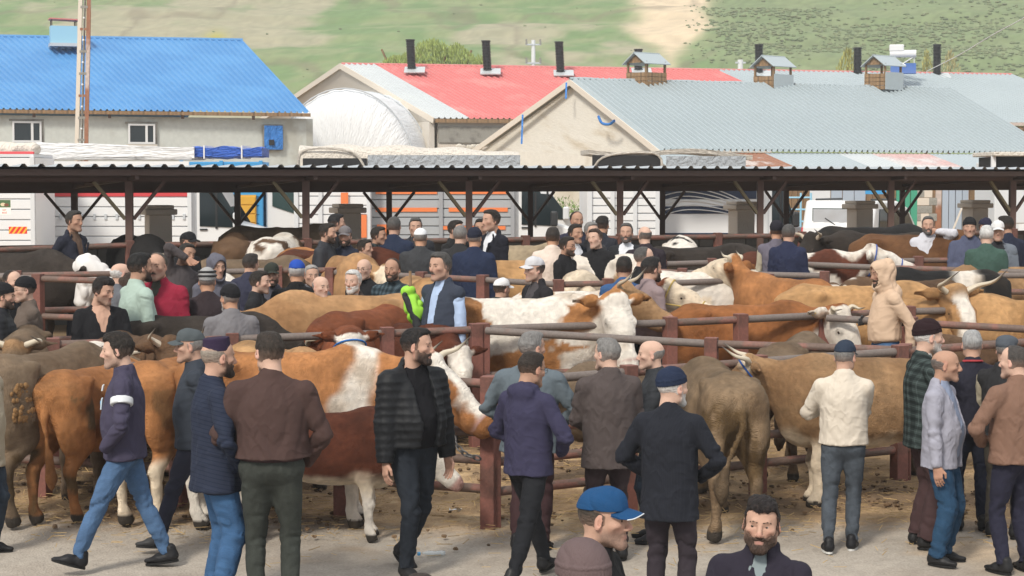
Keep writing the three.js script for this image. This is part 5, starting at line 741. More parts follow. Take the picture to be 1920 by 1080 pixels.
    g = F.mesh(Math.min(cell, .008), { disp: (x, y, z) => ridge(x * 10, y * 12 + z * 8, z * 10) * .014 });
  }
  accCache.set(key, g); return g;
}
const capBrim = (x, z) => .056 - .27 * (z - .08) - 7 * x * x;
const FINGERS = [[-.03, .083, .0088], [-.01, .09, .0092], [.011, .084, .009], [.03, .066, .008]];
// a hand merged into the body mesh: w wrist, dir along the forearm, pn palm normal, curl in radians, side for the thumb
function handGeo(w, dir, pn, curl, side, skin, cell) {
  const F = new Field(), y = nrm(dir); let z = sub(pn, mul(y, pn[0] * y[0] + pn[1] * y[1] + pn[2] * y[2])); z = nrm(z); const x = cross(y, z);
  const P = (a, b, c) => add(w, add(mul(x, a), add(mul(y, b), mul(z, c))));
  F.cap(P(0, -.04, 0), P(0, .02, 0), .027, .03, { n: z, s: .75, k: .02 });
  F.cap(P(-.012, .03, 0), P(-.018, .085, .0), .026, .024, { n: z, s: .55, k: .015 }).cap(P(.012, .03, 0), P(.02, .08, .0), .026, .023, { n: z, s: .55, k: .015 });
  FINGERS.forEach(([fx, fl, fr], i) => {
    let p = P(fx, .09, 0), a = curl * .55 + i * .06; const seg = [.45, .32, .23];
    for (let s = 0; s < 3; s++) { const q = add(p, add(mul(y, fl * seg[s] * Math.cos(a)), mul(z, fl * seg[s] * Math.sin(a)))); F.cap(p, q, fr - .0006 * s, fr - .0006 * (s + 1), { k: .003 }); p = q; a += curl * (.7 - .15 * s); }
  });
  let p = P(-.032 * side, .03, .006), q = P(-.058 * side, .062, .016), r = P(-.058 * side + .01 * side * curl, .095, .02 + .012 * curl); F.cap(p, q, .013, .0105, { k: .012 }).cap(q, r, .0105, .0085, { k: .004 });
  return col(F.mesh(cell), (a, b, c, o) => { const m = .95 + .14 * vnoise(a * 80, b * 80, c * 80); o[0] = skin[0] * .98 * m; o[1] = skin[1] * .93 * m; o[2] = skin[2] * .92 * m; });
}
const HANDS = { // wrist (from the body's middle, x outward) and elbow pole, palm normal, curl, visible
  hang: [.255, .83, .04, [.6, 0, -1], [-1, 0, .2], .5, 1], pocket: [.185, .93, .13, [1, 0, -.7], 0, 0, 0], jacket: [.17, 1.0, .17, [1, 0, -.5], 0, 0, 0], behind: [.06, .97, -.19, [1, 0, -.4], [0, .2, -1], .6, 1], front: [.05, 1.0, .2, [1, -.2, -.3], [0, .3, -1], .7, 1], folded: [-.08, 1.14, .22, [1, -.5, .2], 0, 0, 0], swingF: [.24, .86, .2, [.5, 0, -1], [-1, 0, .2], .6, 1], swingB: [.24, .88, -.16, [.5, 0, -1], [-1, 0, .2], .6, 1], rail: [.2, 1.1, .36, [.7, -.6, -.2], [0, -1, .2], 1.1, 1], hip: [.2, 1.0, -.02, [1, 0, -.6], 0, 0, 0], phone: [.1, 1.18, .28, [.8, -.8, 0], [-.6, .4, -.6], 1.2, 1], up: [-.02, 1.66, .14, [1, 1, -.2], [0, 0, 1], .8, 1], ear: [.13, 1.55, .1, [1, -.3, .2], [-1, 0, 0], .9, 1], reach: [.22, 1.16, .42, [.6, -.8, 0], [0, -1, 0], .7, 1],
};
function person(o) {
  const h = o.h ?? 1.72, S = h / 1.75, scl = o.s ?? 200, lod = o.lod ?? 1, cell = clamp((scl > 225 ? 4 : 4.6) / scl, .0098, .031) * lod / S, hc = +(clamp((scl > 225 ? 1.85 : 2.1) / scl, .0043, .0125)).toFixed(4), lcell = cell * (o.legsHidden ?? scl < 215 ? 2 : 1);
  const rr = mulberry(o.seed ?? Math.floor(o.pos.x * 991 + o.pos.z * 577)), f = o.face || {}, skin = f.skin || [.46, .26, .17];
  f.skin = skin;
  const root = thing('person', o.label, 'person', [o.pos.x, o.pos.y + (o.dy || 0), o.pos.z], (o.yaw || 0) * RAD, o.group); root.scale.setScalar(S);
  const W = (o.build ?? 1) * 1.06, belly = o.belly ?? .02, leanX = (o.lean || 0) * RAD, leanZ = (o.tilt || 0) * RAD, tw = (o.twist || 0) * RAD;
  const piv = [0, .95 - (o.sit || 0), 0], Q = new THREE.Quaternion().setFromEuler(new THREE.Euler(leanX, tw, leanZ, 'YXZ')), Qi = Q.clone().invert();
  const up = (p) => { const v = V3(sub(p, [0, .95, 0])).applyQuaternion(Q); return [v.x + piv[0], v.y + piv[1], v.z + piv[2]]; };
  const vt = new THREE.Vector3(), toT = (x, y, z) => { vt.set(x - piv[0], y - piv[1], z - piv[2]).applyQuaternion(Qi); vt.y += .95; return vt; };
  // joints
  const SH = [-1, 1].map((s) => up([s * .178 * W, 1.392 + (o.shrug || 0), -.012])), arms = ['L', 'R'].map((n, i) => {
    const s = i ? 1 : -1, H = HANDS[(i ? o.handR : o.handL) || o.hands || 'hang'], t = (i ? o.atR : o.atL); const wr = t ? up(t) : up([s * H[0] * (H[0] > .15 ? .5 + .5 * W : 1), H[1], H[2] + (H[2] > .08 ? belly * .6 : 0)]);
    const pv = V3([s * H[3][0], H[3][1], H[3][2]]).applyQuaternion(Q); const [e, w] = ik(SH[i], wr, .295, .265, [pv.x, pv.y, pv.z]); return { s, e, w, H };
  });
  const leg = o.legs || {}, legs = [-1, 1].map((s, i) => {
    const hip = [s * .088, .9 - (o.sit || 0), 0]; const a = (i ? leg.R : leg.L) || [s * .11, .085, 0, 0];   // ankle x, y, z, heel lift angle
    const [k, an] = ik(hip, [a[0], a[1], a[2]], .43, .405, [s * .12, 0, 1]); return { hip, k, an, pitch: a[3] || 0, turn: a[4] ?? s * 10 };
  });
  // head frame
  const hq = new THREE.Quaternion().setFromEuler(new THREE.Euler((o.nod || 0) * RAD, (o.look || 0) * RAD, (o.roll || 0) * RAD, 'YXZ')), nb = up([0, 1.49, -.02]), ho = V3([0, .145, .05]).applyQuaternion(new THREE.Quaternion().slerp(hq, .5)), hd = add(nb, [ho.x, ho.y, ho.z]);
  if (o.neckF) { hd[2] += o.neckF; hd[1] -= o.neckF * .3; }
  const HM = new THREE.Matrix4().compose(V3(hd), Q.clone().multiply(hq), new THREE.Vector3(1.07, 1.07, 1.07));
  const hk = JSON.stringify(f) + hc; if (!headCache.has(hk)) headCache.set(hk, headSkin(f, hc));
  // body: thin core under the clothes, head and hands
  const core = new Field().cap(up([0, .98, 0]), up([0, 1.38, 0]), .07, .075, { k: .05 }).cap(SH[0], SH[1], .032, .032, { k: .04 }).cap(up([0, 1.38, -.01]), mix3(nb, hd, .35), .05, .045, { k: .04 });
  for (const a of arms) core.cap(SH[a.s > 0 ? 1 : 0], a.e, .032, .026, { k: .03 }).cap(a.e, a.w, .026, .024, { k: .02 });
  for (const l of legs) core.cap([l.hip[0] * .6, l.hip[1], 0], l.hip, .05, .05, { k: .04 }).cap(l.hip, l.k, .045, .036, { k: .03 }).cap(l.k, l.an, .036, .028, { k: .02 });
  const flat = (g) => col(g, (x, y, z, c) => { c[0] = skin[0]; c[1] = skin[1]; c[2] = skin[2]; });
  const bits = [headCache.get(hk).clone().applyMatrix4(HM), flat(core.mesh(Math.max(cell * 2, .045)))];
  arms.forEach((a) => { if (a.H[6]) { const d = sub(a.w, a.e), pnv = V3([a.s * a.H[4][0], a.H[4][1], a.H[4][2]]).applyQuaternion(Q); const hg = handGeo(a.w, a.handDir || d, [pnv.x, pnv.y, pnv.z], a.H[5], a.s, o.gloves || skin, scl > 225 ? .0055 : .011); if (o.gloves) part('glove', hg, M_skin, root); else bits.push(hg); } });
  const body = part('body', merge(bits), M_skin, root);
  // eyes, brows, hair, beard, hat
  const onHead = (name, g, m, par) => { const q = part(name, g, m, par || body); HM.decompose(q.position, q.quaternion, q.scale); return q; };
  const eyes = o.eyes ?? true;
  if (eyes) { for (const s of [-1, 1]) { const e = onHead('eye', new THREE.SphereGeometry(.0118, 10, 7).translate(s * .032, .003, .0705), M_eyeW); if (scl > 150) { const d = nrm([(o.gaze ?? 0) * .5, 0, 1]); part('iris', new THREE.SphereGeometry(.0074, 8, 6).translate(s * .032 + d[0] * .0078, .004, .0705 + d[2] * .0078), M_iris, e); } }
    for (const s of ['l', 'r']) onHead('eyebrow', accessory('brow:' + s, f, hc), M_hair); }
  
  if (f.hair) onHead('hair', accessory('hair:' + (o.hat || o.hood ? 'under' : f.hair), f, hc), M_hair);
  if (f.beard) onHead('beard', accessory('beard:' + f.beard, f, hc), M_hair);
  if (f.moustache) onHead('moustache', accessory('moustache', f, hc), M_hair);
  if (o.hat) { const ht = onHead(o.hat.name || { cap: 'cap', flatcap: 'flat_cap', beanie: 'beanie', skullcap: 'skullcap', fez: 'felt_cap' }[o.hat.kind], accessory(o.hat.kind, f, hc), cloth(o.hat.c, o.hat.tex || 'hat', .9), root); if (o.hat.extra) o.hat.extra(ht); }
  if (f.glasses) { const g = []; for (const s of [-1, 1]) { g.push(new THREE.TorusGeometry(.019, .0016, 5, 16).translate(s * .031, .002, .103)); g.push(rod([s * .05, .006, .098], [s * .078, .008, 0], .0016, .0016, 5)); } g.push(rod([-.012, .004, .104], [.012, .004, .104], .0016, .0016, 5)); onHead('glasses', merge(g), cloth([.02, .02, .022], 'shell', .3), root); }
  // trousers
  const tr = o.trousers || { c: [.03, .035, .05] }, low = o.cutLegs ? .55 : 0;
  {
    const F = new Field(), loose = tr.loose ?? 0, sit = o.sit || 0;
    F.ell([0, .93 - sit, -.012], [.158 * W + loose * .5, .135, .118 + belly * .4], { k: .05 });
    legs.forEach((l) => { F.cap(l.hip, l.k, .097 * (.5 + .5 * W) + loose * .5, .071 + loose, { k: .05 }); const d = sub(l.an, l.k), e = add(l.k, mul(d, 1.03)); F.cap(l.k, e, .069 + loose, .057 + loose * 1.1 + (tr.flare || 0), { k: .025, cut: true }); });
    { const jh = (o.jacket || {}).hem ?? .86, ty = (o.jacket && o.jacket.open && o.shirt && (o.jacket.open[2] ?? -1) > 0 ? Math.max(jh, o.shirt.hem ?? .88) + .02 : jh) + .008; F.clip((x, y, z) => y - (ty - sit)); } if (o.bend) F.clip(() => -1);
    const sd = rr() * 50, amp = tr.fold ?? 1;
    part('trousers', F.mesh(lcell, { disp: (x, y, z) => { const near = Math.max(Math.exp(-(((y - .52) / .1) ** 2)), Math.exp(-(((y - .14) / .1) ** 2)), .35 * Math.exp(-(((y - .84) / .08) ** 2))); const n = ridge(x * 6 + sd, y * 17 + z * 8 + x * 5, z * 6); return amp * (n * .02 * (near + .12) - .004 + ridge(x * 14, y * 3 + sd + z * 5, z * 14) * .006); } }), cloth(tr.c, tr.tex || 'plain'), root);
  }
  if (!o.noShoes) legs.forEach((l) => {
    const c = Math.cos(l.turn * RAD), s = Math.sin(l.turn * RAD), pq = l.pitch * RAD, fw = (a, b, cz = 0) => { const z = a * Math.cos(pq) + b * Math.sin(pq), y = -a * Math.sin(pq) + b * Math.cos(pq); return [l.an[0] + s * z + c * cz, l.an[1] + y, l.an[2] + c * z - s * cz]; };
    const F = new Field().cap(fw(-.045, -.035), fw(.06, -.04), .038, .042, { k: .03, n: [0, 1, 0], s: .95 }).cap(fw(.06, -.045), fw(.155, -.06), .044, .03, { k: .03, n: [0, 1, 0], s: .62 }).cap(fw(-.03, .02), fw(-.03, -.03), .042, .042, { k: .03 });
    F.clip((x, y, z) => { const yy = (y - l.an[1]) * Math.cos(pq) + Math.sin(pq) * ((z - l.an[2]) * c + (x - l.an[0]) * s); return -.079 - yy; });
    const sh = part('shoe', F.mesh(Math.max(lcell * .75, .008)), cloth((o.shoes || {}).c || [.015, .015, .016], 'shell', .5), root);
    const so = new THREE.Shape(); so.absellipse(0, .048, .044, .128, 0, Math.PI * 2); const sg = new THREE.ExtrudeGeometry(so, { depth: .016, bevelEnabled: false, curveSegments: 10 }); sg.rotateX(Math.PI / 2); sg.translate(0, -.068, 0); sg.rotateX(pq); sg.rotateY(l.turn * RAD); sg.translate(...l.an); part('sole', sg, cloth((o.shoes || {}).sole || [.012, .012, .012], 'shell', .7), sh);
  });
  // shirt in the opening, then the jacket
  const jk = o.jacket || { c: [.03, .03, .04] }, gT = (jk.puff || 0) + .018, hem = jk.hem ?? .86;
  const torso = (F, g, k = .05) => {
    const E = (c, r) => F.ell(up(c), [r[0], r[1], r[2]], { k, q: Q });
    E([0, 1.1, .008 + belly * .5], [.16 * W + g * .8, .2, .115 + belly + g]); E([0, 1.265, -.002], [.172 * W + g, .19, .118 + g]); for (const s of [-1, 1]) F.cap(up([s * .03, 1.452, -.02]), up([s * .165 * W, 1.392, -.014]), .05 + g * .5, .054 + g * .6, { k });
    E([0, 1.28, -.045], [.14 * W + g, .17, .09 + g]); F.cap(up([0, 1.40, -.02]), up([0, 1.5, -.025]), .09 + g * .4, .058 + g * .3, { k });
  };
  if (o.shirt) {
    const F = new Field(); torso(F, .004); if (o.shirt.collar !== 0) F.cap(up([0, 1.47, -.012]), up([0, 1.525, -.012]), .066, .064, { k: .015, cut: true });
    F.cap(up([0, 1.1, 0]), up([0, o.shirt.hem ?? .88, .005]), .158 * W, .164 * W, { n: V3([0, 0, 1]).applyQuaternion(Q).toArray(), s: .72 + belly * 2, k: .05, cut: true });
    F.clip((x, y, z) => .0 - toT(x, y, z).z); part(o.shirt.name || 'shirt', F.mesh(cell), cloth(o.shirt.c, o.shirt.tex || 'plain'), root);
  }
  const sleeves = jk.sleeves !== 0, F = new Field(); torso(F, gT);
  const zf = V3([0, 0, 1]).applyQuaternion(Q).toArray(), depth = .7 + belly * 2.2;
  F.cap(up([0, 1.14, 0]), up([0, hem, .0]), .158 * W + gT, (.168 * W + gT + (jk.flare ?? .02)), { n: zf, s: depth, k: .05, cut: true });
  if (0) F.cap(up([0, hem - .045, 0]), up([0, hem + .02, 0]), .163 * W + gT, .163 * W + gT, { n: zf, s: depth, k: .005, cut: true, cut0: true });
  const armField = (F, g) => arms.forEach((a) => { const sh = SH[a.s > 0 ? 1 : 0]; F.cap(sh, a.e, .052 + g, .045 + g, { k: .03 }); const d = sub(a.w, a.e), L = len(d), e = add(a.e, mul(d, (L + (jk.cuff ?? .01)) / L)); F.cap(a.e, e, .047 + g, .033 + g * .8, { k: .02, cut: true }); });
  if (sleeves) armField(F, gT * .85);
  else { for (const a of arms) F.ell(SH[a.s > 0 ? 1 : 0], [.06, .075, .07], { k: .03 }); }
  if (jk.collar !== 0) F.cap(up([0, 1.465, -.02]), up([0, 1.525 + (jk.collar || 0), -.012 + .2 * (jk.collar || 0)]), .082 + gT * .3, .076 + gT * .3, { k: .02, cut: true });
  if (jk.hoodDown) F.ell(up([0, 1.47, -.085]), [.13, .075, .06], { k: .03, q: Q }).cap(up([-.09, 1.5, -.02]), up([-.03, 1.43, .09]), .03, .022, { k: .02 }).cap(up([.09, 1.5, -.02]), up([.03, 1.43, .09]), .03, .022, { k: .02 });
  const op = jk.open; // [half width at chest, bottom of the V (height), half width at hem]
  if (op) F.clip((x, y, z) => { const t = toT(x, y, z); if (t.z < .0) return -1; const w = t.y > op[1] ? lerp(op[2] ?? 0, op[0], clamp((t.y - op[1]) / (1.45 - op[1]))) : (op[2] ?? -1); return Math.min(w - Math.abs(t.x - (op[3] || 0)), .05); });
  const sd = rr() * 60, pu = jk.puff || 0, amp = jk.fold ?? 1;
  const fold = (x, y, z) => {
    const t = toT(x, y, z), ty = t.y, tx = t.x, tz = t.z; let e = 0;
    // nearest arm segment for folds at the elbows
    let ad = 9, as = 0, ax = 0; for (const a of arms) { const de = Math.hypot(x - a.e[0], y - a.e[1], z - a.e[2]); if (de < ad) { ad = de; } const d = sub(a.w, a.e), L = len(d), tt = ((x - a.e[0]) * d[0] + (y - a.e[1]) * d[1] + (z - a.e[2]) * d[2]) / L; const dd = Math.hypot(x - a.e[0] - d[0] / L * clamp(tt, -.3, L), y - a.e[1] - d[1] / L * clamp(tt, -.3, L), z - a.e[2] - d[2] / L * clamp(tt, -.3, L)); if (dd < .085 && (Math.abs(tx) > .165 * W || tz > .16 || tz < -.15)) { as = tt; ax = 1; } }
    if (pu) { const v = ax && sleeves ? as : ty; const s = Math.abs(Math.sin(v * Math.PI / (jk.baffle || .056))); e += pu * .27 * (Math.pow(s, .6) - .7) + ridge(x * 13, y * 7 + x * 5, z * 13) * .004; return e; }
    if (jk.ribs && ty > 1.0 && !ax) e += .0;
    const el = Math.exp(-((ad / .13) ** 2)), hm = Math.exp(-(((ty - hem - .05) / .1) ** 2)), n1 = ridge(x * 6 + sd, y * 19 + x * 8, z * 7), n2 = ridge(tx * 11 + sd, ty * 3.5 + tx * 5, tz * 7), n3 = ridge(tx * 6 + sd, ty * 9 - Math.abs(tx) * 14, tz * 5);
    e += amp * (ax ? n1 * (.008 + .02 * el) : n2 * .008 + n3 * (.0035 + .008 * hm)) - .004 * amp; return e;
  };
  const jm = part(jk.name || 'jacket', F.mesh(pu && scl > 150 ? cell * .75 : cell, { disp: fold }), cloth(jk.c, jk.tex || 'plain', jk.rough ?? .88), root);
  if (!sleeves && o.shirt) { const F2 = new Field(); armField(F2, .008); part('sleeve', F2.mesh(cell, { disp: (x, y, z) => (vnoise(x * 14 + sd, y * 22, z * 14) - .5) * .016 }), cloth(o.shirt.c, o.shirt.tex || 'plain'), root); }
  if (op && jk.lapel) { for (const s of [-1, 1]) { const a = up([s * .075, 1.485, .045]), b = up([s * (op[0] + .05), 1.36, .135 + belly * .3]), c = up([s * .02, op[1] + .01, .155 + belly]), d = up([s * .05, 1.47, .06]); const L = new Field().cap(a, b, .02, .024, { n: zf, s: .35, k: .01 }).cap(b, c, .024, .012, { n: zf, s: .35, k: .01 }); part('lapel', L.mesh(Math.max(cell * .6, .007)), cloth(jk.c, jk.tex || 'plain', jk.rough ?? .88), jm); } }
  if (o.hood) onHead('hood', accessory('hood', f, hc), cloth(jk.c, jk.tex || 'plain'), jm);
  root.userData.joints = undefined; delete root.userData.joints;
  if (o.extra) o.extra({ root, jm, up, arms, legs, hd, HM, onHead, zf, body, S, cell, W, belly, SH });
  return root;
}
// ------------------------------------------------------------------ cattle, placed by the line of the back: px, y of the back, px per metre there
function cw(label, px, yb, s, yaw, o = {}) {
  const D = FP / s, top = atDepth(px, yb, D), g = ground(D); return cow({ headSize: 1.13, group: o.group, ...o, label, pos: new THREE.Vector3(top.x, g, -D), s, yaw, size: o.size ?? clamp((top.y - g) / 1.335, .7, 1.12) });
}
// before the first rails
cw('grey brown cow with dung caked rump seen from behind at the left edge', 92, 662, 229, 66, { coat: 'grey', dirt: .55, neck: [10, 5], horns: .5, tail: .12, extra: ({ root }) => { const r = mulberry(5), gs = [0, 1, 2].map((k) => { const g = new THREE.IcosahedronGeometry(.035, 1), p = g.attributes.position; for (let i = 0; i < p.count; i++) { const n = .7 + .7 * vnoise(p.getX(i) * 40 + k * 7, p.getY(i) * 40, p.getZ(i) * 40); p.setXYZ(i, p.getX(i) * n, p.getY(i) * n * 1.1, p.getZ(i) * n * .7); } g.computeVertexNormals(); return g; }), m = mat(.22, .12, .045, .9); for (let i = 0; i < 42; i++) { const a = r(), b = r(), z = -.3 - .012 * Math.sin(b * 6), x = -.72 + (a - .5) * .24, y = 1.0 + (b - .5) * .3; const q = part('dung_clod', gs[i % 3], m, root); q.position.set(x, y, -z - .008 - 1.1 * (x + .7) ** 2); q.rotation.z = r() * 6; q.scale.setScalar(.35 + r() * .5); } } });
cw('orange brown heifer seen from behind beside the dung caked cow', 182, 690, 228, 70, { coat: 'orange', dirt: .5, neck: [0, 5], step: [0, 0, .08, -.08] });
cw('light brown cow with white hind legs behind the striped cardigan man', 340, 672, 229, 72, { coat: 'orange', legC: 'cream', dirt: .3, neck: [0, 0] });
const C4 = cw('large brown and white spotted cow with pale horns chained to the corner post', 552, 662, 236, 2, { coat: 'orange', patchFn: (x, y, z, n) => .13 - Math.abs(x - .5 + (1 - y) * .25) + (n - .5) * .5 + sstep(.8, .6, y) * .3 * (x > -.3 ? 1 : 0), seed: 12, face: 'white', blaze: 1, horns: .55, hornUp: 1.4, neck: [-12, 11], head: [-16, -33], legC: 'white', fat: .95, headSize: 1.3 });
cw('dark red calf with white legs and white face, head lowered, below the spotted cow', 612, 775, 244, 3, { coat: 'darkred', face: 'white', legC: 'white', belly: 'cream', neck: [-5, -14], head: [-5, -42], headSize: 1.05, fat: .92 });
cw('muddy grey brown cow seen from behind right of the pinstripe suit', 1342, 692, 236, 97, { coat: [.21, .145, .088], muzzle: [.03, .026, .024], dirt: .45, neck: [10, 0], tail: -.12, switchK: .5 });
cw('shaggy fawn cow with cream poll facing left behind the cream jacket man', 1622, 676, 226, 178, { coat: 'fawn', pollC: 'cream', belly: 'cream', horns: .6, hornUp: 1.5, dirt: .5, neck: [-6, 17], head: [0, -40], halter: [.03, .09, .3], fat: 1.08 });
cw('grey cow with blue halter and dark horns facing left past the grey jacket', 1190, 690, 219, 176, { coat: 'grey', horns: .5, neck: [15, -4], head: [18, -38], halter: [.03, .25, .6], face: 'fawn', seed: 4 });
// just behind the first rails
cw('dark grey brown back of a cow behind the front rail, centre right', 1492, 640, 207, 68, { coat: 'grey', dirt: .2, neck: [0, -10] });
cw('small grey cow lying low behind the front rail right of the navy cap', 1655, 678, 212, 10, { coat: 'grey', neck: [0, 5], head: [-30, -20] });
cw('grey brown horned cow with big pale ears at the left edge', 48, 624, 203, -78, { coat: 'grey', horns: 1.0, hornUp: 1.5, pollC: 'fawn', neck: [-6, 18], head: [-10, -62], headSize: 1.25 });
cw('brown calf with cream poll behind the left front rail', 165, 655, 213, -84, { coat: 'red', patch: .1, face: 'cream', pollC: 'cream', neck: [0, 16], head: [0, -60] });
cw('dark brown horned cow looking right behind the purple jacket walker', 258, 634, 207, -62, { coat: 'brown', horns: .7, hornUp: 1.4, neck: [0, 22], head: [0, -42], headSize: 1.2 });
cw('tan calf with cream ears between the flat cap and the brown jacket', 462, 655, 218, -84, { coat: 'gold', face: 'cream', pollC: 'cream', neck: [0, 16], head: [0, -60] });
cw('tan calf looking right just behind the brown jacket man', 530, 657, 215, -58, { coat: 'tan', neck: [0, 14], head: [0, -50] });
// middle pens
cw('long backed black cow with pale horn, middle left', 385, 596, 196, -2, { coat: 'dark', horns: .75, neck: [-4, -8], head: [0, -40] });
cw('big golden tan cow facing left, middle left behind the red cow', 640, 556, 186, 182, { coat: 'tan', neck: [20, -2], head: [30, -38], headSize: 1.1 });
cw('dark red cow rump beside the navy puffer man', 690, 584, 191, 62, { coat: 'red', neck: [0, -20], head: [0, -40] });
cw('white faced red calf with blue halter looking over the paired post', 652, 616, 199, -84, { coat: 'red', face: 'white', pollC: 'white', neck: [0, 22], head: [10, -66], halter: [.04, .2, .6], headSize: 1.25 });
cw('dark red calf with white face bowed beside the twin posts', 775, 622, 192, -48, { coat: 'darkred', face: 'white', pollC: 'white', neck: [-20, -2], head: [-10, -55], size: .86, headSize: 1.15 });
cw('white and tan spotted cow with white face, centre of the market', 978, 562, 190, 2, { coat: [.43, .2, .075], patch: .28, patchScale: 1.7, seed: 31, face: 'white', pollC: 'white', neck: [-44, 24], head: [-26, -56], headSize: 1.35 });
cw('orange horned cow looking right over the white faced cow', 1012, 575, 185, 2, { coat: 'orange', face: 'fawn', horns: .6, hornUp: 1.3, neck: [-6, 44], head: [-14, -24], headSize: 1.28, hornC: [.4, .33, .24] });
cw('curly cream headed bull with yellow halter looking right', 1096, 562, 178, 0, { coat: 'red', face: 'cream', pollC: 'cream', neck: [-6, 38], head: [-10, -20], headSize: 1.38, halter: [.55, .4, .12] });
cw('orange brown cow with white flank patches and drooping white face', 1400, 574, 183, 1, { coat: [.33, .13, .045], patch: -.5, seed: 8, face: 'white', pollC: 'white', neck: [-30, 16], head: [-18, -54], headSize: 1.4, tag: 1, horns: .35, belly: 'cream' });
cw('golden cow with white blaze and curved horns beside the hooded handler', 1618, 538, 177, 1, { coat: 'gold', face: 'white', blaze: 1, pollC: 'fawn', horns: .7, hornUp: 2, neck: [-46, 17], head: [-24, -52], headSize: 1.4 });
cw('orange calf with raised head looking away, upper right', 1468, 524, 163, 122, { coat: 'orange', horns: .3, neck: [10, 44], head: [10, -10], face: 'cream', headSize: 1.3 });
cw('white faced brown eared cow staring at the camera, upper right', 1680, 528, 163, 181, { coat: 'brown', patch: -.3, face: 'white', pollC: 'white', horns: .25, neck: [48, 12], head: [32, -50], headSize: 1.22 });
cw('black cow with broad white band near the right edge', 1758, 510, 158, 184, { coat: 'black', patchFn: (x, y, z, n) => .17 - Math.abs(x + .3 + (y - 1) * .15) + (n - .5) * .25, seed: 3, neck: [0, 0] });
cw('golden cow looking right at the right edge', 1775, 560, 179, -8, { coat: 'gold', horns: .4, neck: [0, 14], head: [0, -22], halter: [.1, .08, .06] });
cw('dark brown cow behind the rails at the right edge', 1850, 640, 203, 170, { coat: 'brown', neck: [0, -5] });
cw('cream calf lying low behind the dark rail, centre right', 1330, 512, 157, 2, { coat: 'cream', neck: [-20, -6], head: [0, -30], patch: .1 });
cw('tan back of a calf behind the centre rails', 1085, 548, 169, 0, { coat: 'gold', patch: -.1, neck: [0, -12] });
cw('tan calf with white face beside the wooden stick', 790, 528, 171, -78, { coat: 'gold', face: 'cream', neck: [0, 0] });
// upper pens
const E1 = cw('black bull with white cloth over its head, upper left', 22, 476, 147, -2, { coat: 'dark', neck: [-4, 2], head: [0, -32], headSize: 1.2 });
cw('tan horned calf facing the camera in front of the grey shirt man', 300, 506, 150, -74, { coat: 'gold', face: 'cream', horns: .5, neck: [0, 2], size: .86 });
cw('grey back of a cow behind the grey hood', 480, 488, 148, 5, { coat: 'grey', neck: [0, -8] });
cw('tan and cream calf behind the red sweater', 345, 518, 155, 20, { coat: 'gold', patch: .15, neck: [0, -10] });
cw('orange tan bull facing left, upper middle', 625, 474, 143, 176, { coat: 'orange', neck: [0, -4], hump: .6 });
cw('cream polled calf behind the bald man with glasses', 640, 482, 149, -55, { coat: 'tan', face: 'cream', pollC: 'cream', neck: [0, 4], headSize: 1.2 });
cw('brown bull with cream head and rope halter looking right, upper middle', 640, 472, 146, -4, { coat: 'darkred', face: 'cream', pollC: 'cream', neck: [0, 10], head: [-6, -24], headSize: 1.3, halter: [.3, .1, .06] });
cw('golden tan cow back between the navy suit and the white cap', 955, 490, 150, 178, { coat: 'gold', neck: [0, -4] });
cw('cream and tan cow behind the cream vest man', 1095, 480, 149, 158, { coat: 'gold', patch: .1, face: 'cream', neck: [0, -6] });
cw('cream faced calf with halter facing the camera below the vest man', 1082, 500, 155, -84, { coat: 'cream', face: 'cream', neck: [0, -2], head: [0, -50], halter: [.12, .09, .08], size: .9 });
cw('black bull standing side on, upper right', 1318, 466, 141, 2, { coat: 'dark', neck: [0, -4], head: [0, -36], hump: .5 });
cw('brown and white cow with raised white head and blue halter, upper right', 1496, 476, 144, 1, { coat: 'darkred', patch: .22, patchScale: 1.6, seed: 21, face: 'white', pollC: 'white', neck: [0, 24], head: [0, -14], headSize: 1.3, halter: [.06, .12, .4] });
cw('large brown bull with white haltered head, far right', 1722, 444, 137, -24, { coat: [.15, .07, .03], face: 'white', pollC: 'white', hump: 1, neck: [0, -4], head: [-10, -45], fat: 1.08, halter: [.3, .25, .2] });
cw('dark horned bull looking left below the white car', 1645, 440, 131, 196, { coat: 'dark', horns: .55, hornUp: 1.3, neck: [10, 16], head: [20, -40], headSize: 1.15, hornC: [.4, .33, .25] });
cw('black cow standing under the canopy below the white car', 1640, 428, 124, 0, { coat: 'black', neck: [0, 0] });
cw('beige cow raising its head before the grey lorry cab', 985, 462, 134, -28, { coat: [.42, .33, .22], face: 'cream', neck: [0, 30], head: [0, -50], headSize: 1.2 });
cw('black calf with white blaze under the canopy, upper left', 262, 446, 134, -64, { coat: 'black', face: 'cream', blaze: 1, neck: [0, -6], head: [0, -55] });
cw('brown cow under the canopy left of the pale one', 436, 446, 133, 96, { coat: 'brown', neck: [0, 0] });
cw('brown cow with pale patches under the canopy', 520, 446, 134, 84, { coat: 'brown', patch: .05, neck: [0, 0] });
cw('grey brown cow standing behind the others below the blue lorry', 535, 428, 126, 0, { coat: 'grey', neck: [0, -8] });
cw('black and white calf with halter beside the white shirt man', 1150, 462, 141, -60, { coat: 'black', face: 'white', blaze: 1, patch: -.1, neck: [0, 6], head: [0, -45], halter: [.05, .2, .5], size: .88 });
cw('black and white cow under the canopy right of the bald man', 1275, 450, 129, 84, { coat: 'black', patch: .05, neck: [0, 0] });
cw('brownish grey cow behind rails at the far right edge', 1885, 502, 150, 172, { coat: 'fawn', neck: [0, 0] });

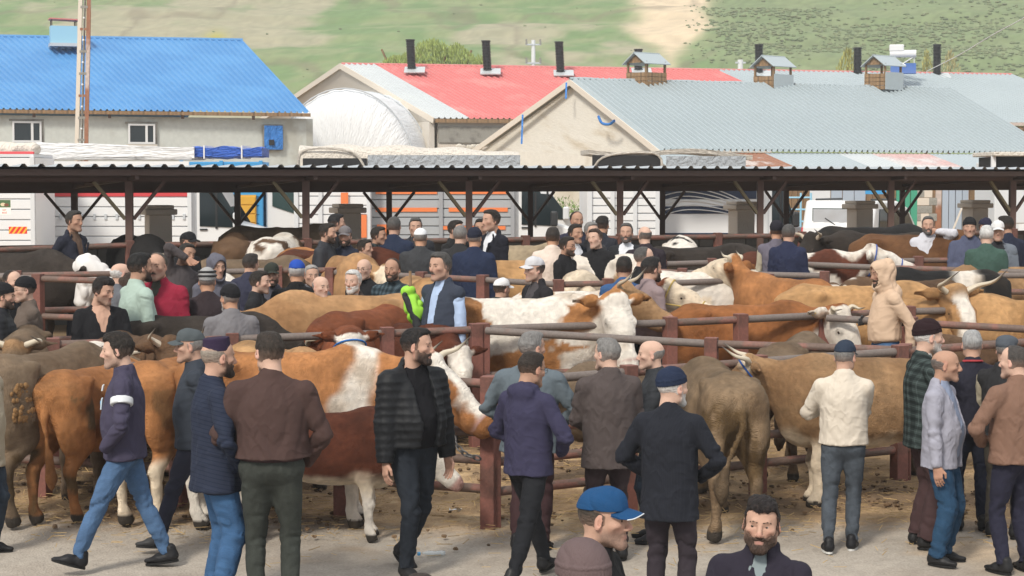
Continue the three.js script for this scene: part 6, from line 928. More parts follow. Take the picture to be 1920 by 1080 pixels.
// ------------------------------------------------------------------ people. P(label, px, y of the crown, scale or null, turn, look...)
let pi = 0;
function pp(label, px, yt, s, yaw, o = {}) {
  let pos, h = o.h; const hat = (o.hat || o.hood ? .02 : .012) + .012;
  if (s) { const D = FP / s, top = atDepth(px, yt, D), g = ground(D); pos = new THREE.Vector3(top.x, g, -D); h = h || clamp((top.y - g - hat) / 1.765 * 1.75, 1.5, 1.95); }
  else { h = h || 1.72; pos = onGround(px, yt, h * 1.01 + hat); s = FP / -pos.z; }
  return person({ seed: ++pi * 13 + 5, ...o, label, pos, s, h, yaw });
}
const BLK = [.013, .013, .015], NAV = [.014, .019, .042], DGR = [.035, .037, .042], GRY = [.11, .115, .13], BRN = [.055, .036, .03], WHT = [.62, .64, .68], LBL = [.36, .46, .64], JEAN = [.062, .115, .21], DKJ = [.03, .04, .055], MAR = [.05, .026, .028], SKB = [.46, .285, .21], SKD = [.38, .225, .158], SKP = [.53, .35, .27], HGR = [.17, .165, .16], HWH = [.5, .5, .49], HSP = [.07, .068, .066];
const shirtW = { c: WHT }, face = (hair, o = {}) => ({ hair, ...o });
const band = (x, i, t0, t1, r, m) => { const a = x.arms[i], A = t0 < 1 ? x.SH[i] : a.e, B = t0 < 1 ? a.e : a.w, k = Math.floor(t0); part('reflective_band', new Field().cap(mix3(A, B, t0 - k), mix3(A, B, t1 - k), r, r, { cut: true, cut0: true, k: .001 }).mesh(.009), m, x.jm); };
const M_refl = mat(.6, .62, .64, .4);
// --- foreground
pp('person at the left edge in beige jacket, hand in jacket pocket', -34, 632, 252, 70, { face: face('short'), jacket: { c: [.36, .31, .23], hem: .72 }, handL: 'hip', handR: 'hip', trousers: { c: DKJ, tex: 'denim' } });
pp('person striding left in purple work jacket with reflective bands and blue jeans', 232, 619, 261, -83, { face: face('full', { skin: SKP, nose: 1.2, stubble: .45 }), lean: 2, jacket: { c: [.05, .045, .076], hem: .84, open: [.03, 1.32], cuff: 0 }, shirt: { c: [.45, .45, .48] }, hands: 'pocket', trousers: { c: JEAN, tex: 'denim', fold: 1.2 }, legs: { L: [-.1, .1, -.3, 8], R: [.1, .095, .36, -18] }, shoes: { c: BLK },
  extra: (x) => { band(x, 0, .3, .48, .083, M_refl); band(x, 1, .3, .48, .083, M_refl); const b = x.up([-.12, 1.24, .165]); part('name_patch', bx(.075, .085, .012, 0, 0, 0, .004).rotateX(-.1).translate(...b), mat(.5, .6, .68, .6), x.jm); part('emblem', new THREE.CylinderGeometry(.022, .022, .014, 14).rotateX(Math.PI / 2).translate(b[0], b[1], b[2] + .002), mat(.06, .3, .5, .6), x.jm); for (const y of [1.36]) part('reflective_band', bx(.09, .045, .012, 0, 0, 0, .004).rotateX(-.2).translate(...x.up([-.11, y, .15])), M_refl, x.jm); } });
pp('person walking left in grey flat cap with brim and dark trousers', 362, 612, 249, -80, { hat: { kind: 'cap', c: [.07, .082, .088] }, face: face('short', { hairC: HGR, skin: SKB }), jacket: { c: [.035, .042, .055], hem: .82 }, hands: 'behind', trousers: { c: [.022, .023, .036] }, legs: { L: [-.1, .16, -.42, 50], R: [.1, .085, .3, -5] }, shoes: { c: [.035, .035, .036], sole: [.02, .02, .02] } });
pp('person in striped navy cardigan and purple felt cap, hand in jeans pocket', 402, 626, 279, 112, { hat: { kind: 'fez', c: [.03, .02, .045], name: 'felt_cap' }, face: face('crop', { hairC: [.22, .19, .16], beard: 'short', beardC: [.02, .018, .016], skin: SKB }), look: 8, jacket: { c: [.021, .027, .047], tex: 'cardigan', hem: .76, flare: .04, collar: -.02, open: [.05, .8, .07] }, shirt: { c: [.03, .03, .032] }, hands: 'pocket', trousers: { c: [.038, .09, .185], tex: 'denim', loose: .012 } });
pp('broad person seen from behind in brown quilted jacket, hands in front pockets', 508, 609, 283, 184, { h: 1.86, build: 1.16, face: face('short', { skin: SKP, hairC: [.028, .022, .018] }), look: 28, jacket: { c: [.062, .037, .033], hem: .98, band: 1, collar: .0, tex: 'plain' }, hands: 'pocket', trousers: { c: [.036, .04, .035], tex: 'denim' }, belly: .03, extra: (x) => { part('hem_band', new Field().cap(x.up([0, .965, 0]), x.up([0, 1.0, 0]), .2, .2, { n: x.zf, s: .78, cut: true, cut0: true }).mesh(.014), cloth([.04, .022, .025], 'knit'), x.jm); } });
pp('bearded person in open black puffer jacket and black jeans looking right', 775, 609, 263, 38, { build: 1.06, face: face('short', { beard: 'short', skin: SKB, jaw: 1.1, hairC: [.012, .011, .011] }), look: 38, jacket: { c: [.009, .01, .012], puff: .028, hem: .93, open: [.09, 1.0, .07], tex: 'shell', rough: .6, collar: .02 }, shirt: { c: [.008, .008, .01], collar: 0, hem: .93 }, hands: 'hang', belly: .05, trousers: { c: [.017, .021, .028], tex: 'denim' }, legs: { L: [-.12, .085, .08, 0], R: [.1, .13, -.26, 35] } });
pp('person in dark purple hooded jacket with glasses striding, back turned', 990, 654, 268, 140, { face: face('crop', { glasses: 1, skin: SKD, hairC: [.025, .02, .017] }), look: -12, jacket: { c: [.036, .034, .068], hem: .84, hoodDown: 1, collar: -.02 }, hands: 'jacket', trousers: { c: [.014, .015, .018] }, legs: { L: [-.1, .085, -.3, 15], R: [.1, .085, .34, -10] }, nod: 8 });
pp('grey haired person in blue grey jacket partly behind the purple hooded jacket', 993, 617, 250, 165, { face: face('short', { hairC: HGR, skin: SKB }), look: -40, build: 1.2, jacket: { c: [.105, .13, .15], hem: .8 }, hands: 'jacket', trousers: { c: MAR } });
pp('grey haired person in taupe blazer seen from behind', 1142, 629, 255, 190, { face: face('short', { hairC: HGR, skin: SKP }), look: 35, build: 1.06, jacket: { c: [.072, .058, .056], hem: .74 }, hands: 'front', trousers: { c: [.038, .027, .03] }, roll: 3 });
pp('bald person facing left behind the dark pinstripe suit', 1226, 632, 245, -88, { face: face('bald', { hairC: HGR, skin: SKP }), jacket: { c: [.03, .033, .038], hem: .78 }, hands: 'front', trousers: { c: DKJ } });
pp('person in dark pinstripe suit and navy skullcap seen from behind', 1256, 684, 289, 160, { hat: { kind: 'beanie', c: [.016, .024, .05], name: 'skullcap' }, face: face('crop', { hairC: HWH, beard: 'short', beardC: HWH, skin: SKP }), look: -35, jacket: { c: [.02, .022, .029], tex: 'pin', hem: .73, collar: -.03 }, shirt: { c: WHT }, hands: 'jacket', trousers: { c: [.03, .024, .03] } });
pp('person in cream jacket, navy cap and grey jeans seen from behind', 1583, 634, 250, 172, { hat: { kind: 'cap', c: [.024, .034, .055] }, face: face('crop', { hairC: HGR, skin: SKB }), look: -20, jacket: { c: [.56, .5, .42], hem: .9, rough: .8, fold: .7 }, handL: 'folded', handR: 'phone', trousers: { c: [.062, .073, .088], tex: 'denim' }, legs: { L: [-.08, .085, .04, 0], R: [.12, .085, -.12, 0] }, shoes: { c: [.012, .012, .014], sole: [.6, .6, .58] } });
pp('old person in dark green plaid jacket and black skullcap facing right', 1735, 594, 248, 98, { hat: { kind: 'beanie', c: [.02, .01, .012], name: 'skullcap' }, face: face('crop', { hairC: HWH, beard: 'short', beardC: [.45, .43, .41], skin: SKP, nose: 1.25 }), jacket: { c: [.09, .115, .115], tex: 'plaid', hem: .78, collar: -.02, open: [.06, 1.2] }, shirt: { c: [.4, .38, .36] }, hands: 'front', trousers: { c: [.056, .032, .033], loose: .012, flare: .02 } });
pp('short bald person with moustache in light grey windbreaker and blue trousers', 1768, 650, 257, 62, { face: face('bald', { hairC: [.1, .09, .085], moustache: 1, beardC: [.06, .055, .05], skin: SKD, nose: 1.3 }), look: 12, jacket: { c: [.29, .29, .345], hem: .8, open: [.07, .8, .05], rough: .7 }, shirt: { c: [.22, .26, .36] }, handL: 'hang', handR: 'hip', trousers: { c: [.02, .052, .1], tex: 'denim', loose: .012 }, belly: .035 });
pp('grey haired person in dark navy jacket with red collar seen from behind', 1824, 614, 239, 176, { face: face('crop', { hairC: [.3, .3, .3], skin: SKB }), jacket: { c: [.02, .02, .031], hem: .86, collar: .0 }, hands: 'front', trousers: { c: [.016, .019, .034] }, extra: (x) => part('collar_stripe', new Field().cap(x.up([0, 1.488, -.022]), x.up([0, 1.508, -.02]), .092, .09, { cut: true, cut0: true }).mesh(.009), mat(.35, .03, .04, .8), x.jm) });
pp('person in grey flat cap with beige sleeves under a dark vest', 1886, 622, 243, 150, { hat: { kind: 'flatcap', c: [.07, .08, .095] }, face: face('short', { hairC: HGR, skin: SKB }), jacket: { c: [.022, .022, .024], hem: .84, sleeves: 0, name: 'vest' }, shirt: { c: [.36, .32, .24] }, handL: 'front', handR: 'front', trousers: { c: [.07, .062, .05] } });
pp('person in brown jacket at the right edge seen from behind', 1908, 642, 262, 205, { face: face('recede', { hairC: [.05, .045, .042], skin: SKP }), look: 25, build: 1.1, jacket: { c: [.18, .105, .075], hem: .86 }, hands: 'jacket', trousers: { c: [.02, .02, .036] }, belly: .03 });
// --- close to the camera, cut by the lower edge
pp('person in blue baseball cap with white piping near the camera, facing right', 1122, 906, 428, 72, { hat: { kind: 'cap', c: [.012, .056, .145], extra: (h) => part('piping', tube([-1.25, -.9, -.45, 0, .45, .9, 1.25].map((a) => { const x = .071 * Math.sin(a), z = .09 + .075 * Math.cos(a); return [x, capBrim(x, z), z]; }), .0026, 24, 5), mat(.6, .62, .65, .6), h) }, face: face('crop', { skin: SKB, stubble: .55, nose: 1.15, hairC: [.04, .034, .028] }), jacket: { c: BLK, hem: .84 }, hands: 'front', trousers: { c: DKJ }, legsHidden: 1 });
pp('person in dull brown beanie near the camera, only the brow showing', 1088, 1001, 520, 15, { hat: { kind: 'beanie', c: [.115, .082, .082] }, face: face('crop', { skin: SKP, brow: [.2, .19, .18] }), nod: 8, jacket: { c: [.05, .05, .055], hem: .84 }, hands: 'front', legsHidden: 1 });
pp('dark haired bearded person near the camera glancing sideways', 1415, 922, 412, -12, { face: face('full', { beard: 'short', skin: SKB, nose: 1.15, stubble: .7, hairC: [.016, .013, .013], beardC: [.03, .02, .016] }), gaze: -1, jacket: { c: [.023, .02, .031], hem: .84, collar: .02, open: [.03, 1.36] }, shirt: { c: [.2, .24, .25], collar: 0 }, hands: 'front', tilt: -4, legsHidden: 1 });
pp('top of a dark haired head at the bottom edge', 787, 1070, 470, 180, { face: face('short', { hairC: [.035, .026, .022] }), jacket: { c: DGR }, hands: 'front', legsHidden: 1 });
// --- middle rows
pp('person in black puffer jacket and dark cap at the left edge', 2, 527, 199, 95, { hat: { kind: 'beanie', c: BLK }, face: face('crop', { beard: 'short', skin: SKB }), jacket: { c: [.017, .018, .022], puff: .024, hem: .84, tex: 'shell' } });
pp('person in black jacket with round emblem, left edge', 20, 502, 188, 55, { face: face('recede', { skin: SKP, beard: 'short' }), build: 1.1, jacket: { c: BLK, hem: .84 }, extra: (x) => part('emblem', new THREE.CylinderGeometry(.03, .03, .012, 14).rotateX(1.5).translate(...x.up([.1, 1.3, .16])), mat(.5, .55, .6), x.jm) });
pp('person with glasses, black beanie and taupe coat facing left', 50, 515, 193, -60, { hat: { kind: 'beanie', c: BLK }, face: face('crop', { glasses: 1, skin: SKP }), jacket: { c: [.115, .09, .075], hem: .75 } });
pp('young person with thick dark hair in open black shirt looking right', 188, 515, 201, 22, { face: face('full', { skin: SKB, hairC: [.014, .012, .012], stubble: .5 }), look: 38, nod: 10, build: 1.06, jacket: { c: [.011, .011, .013], hem: .82, open: [.07, 1.2], collar: -.02 }, shirt: { c: SKB, collar: 0 }, hands: 'front' });
pp('white haired bald person behind the young black shirt man', 222, 489, 181, 120, { face: face('bald', { hairC: HWH, skin: SKP }), jacket: { c: GRY } });
pp('brown haired person in blue vest behind the mint fleece', 236, 507, 181, 130, { face: face('crop', { hairC: [.05, .035, .028], skin: SKB }), jacket: { c: [.03, .05, .1] } });
pp('person in pale mint fleece with black hair facing right', 258, 492, 195, 122, { face: face('short', { beard: 'short', skin: SKD, hairC: [.011, .011, .011] }), jacket: { c: [.33, .42, .37], hem: .82, rough: .95, collar: .0 }, build: 1.16, h: 1.86 });
pp('moustached person in raspberry red zip sweater', 297, 502, 192, -12, { face: face('recede', { moustache: 1, hairC: [.05, .045, .04], skin: SKB, nose: 1.2 }), jacket: { c: [.24, .018, .04], hem: .86, open: [.035, 1.33], collar: .01 }, shirt: { c: [.05, .05, .04] }, build: 1.16, h: 1.84 });
pp('person in black and white striped knit cap and dark maroon jacket', 388, 499, 190, 185, { hat: { kind: 'beanie', c: [.3, .3, .3], extra: (h) => { for (const [y, r] of [[.06, .1], [.1, .092]]) part('stripe', new THREE.TorusGeometry(r, .012, 6, 24).rotateX(Math.PI / 2).scale(.88, 1, 1.08).translate(0, y, -.012), mat(.02, .02, .022, .9), h); } }, face: face('crop', { hairC: HGR }), jacket: { c: [.032, .023, .026], hem: .76 }, build: 1.14 });
pp('white bearded person in grey jacket and black knit cap seen from behind', 433, 530, 202, 195, { hat: { kind: 'beanie', c: BLK }, face: face('crop', { hairC: HGR, beard: 'short', beardC: HWH }), look: 25, jacket: { c: [.16, .155, .165], hem: .8 }, build: 1.12 });
pp('young person in grey hooded sweatshirt with hood up', 404, 472, 178, 32, { hood: 1, face: face('short', { skin: SKB }), nod: 6, jacket: { c: [.1, .1, .125], hem: .86 }, build: 1.04 });
pp('smiling person in grey shirt with arm raised over the shoulder', 326, 450, 164, 40, { face: face('short', { skin: SKD, hairC: [.02, .018, .016], stubble: .5 }), look: 10, tilt: -16, jacket: { c: [.06, .052, .055], hem: .84, collar: -.03 }, atL: [-.12, 1.56, .22], handL: 'up', atR: [.38, 1.12, .3], handR: 'reach' });
pp('person in black baseball cap behind the raised arm', 350, 432, 154, 60, { hat: { kind: 'cap', c: [.014, .014, .016] }, face: face('crop', { skin: SKD }), jacket: { c: BLK } });
pp('dark haired person in navy jacket seen from behind left of the dark green cap', 468, 472, 168, 165, { face: face('short', { skin: SKB, hairC: [.03, .026, .024] }), look: -20, jacket: { c: [.03, .032, .055] } });
pp('round faced person in dark grey jacket facing right', 483, 504, 184, 82, { face: face('short', { skin: SKP, stubble: .5 }), jacket: { c: [.018, .019, .022], hem: .84 }, build: 1.1 });
pp('person in dark green cap and puffer facing the camera', 509, 489, 178, 10, { hat: { kind: 'cap', c: [.03, .034, .028] }, face: face('crop', { beard: 'short', skin: SKB }), jacket: { c: [.04, .04, .055], puff: .015, tex: 'shell' } });
pp('person in bright blue cap and black coat seen from behind', 556, 484, 182, 182, { hat: { kind: 'cap', c: [.02, .065, .33] }, face: face('crop', { hairC: [.35, .35, .35] }), jacket: { c: [.011, .011, .012], hem: .78 }, build: 1.14 });
pp('grey haired person looking left of the bald man', 583, 493, 176, 20, { face: face('crop', { hairC: [.28, .27, .26], skin: SKB }), jacket: { c: GRY } });
pp('bald person in denim blue jacket with checked collar', 599, 513, 186, 30, { face: face('bald', { hairC: HGR, skin: SKP }), jacket: { c: [.09, .115, .165], hem: .84, open: [.04, 1.3] }, shirt: { c: [.1, .06, .06] }, build: 1.06, look: 10 });
pp('bald person with glasses behind the white bearded man', 684, 481, 172, -20, { face: face('bald', { glasses: 1, hairC: HGR, skin: SKP }), jacket: { c: BLK } });
pp('white haired white bearded person in dark brown blazer', 664, 502, 185, -22, { face: face('short', { hairC: HWH, beard: 'short', beardC: HWH, skin: SKP }), jacket: { c: [.05, .04, .037], hem: .76, open: [.075, 1.15], lapel: 1 }, shirt: { c: [.4, .33, .29] }, build: 1.04 });
pp('person in blue grey checked shirt holding a wooden stick', 737, 480, 177, -18, { face: face('recede', { beard: 'short', skin: SKD, hairC: [.025, .02, .018] }), jacket: { c: [.105, .145, .18], tex: 'plaid', hem: .86, name: 'shirt', collar: -.02 }, handL: 'hang', handR: 'phone', build: 1.06 });
pp('moustached person in navy quilted vest and pale blue shirt', 829, 471, 194, -42, { h: 1.86,  face: face('short', { moustache: 1, hairC: [.06, .058, .056], skin: SKB, nose: 1.2 }), jacket: { c: [.036, .044, .064], hem: .82, sleeves: 0, puff: .008, name: 'vest', open: [.05, .84, .03] }, shirt: { c: LBL }, hands: 'hang' });
pp('child in white cap and dark green hooded jacket', 938, 513, 180, 130, { h: 1.45, hat: { kind: 'cap', c: [.62, .62, .62] }, face: face('crop', { skin: SKB }), jacket: { c: [.03, .037, .034], hoodDown: 1 } });
pp('person in white cap and black jacket facing left', 1006, 478, 181, -62, { hat: { kind: 'cap', c: [.5, .5, .52] }, face: face('crop', { skin: SKP, stubble: .4 }), build: 1.1, jacket: { c: [.019, .018, .021], hem: .82, open: [.08, .83, .06], collar: .01 }, shirt: { c: [.06, .055, .06] }, hands: 'hang', belly: .03 });
pp('person in blue shirt seen from behind', 1170, 477, 180, 170, { face: face('crop', { skin: SKD, hairC: [.018, .016, .015] }), build: 1.04, jacket: { c: [.035, .085, .2], hem: .84, name: 'shirt' } });
pp('bearded person in dusty pink shirt facing right away', 1218, 478, 182, 118, { face: face('short', { beard: 'short', skin: SKB, hairC: [.015, .014, .014] }), jacket: { c: [.24, .185, .19], hem: .84, name: 'shirt' }, build: 1.05 });
pp('balding person with glasses in dark jacket behind the pink shirt', 1204, 459, 170, 95, { face: face('recede', { glasses: 1, hairC: HSP, skin: SKP }), jacket: { c: BLK } });
pp('handler in peach hooded sweatshirt and blue jeans, hand on the rail', 1661, 482, 190, -78, { hood: 1, face: face('short', { skin: SKD, beard: 'short' }), jacket: { c: [.53, .385, .275], hem: .97, rough: .95, fold: .45 }, handL: 'hang', handR: 'swingB', atL: [-.22, 1.15, .12], trousers: { c: [.055, .11, .21], tex: 'denim' }, gloves: [.06, .065, .07], nod: 8, legsHidden: 0 });
// --- far rows
pp('person in navy blazer leaning at the far left rail, smiling right', 136, 392, 145, 62, { face: face('short', { skin: SKD, hairC: [.03, .028, .026] }), jacket: { c: [.02, .022, .034], hem: .74, open: [.07, 1.05], lapel: 1 }, shirt: { c: [.11, .07, .05] }, hands: 'behind' });
pp('person in dark puffer facing right beside the pillar', 611, 424, 148, 75, { face: face('short', { beard: 'short', skin: SKB }), jacket: { c: [.025, .027, .033], puff: .02, tex: 'shell' }, h: 1.7 });
pp('young person in black jacket standing tall behind the dark puffer', 628, 398, 139, 100, { face: face('short', { skin: SKB, hairC: BLK }), jacket: { c: BLK } });
pp('person in grey cap and navy jacket facing the camera', 648, 421, 147, -8, { hat: { kind: 'cap', c: [.15, .14, .145] }, face: face('crop', { beard: 'short', skin: SKB }), jacket: { c: [.02, .024, .04] } });
pp('boy with dark hair facing right', 681, 436, 148, 75, { h: 1.5, face: face('short', { skin: SKB }), jacket: { c: BLK } });
pp('person in dark checked shirt behind the boy', 707, 422, 145, 70, { h: 1.62, face: face('short', { skin: SKD }), jacket: { c: [.05, .06, .065], tex: 'plaid' } });
pp('person in navy jacket seen from behind, greying hair', 738, 403, 145, 165, { face: face('recede', { hairC: HSP, skin: SKB }), build: 1.12, jacket: { c: [.018, .026, .052], hem: .8 } });
pp('moustached person in dark blazer facing the camera', 779, 405, 142, 5, { face: face('short', { moustache: 1, hairC: HSP, skin: SKB }), jacket: { c: [.028, .03, .036], open: [.06, 1.15], lapel: 1 }, shirt: { c: [.04, .04, .045] } });
pp('person in white skullcap and charcoal jacket seen from behind', 788, 430, 151, 175, { h: 1.68, hat: { kind: 'skullcap', c: [.68, .7, .72] }, face: face('crop', { hairC: HGR }), build: 1.1, jacket: { c: [.04, .042, .046] } });
pp('dark haired person in black jacket facing right of the moustached man', 852, 410, 145, 60, { face: face('short', { skin: SKB }), build: 1.08, jacket: { c: [.017, .017, .018] } });
pp('balding person in dark jacket seen from behind', 862, 424, 150, 160, { h: 1.7, face: face('recede', { hairC: HGR, skin: SKP }), jacket: { c: [.028, .028, .03] }, build: 1.1 });
pp('person in navy skullcap and navy jacket seen from behind', 889, 428, 153, 165, { hat: { kind: 'beanie', c: [.017, .02, .035], name: 'skullcap' }, face: face('crop', { hairC: HGR }), build: 1.14, jacket: { c: [.017, .025, .055], hem: .78 }, h: 1.7 });
pp('black moustached person behind the navy skullcap', 902, 407, 143, -5, { face: face('short', { moustache: 1, skin: SKD }), jacket: { c: BLK } });
pp('tall person in black suit and white shirt', 924, 398, 147, -55, { h: 1.86, face: face('short', { skin: SKB }), build: 1.06, jacket: { c: [.012, .013, .02], hem: .76, open: [.07, 1.15], lapel: 1 }, shirt: shirtW });
pp('person in cream padded vest seen from behind', 1036, 427, 152, 172, { h: 1.7, face: face('short', { hairC: [.03, .025, .022] }), build: 1.08, jacket: { c: [.62, .52, .45], sleeves: 0, puff: .014, name: 'vest', hem: .86 }, shirt: { c: [.3, .33, .36] } });
pp('person in navy checked blazer and white shirt', 1077, 417, 146, 38, { face: face('short', { moustache: 1, skin: SKD }), build: 1.08, jacket: { c: [.035, .045, .065], tex: 'plaid', open: [.075, 1.1], lapel: 1 }, shirt: shirtW });
pp('dark bearded person in front of the checked blazer', 1061, 439, 153, 60, { h: 1.6, face: face('short', { beard: 'short', glasses: 1, skin: SKD }), jacket: { c: BLK } });
pp('grey haired person in grey jacket right of the checked blazer', 1107, 415, 145, 30, { h: 1.68, face: face('short', { hairC: HGR, skin: SKP }), jacket: { c: [.05, .05, .055] } });
pp('dark haired person turned away behind the grey haired one', 1128, 402, 140, 150, { face: face('short', {}), jacket: { c: [.022, .024, .032] } });
pp('young person in black sweater looking left', 1124, 428, 150, -35, { h: 1.66, face: face('short', { skin: SKP, hairC: [.04, .025, .018] }), build: 1.06, jacket: { c: BLK, collar: 0 }, tilt: 5 });
pp('person in white shirt and dark vest facing the camera', 1175, 420, 146, -10, { h: 1.68, face: face('crop', { beard: 'short', skin: SKB, hairC: HSP }), jacket: { c: [.02, .022, .026], sleeves: 0, name: 'vest', open: [.09, 1.0] }, shirt: shirtW });
pp('bald person in dark purple sweater seen from behind', 1210, 424, 149, 195, { h: 1.68, face: face('bald', { hairC: HSP, skin: SKP }), build: 1.12, jacket: { c: [.028, .022, .028] } });
pp('face half hidden behind the navy checked blazer', 1080, 405, 139, 20, { h: 1.74, face: face('recede', { skin: SKD }), jacket: { c: [.03, .03, .05] } });
pp('person in dark beanie and mauve vest with beige sleeves seen from behind', 1456, 422, 146, 165, { h: 1.7, hat: { kind: 'beanie', c: [.017, .016, .022] }, face: face('crop', {}), jacket: { c: [.12, .11, .14], sleeves: 0, name: 'vest' }, shirt: { c: [.38, .34, .26] } });
pp('balding person in navy jacket right of the dark beanie', 1478, 426, 147, 160, { h: 1.68, face: face('recede', { hairC: HSP, skin: SKB }), jacket: { c: [.02, .025, .055] } });
pp('person in white hooded jacket holding a phone to the ear', 1740, 413, 138, -8, { h: 1.66, face: face('crop', { beard: 'short', skin: SKB, hairC: HSP }), jacket: { c: [.5, .5, .54], hoodDown: 1 }, atR: [.11, 1.56, .1], handR: 'ear' });
pp('person in black beanie and blue grey hooded top facing the camera', 1818, 405, 142, -10, { hat: { kind: 'beanie', c: BLK }, face: face('short', { skin: SKB }), build: 1.1, jacket: { c: [.07, .08, .13], hoodDown: 1 }, hands: 'front' });
pp('white haired person in dark green jacket seen from behind', 1850, 425, 150, 165, { h: 1.7, face: face('crop', { hairC: HWH, skin: SKP }), build: 1.06, jacket: { c: [.045, .085, .07] } });
pp('person in white cap and grey blue blazer at the far right', 1871, 411, 146, -12, { hat: { kind: 'cap', c: [.6, .6, .6] }, face: face('crop', { skin: SKB }), jacket: { c: [.13, .15, .18], open: [.08, 1.0], lapel: 1 }, shirt: { c: [.02, .02, .024] }, handL: 'phone' });
pp('person in dark cap half hidden behind the white cap', 1846, 406, 138, 20, { hat: { kind: 'cap', c: [.02, .02, .04] }, face: face('crop', { skin: SKD }), jacket: { c: [.03, .035, .05] } });
pp('dark haired person in navy jacket at the far right edge', 1888, 402, 143, 195, { face: face('short', { skin: SKD }), build: 1.08, jacket: { c: [.018, .022, .04] }, look: 30 });

// ------------------------------------------------------------------ things carried, hung or dropped
{
  const stick = (label, a, b, r, name = 'stick') => { const t = tag(part(name, rod(a, b, r, r * .8, 8), M.wood, scene), label, 'stick'); return t; };
  { const D = FP / 180; stick('pale wooden stick held upright before the checked shirt', atDepth(770, 552, D), atDepth(769, 508, D), .018); }
  { const g = groundAt(1855, 238); stick('brown walking cane beside the navy trousers at the right', g, off(g, -.02, .86, .05), .013, 'walking_cane'); }
  // white cloth over the black bull's head
  const F = new Field(), q = E1.children[0]; q.geometry.computeBoundingBox(); const S = E1.scale.x, n0 = [.52, 1.08, 0], ny = -4 * RAD, np = 2 * RAD, nd = [Math.cos(np) * Math.cos(ny), Math.sin(np), -Math.cos(np) * Math.sin(ny)], poll = add(n0, mul(nd, .52)), hq = new THREE.Quaternion().setFromEuler(new THREE.Euler(0, ny, -32 * RAD, 'YZX')), hh = (x, y, z) => { const v = new THREE.Vector3(x, y, z).multiplyScalar(1.2).applyQuaternion(hq); return add(poll, [v.x, v.y, v.z]); };
  F.cap(hh(-.06, .02, 0), hh(.3, .0, 0), .2, .16, { k: .04 }).cap(hh(.05, -.12, .02), hh(.1, -.3, .04), .18, .13, { k: .06 });
  const t = thing('head_cloth', 'white cloth with blue band tied over the black bull head', 'cloth', E1.position.toArray(), E1.rotation.y); t.scale.setScalar(S); part('cloth', F.mesh(.02, { disp: (x, y, z) => ridge(x * 9, y * 6, z * 9) * .03 }), mat(.66, .64, .62, .8), t); const rg = []; for (let i = 0; i <= 14; i++) { const a = i / 14 * 6.283; rg.push(hh(.2, .145 * Math.sin(a) - .01, .135 * Math.cos(a))); } part('band', tube(rg, .016, 28, 6), M.bluecloth, t);
  // hi-vis jacket draped on the tan cow's rump
  { const D = FP / 193, c = atDepth(779, 560, D), H = new Field(); H.cap([-.07, .06, 0], [.0, -.12, .02], .085, .1, { k: .05 }).cap([0, -.1, .02], [.04, -.3, .02], .1, .06, { k: .05 }); const t = thing('hi_vis_jacket', 'bright yellow green and black jacket draped beside the navy vest', 'jacket', c.toArray()); part('jacket', H.mesh(.014, { disp: (x, y, z) => ridge(x * 12, y * 9, z * 12) * .03 }), mat(.27, .58, .04, .7), t); part('dark_panel', new Field().cap([-.1, .03, .06], [.03, -.26, .09], .045, .05, { k: .03 }).mesh(.012, { disp: (x, y, z) => ridge(x * 12, y * 9, z * 12) * .02 }), mat(.015, .017, .02, .8), t); }
  // chain from the spotted cow to the corner post
  { const pts = [[838, 735, 236], [842, 800, 236], [866, 846, 237], [905, 862, 238]].map(([x, y, s]) => atDepth(x, y, FP / (s + 7))), cv = new THREE.CatmullRomCurve3(pts), t = thing('chain', 'dark steel chain hanging from the spotted cow to the corner post', 'chain'), g = new THREE.TorusGeometry(.024, .007, 5, 10).scale(1, 1.45, 1), n = Math.round(cv.getLength() / .052); for (let i = 0; i < n; i++) { const m = part('link', g, M.steel, t), p = cv.getPointAt(i / n), d = cv.getTangentAt(i / n); m.position.copy(p); m.quaternion.setFromUnitVectors(new THREE.Vector3(0, 1, 0), d); m.rotateY(i % 2 ? 1.3 : .2); } }
  // litter
  const bag = groundAt(208, 0.001 + (893 - 145) / 3.57), b = thing('plastic_bag', 'red and white plastic bag lying by the purple jacket walker', 'bag', [bag.x, bag.y, bag.z]); part('bag', new Field().cap([-.05, .08, 0], [.06, .09, 0], .1, .11, { k: .05 }).mesh(.014, { disp: (x, y, z) => ridge(x * 14, y * 14, z * 14) * .05 }), mat(.65, .6, .6, .5), b); part('red_print', new Field().cap([-.1, .04, .09], [-.1, .1, .085], .045, .05, { k: .02 }).cap([.02, .11, .12], [.06, .06, .12], .025, .03, { k: .02 }).mesh(.012), mat(.5, .03, .06, .5), b);
  const bo = groundAt(812, (1050 - 145) / 3.57), bt = thing('plastic_bottle', 'crushed clear blue plastic bottle on the pavement', 'bottle', [bo.x, bo.y + .03, bo.z], .3); part('bottle', new THREE.LatheGeometry([[0, -.1], [.028, -.1], [.032, -.06], [.024, -.01], [.031, .04], [.014, .09], [.012, .105], [0, .105]].map((p) => new THREE.Vector2(...p)), 12).rotateZ(1.5).scale(.85, .6, .85), new THREE.MeshPhysicalMaterial({ color: rgb(.85, .9, .93), roughness: .2, transmission: .75, thickness: 0 }), bt); part('cap', rod([-.105, 0, 0], [-.125, 0, 0], .014), M.bluep, bt);
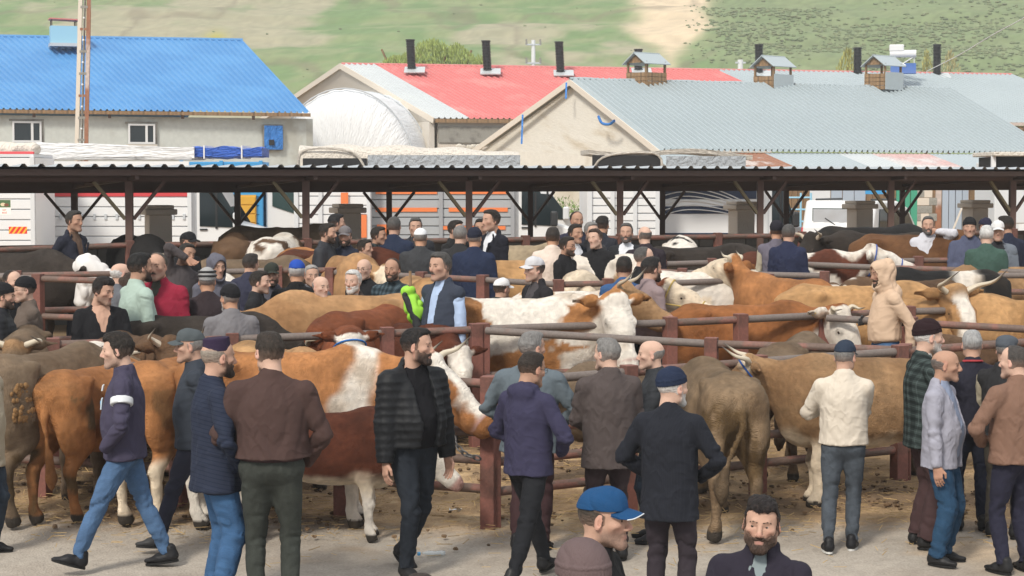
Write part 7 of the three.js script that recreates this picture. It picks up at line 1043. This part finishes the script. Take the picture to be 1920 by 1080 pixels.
  [[640, 967, 'scrap of white paper in the dirt left of the puffer jacket'], [853, 973, 'white paper scrap in the dirt right of the puffer jacket'], [985, 880, 'white paper scrap on the straw behind the corner post'], [1005, 1005, 'small white wrapper near the dark trousers']].forEach(([x, y, l]) => { const g = groundAt(x, (y - 145) / 3.57), q = new THREE.PlaneGeometry(.1, .07, 5, 4).rotateX(-Math.PI / 2), p = q.attributes.position; for (let i = 0; i < p.count; i++) p.setY(i, .035 + .04 * vnoise(p.getX(i) * 40 + x, 3, p.getZ(i) * 40)); q.computeVertexNormals(); tag(part('paper_scrap', q.translate(g.x, g.y, g.z), M.white, scene), l, 'litter'); });
  // dung clods and straw on the pen floor
  const cl = new THREE.IcosahedronGeometry(.03, 1); { const p = cl.attributes.position; for (let i = 0; i < p.count; i++) { const n = .6 + .8 * vnoise(p.getX(i) * 50 + 3, p.getY(i) * 50, p.getZ(i) * 50); p.setXYZ(i, p.getX(i) * n, p.getY(i) * n * .6, p.getZ(i) * n); } cl.computeVertexNormals(); }
  const m4 = new THREE.Matrix4(), E = new THREE.Euler(), Q = new THREE.Quaternion(), scatter = (name, geo, mt, N, label, cat, fn) => { const im = new THREE.InstancedMesh(geo, mt, N); let k = 0; for (let t = 0; t < N * 8 && k < N; t++) { const r = fn(); if (!r) continue; m4.compose(new THREE.Vector3(r[0], r[1], r[2]), Q.setFromEuler(E.set(r[4] || 0, rnd() * 6.3, 0)), new THREE.Vector3(r[3], r[3], r[3])); im.setMatrixAt(k, m4); im.setColorAt(k, rgb(...r[5])); k++; } im.count = k; im.name = name; tag(im, label, cat, null, 'stuff'); scene.add(im); };
  scatter('dung_clods', cl, mat(1, 1, 1, .95), 2800, 'dark trodden dung clods scattered over the pen floor', 'dung', () => { const x = R(-6, 6), D = R(14.6, 21), p = pen(x, D); const den = sstep(15, 16.2, p) * (.06 + .94 * sstep(.5, .62, fbm(x * 1.3 + 9, D * 2.1, 3, 4) + .1 * Math.exp(-(((p - 17.2) / .6) ** 2)))); if (rnd() > den) return null; const v = R(.5, 1.3); return [x, ground(D) + .03, -D, R(.2, .8), 0, [.15 * v, .095 * v, .052 * v]]; });
  const st = new THREE.BoxGeometry(.11, .004, .005); scatter('straw', st, mat(1, 1, 1, .9), 9000, 'loose straw and chaff strewn over the pen floor', 'straw', () => { const x = R(-6, 6), D = R(13.6, 21.2), p = pen(x, D); if (rnd() > sstep(13.6, 16.3, p) ** 2) return null; const v = R(.6, 1.2); return [x, ground(D) + .04, -D, R(.3, 1.1), R(-.3, .3), [.46 * v, .32 * v, .15 * v]]; });
}
{ let tri = 0; const by = {}; scene.traverse((o) => { if (o.isMesh && !o.isInstancedMesh) { const n = (o.geometry.index ? o.geometry.index.count : o.geometry.attributes.position.count) / 3; tri += n; let r = o; while (r.parent !== scene) r = r.parent; const k = r.name.replace(/_\d+$/, '') + '/' + (o === r ? '' : o.name); by[k] = (by[k] || 0) + n; } }); console.log('triangles', tri, Object.entries(by).sort((a, b) => b[1] - a[1]).slice(0, 16).map(([k, v]) => k + ' ' + Math.round(v / 1000) + 'k').join(', ')); }
renderer.render(scene, camera);
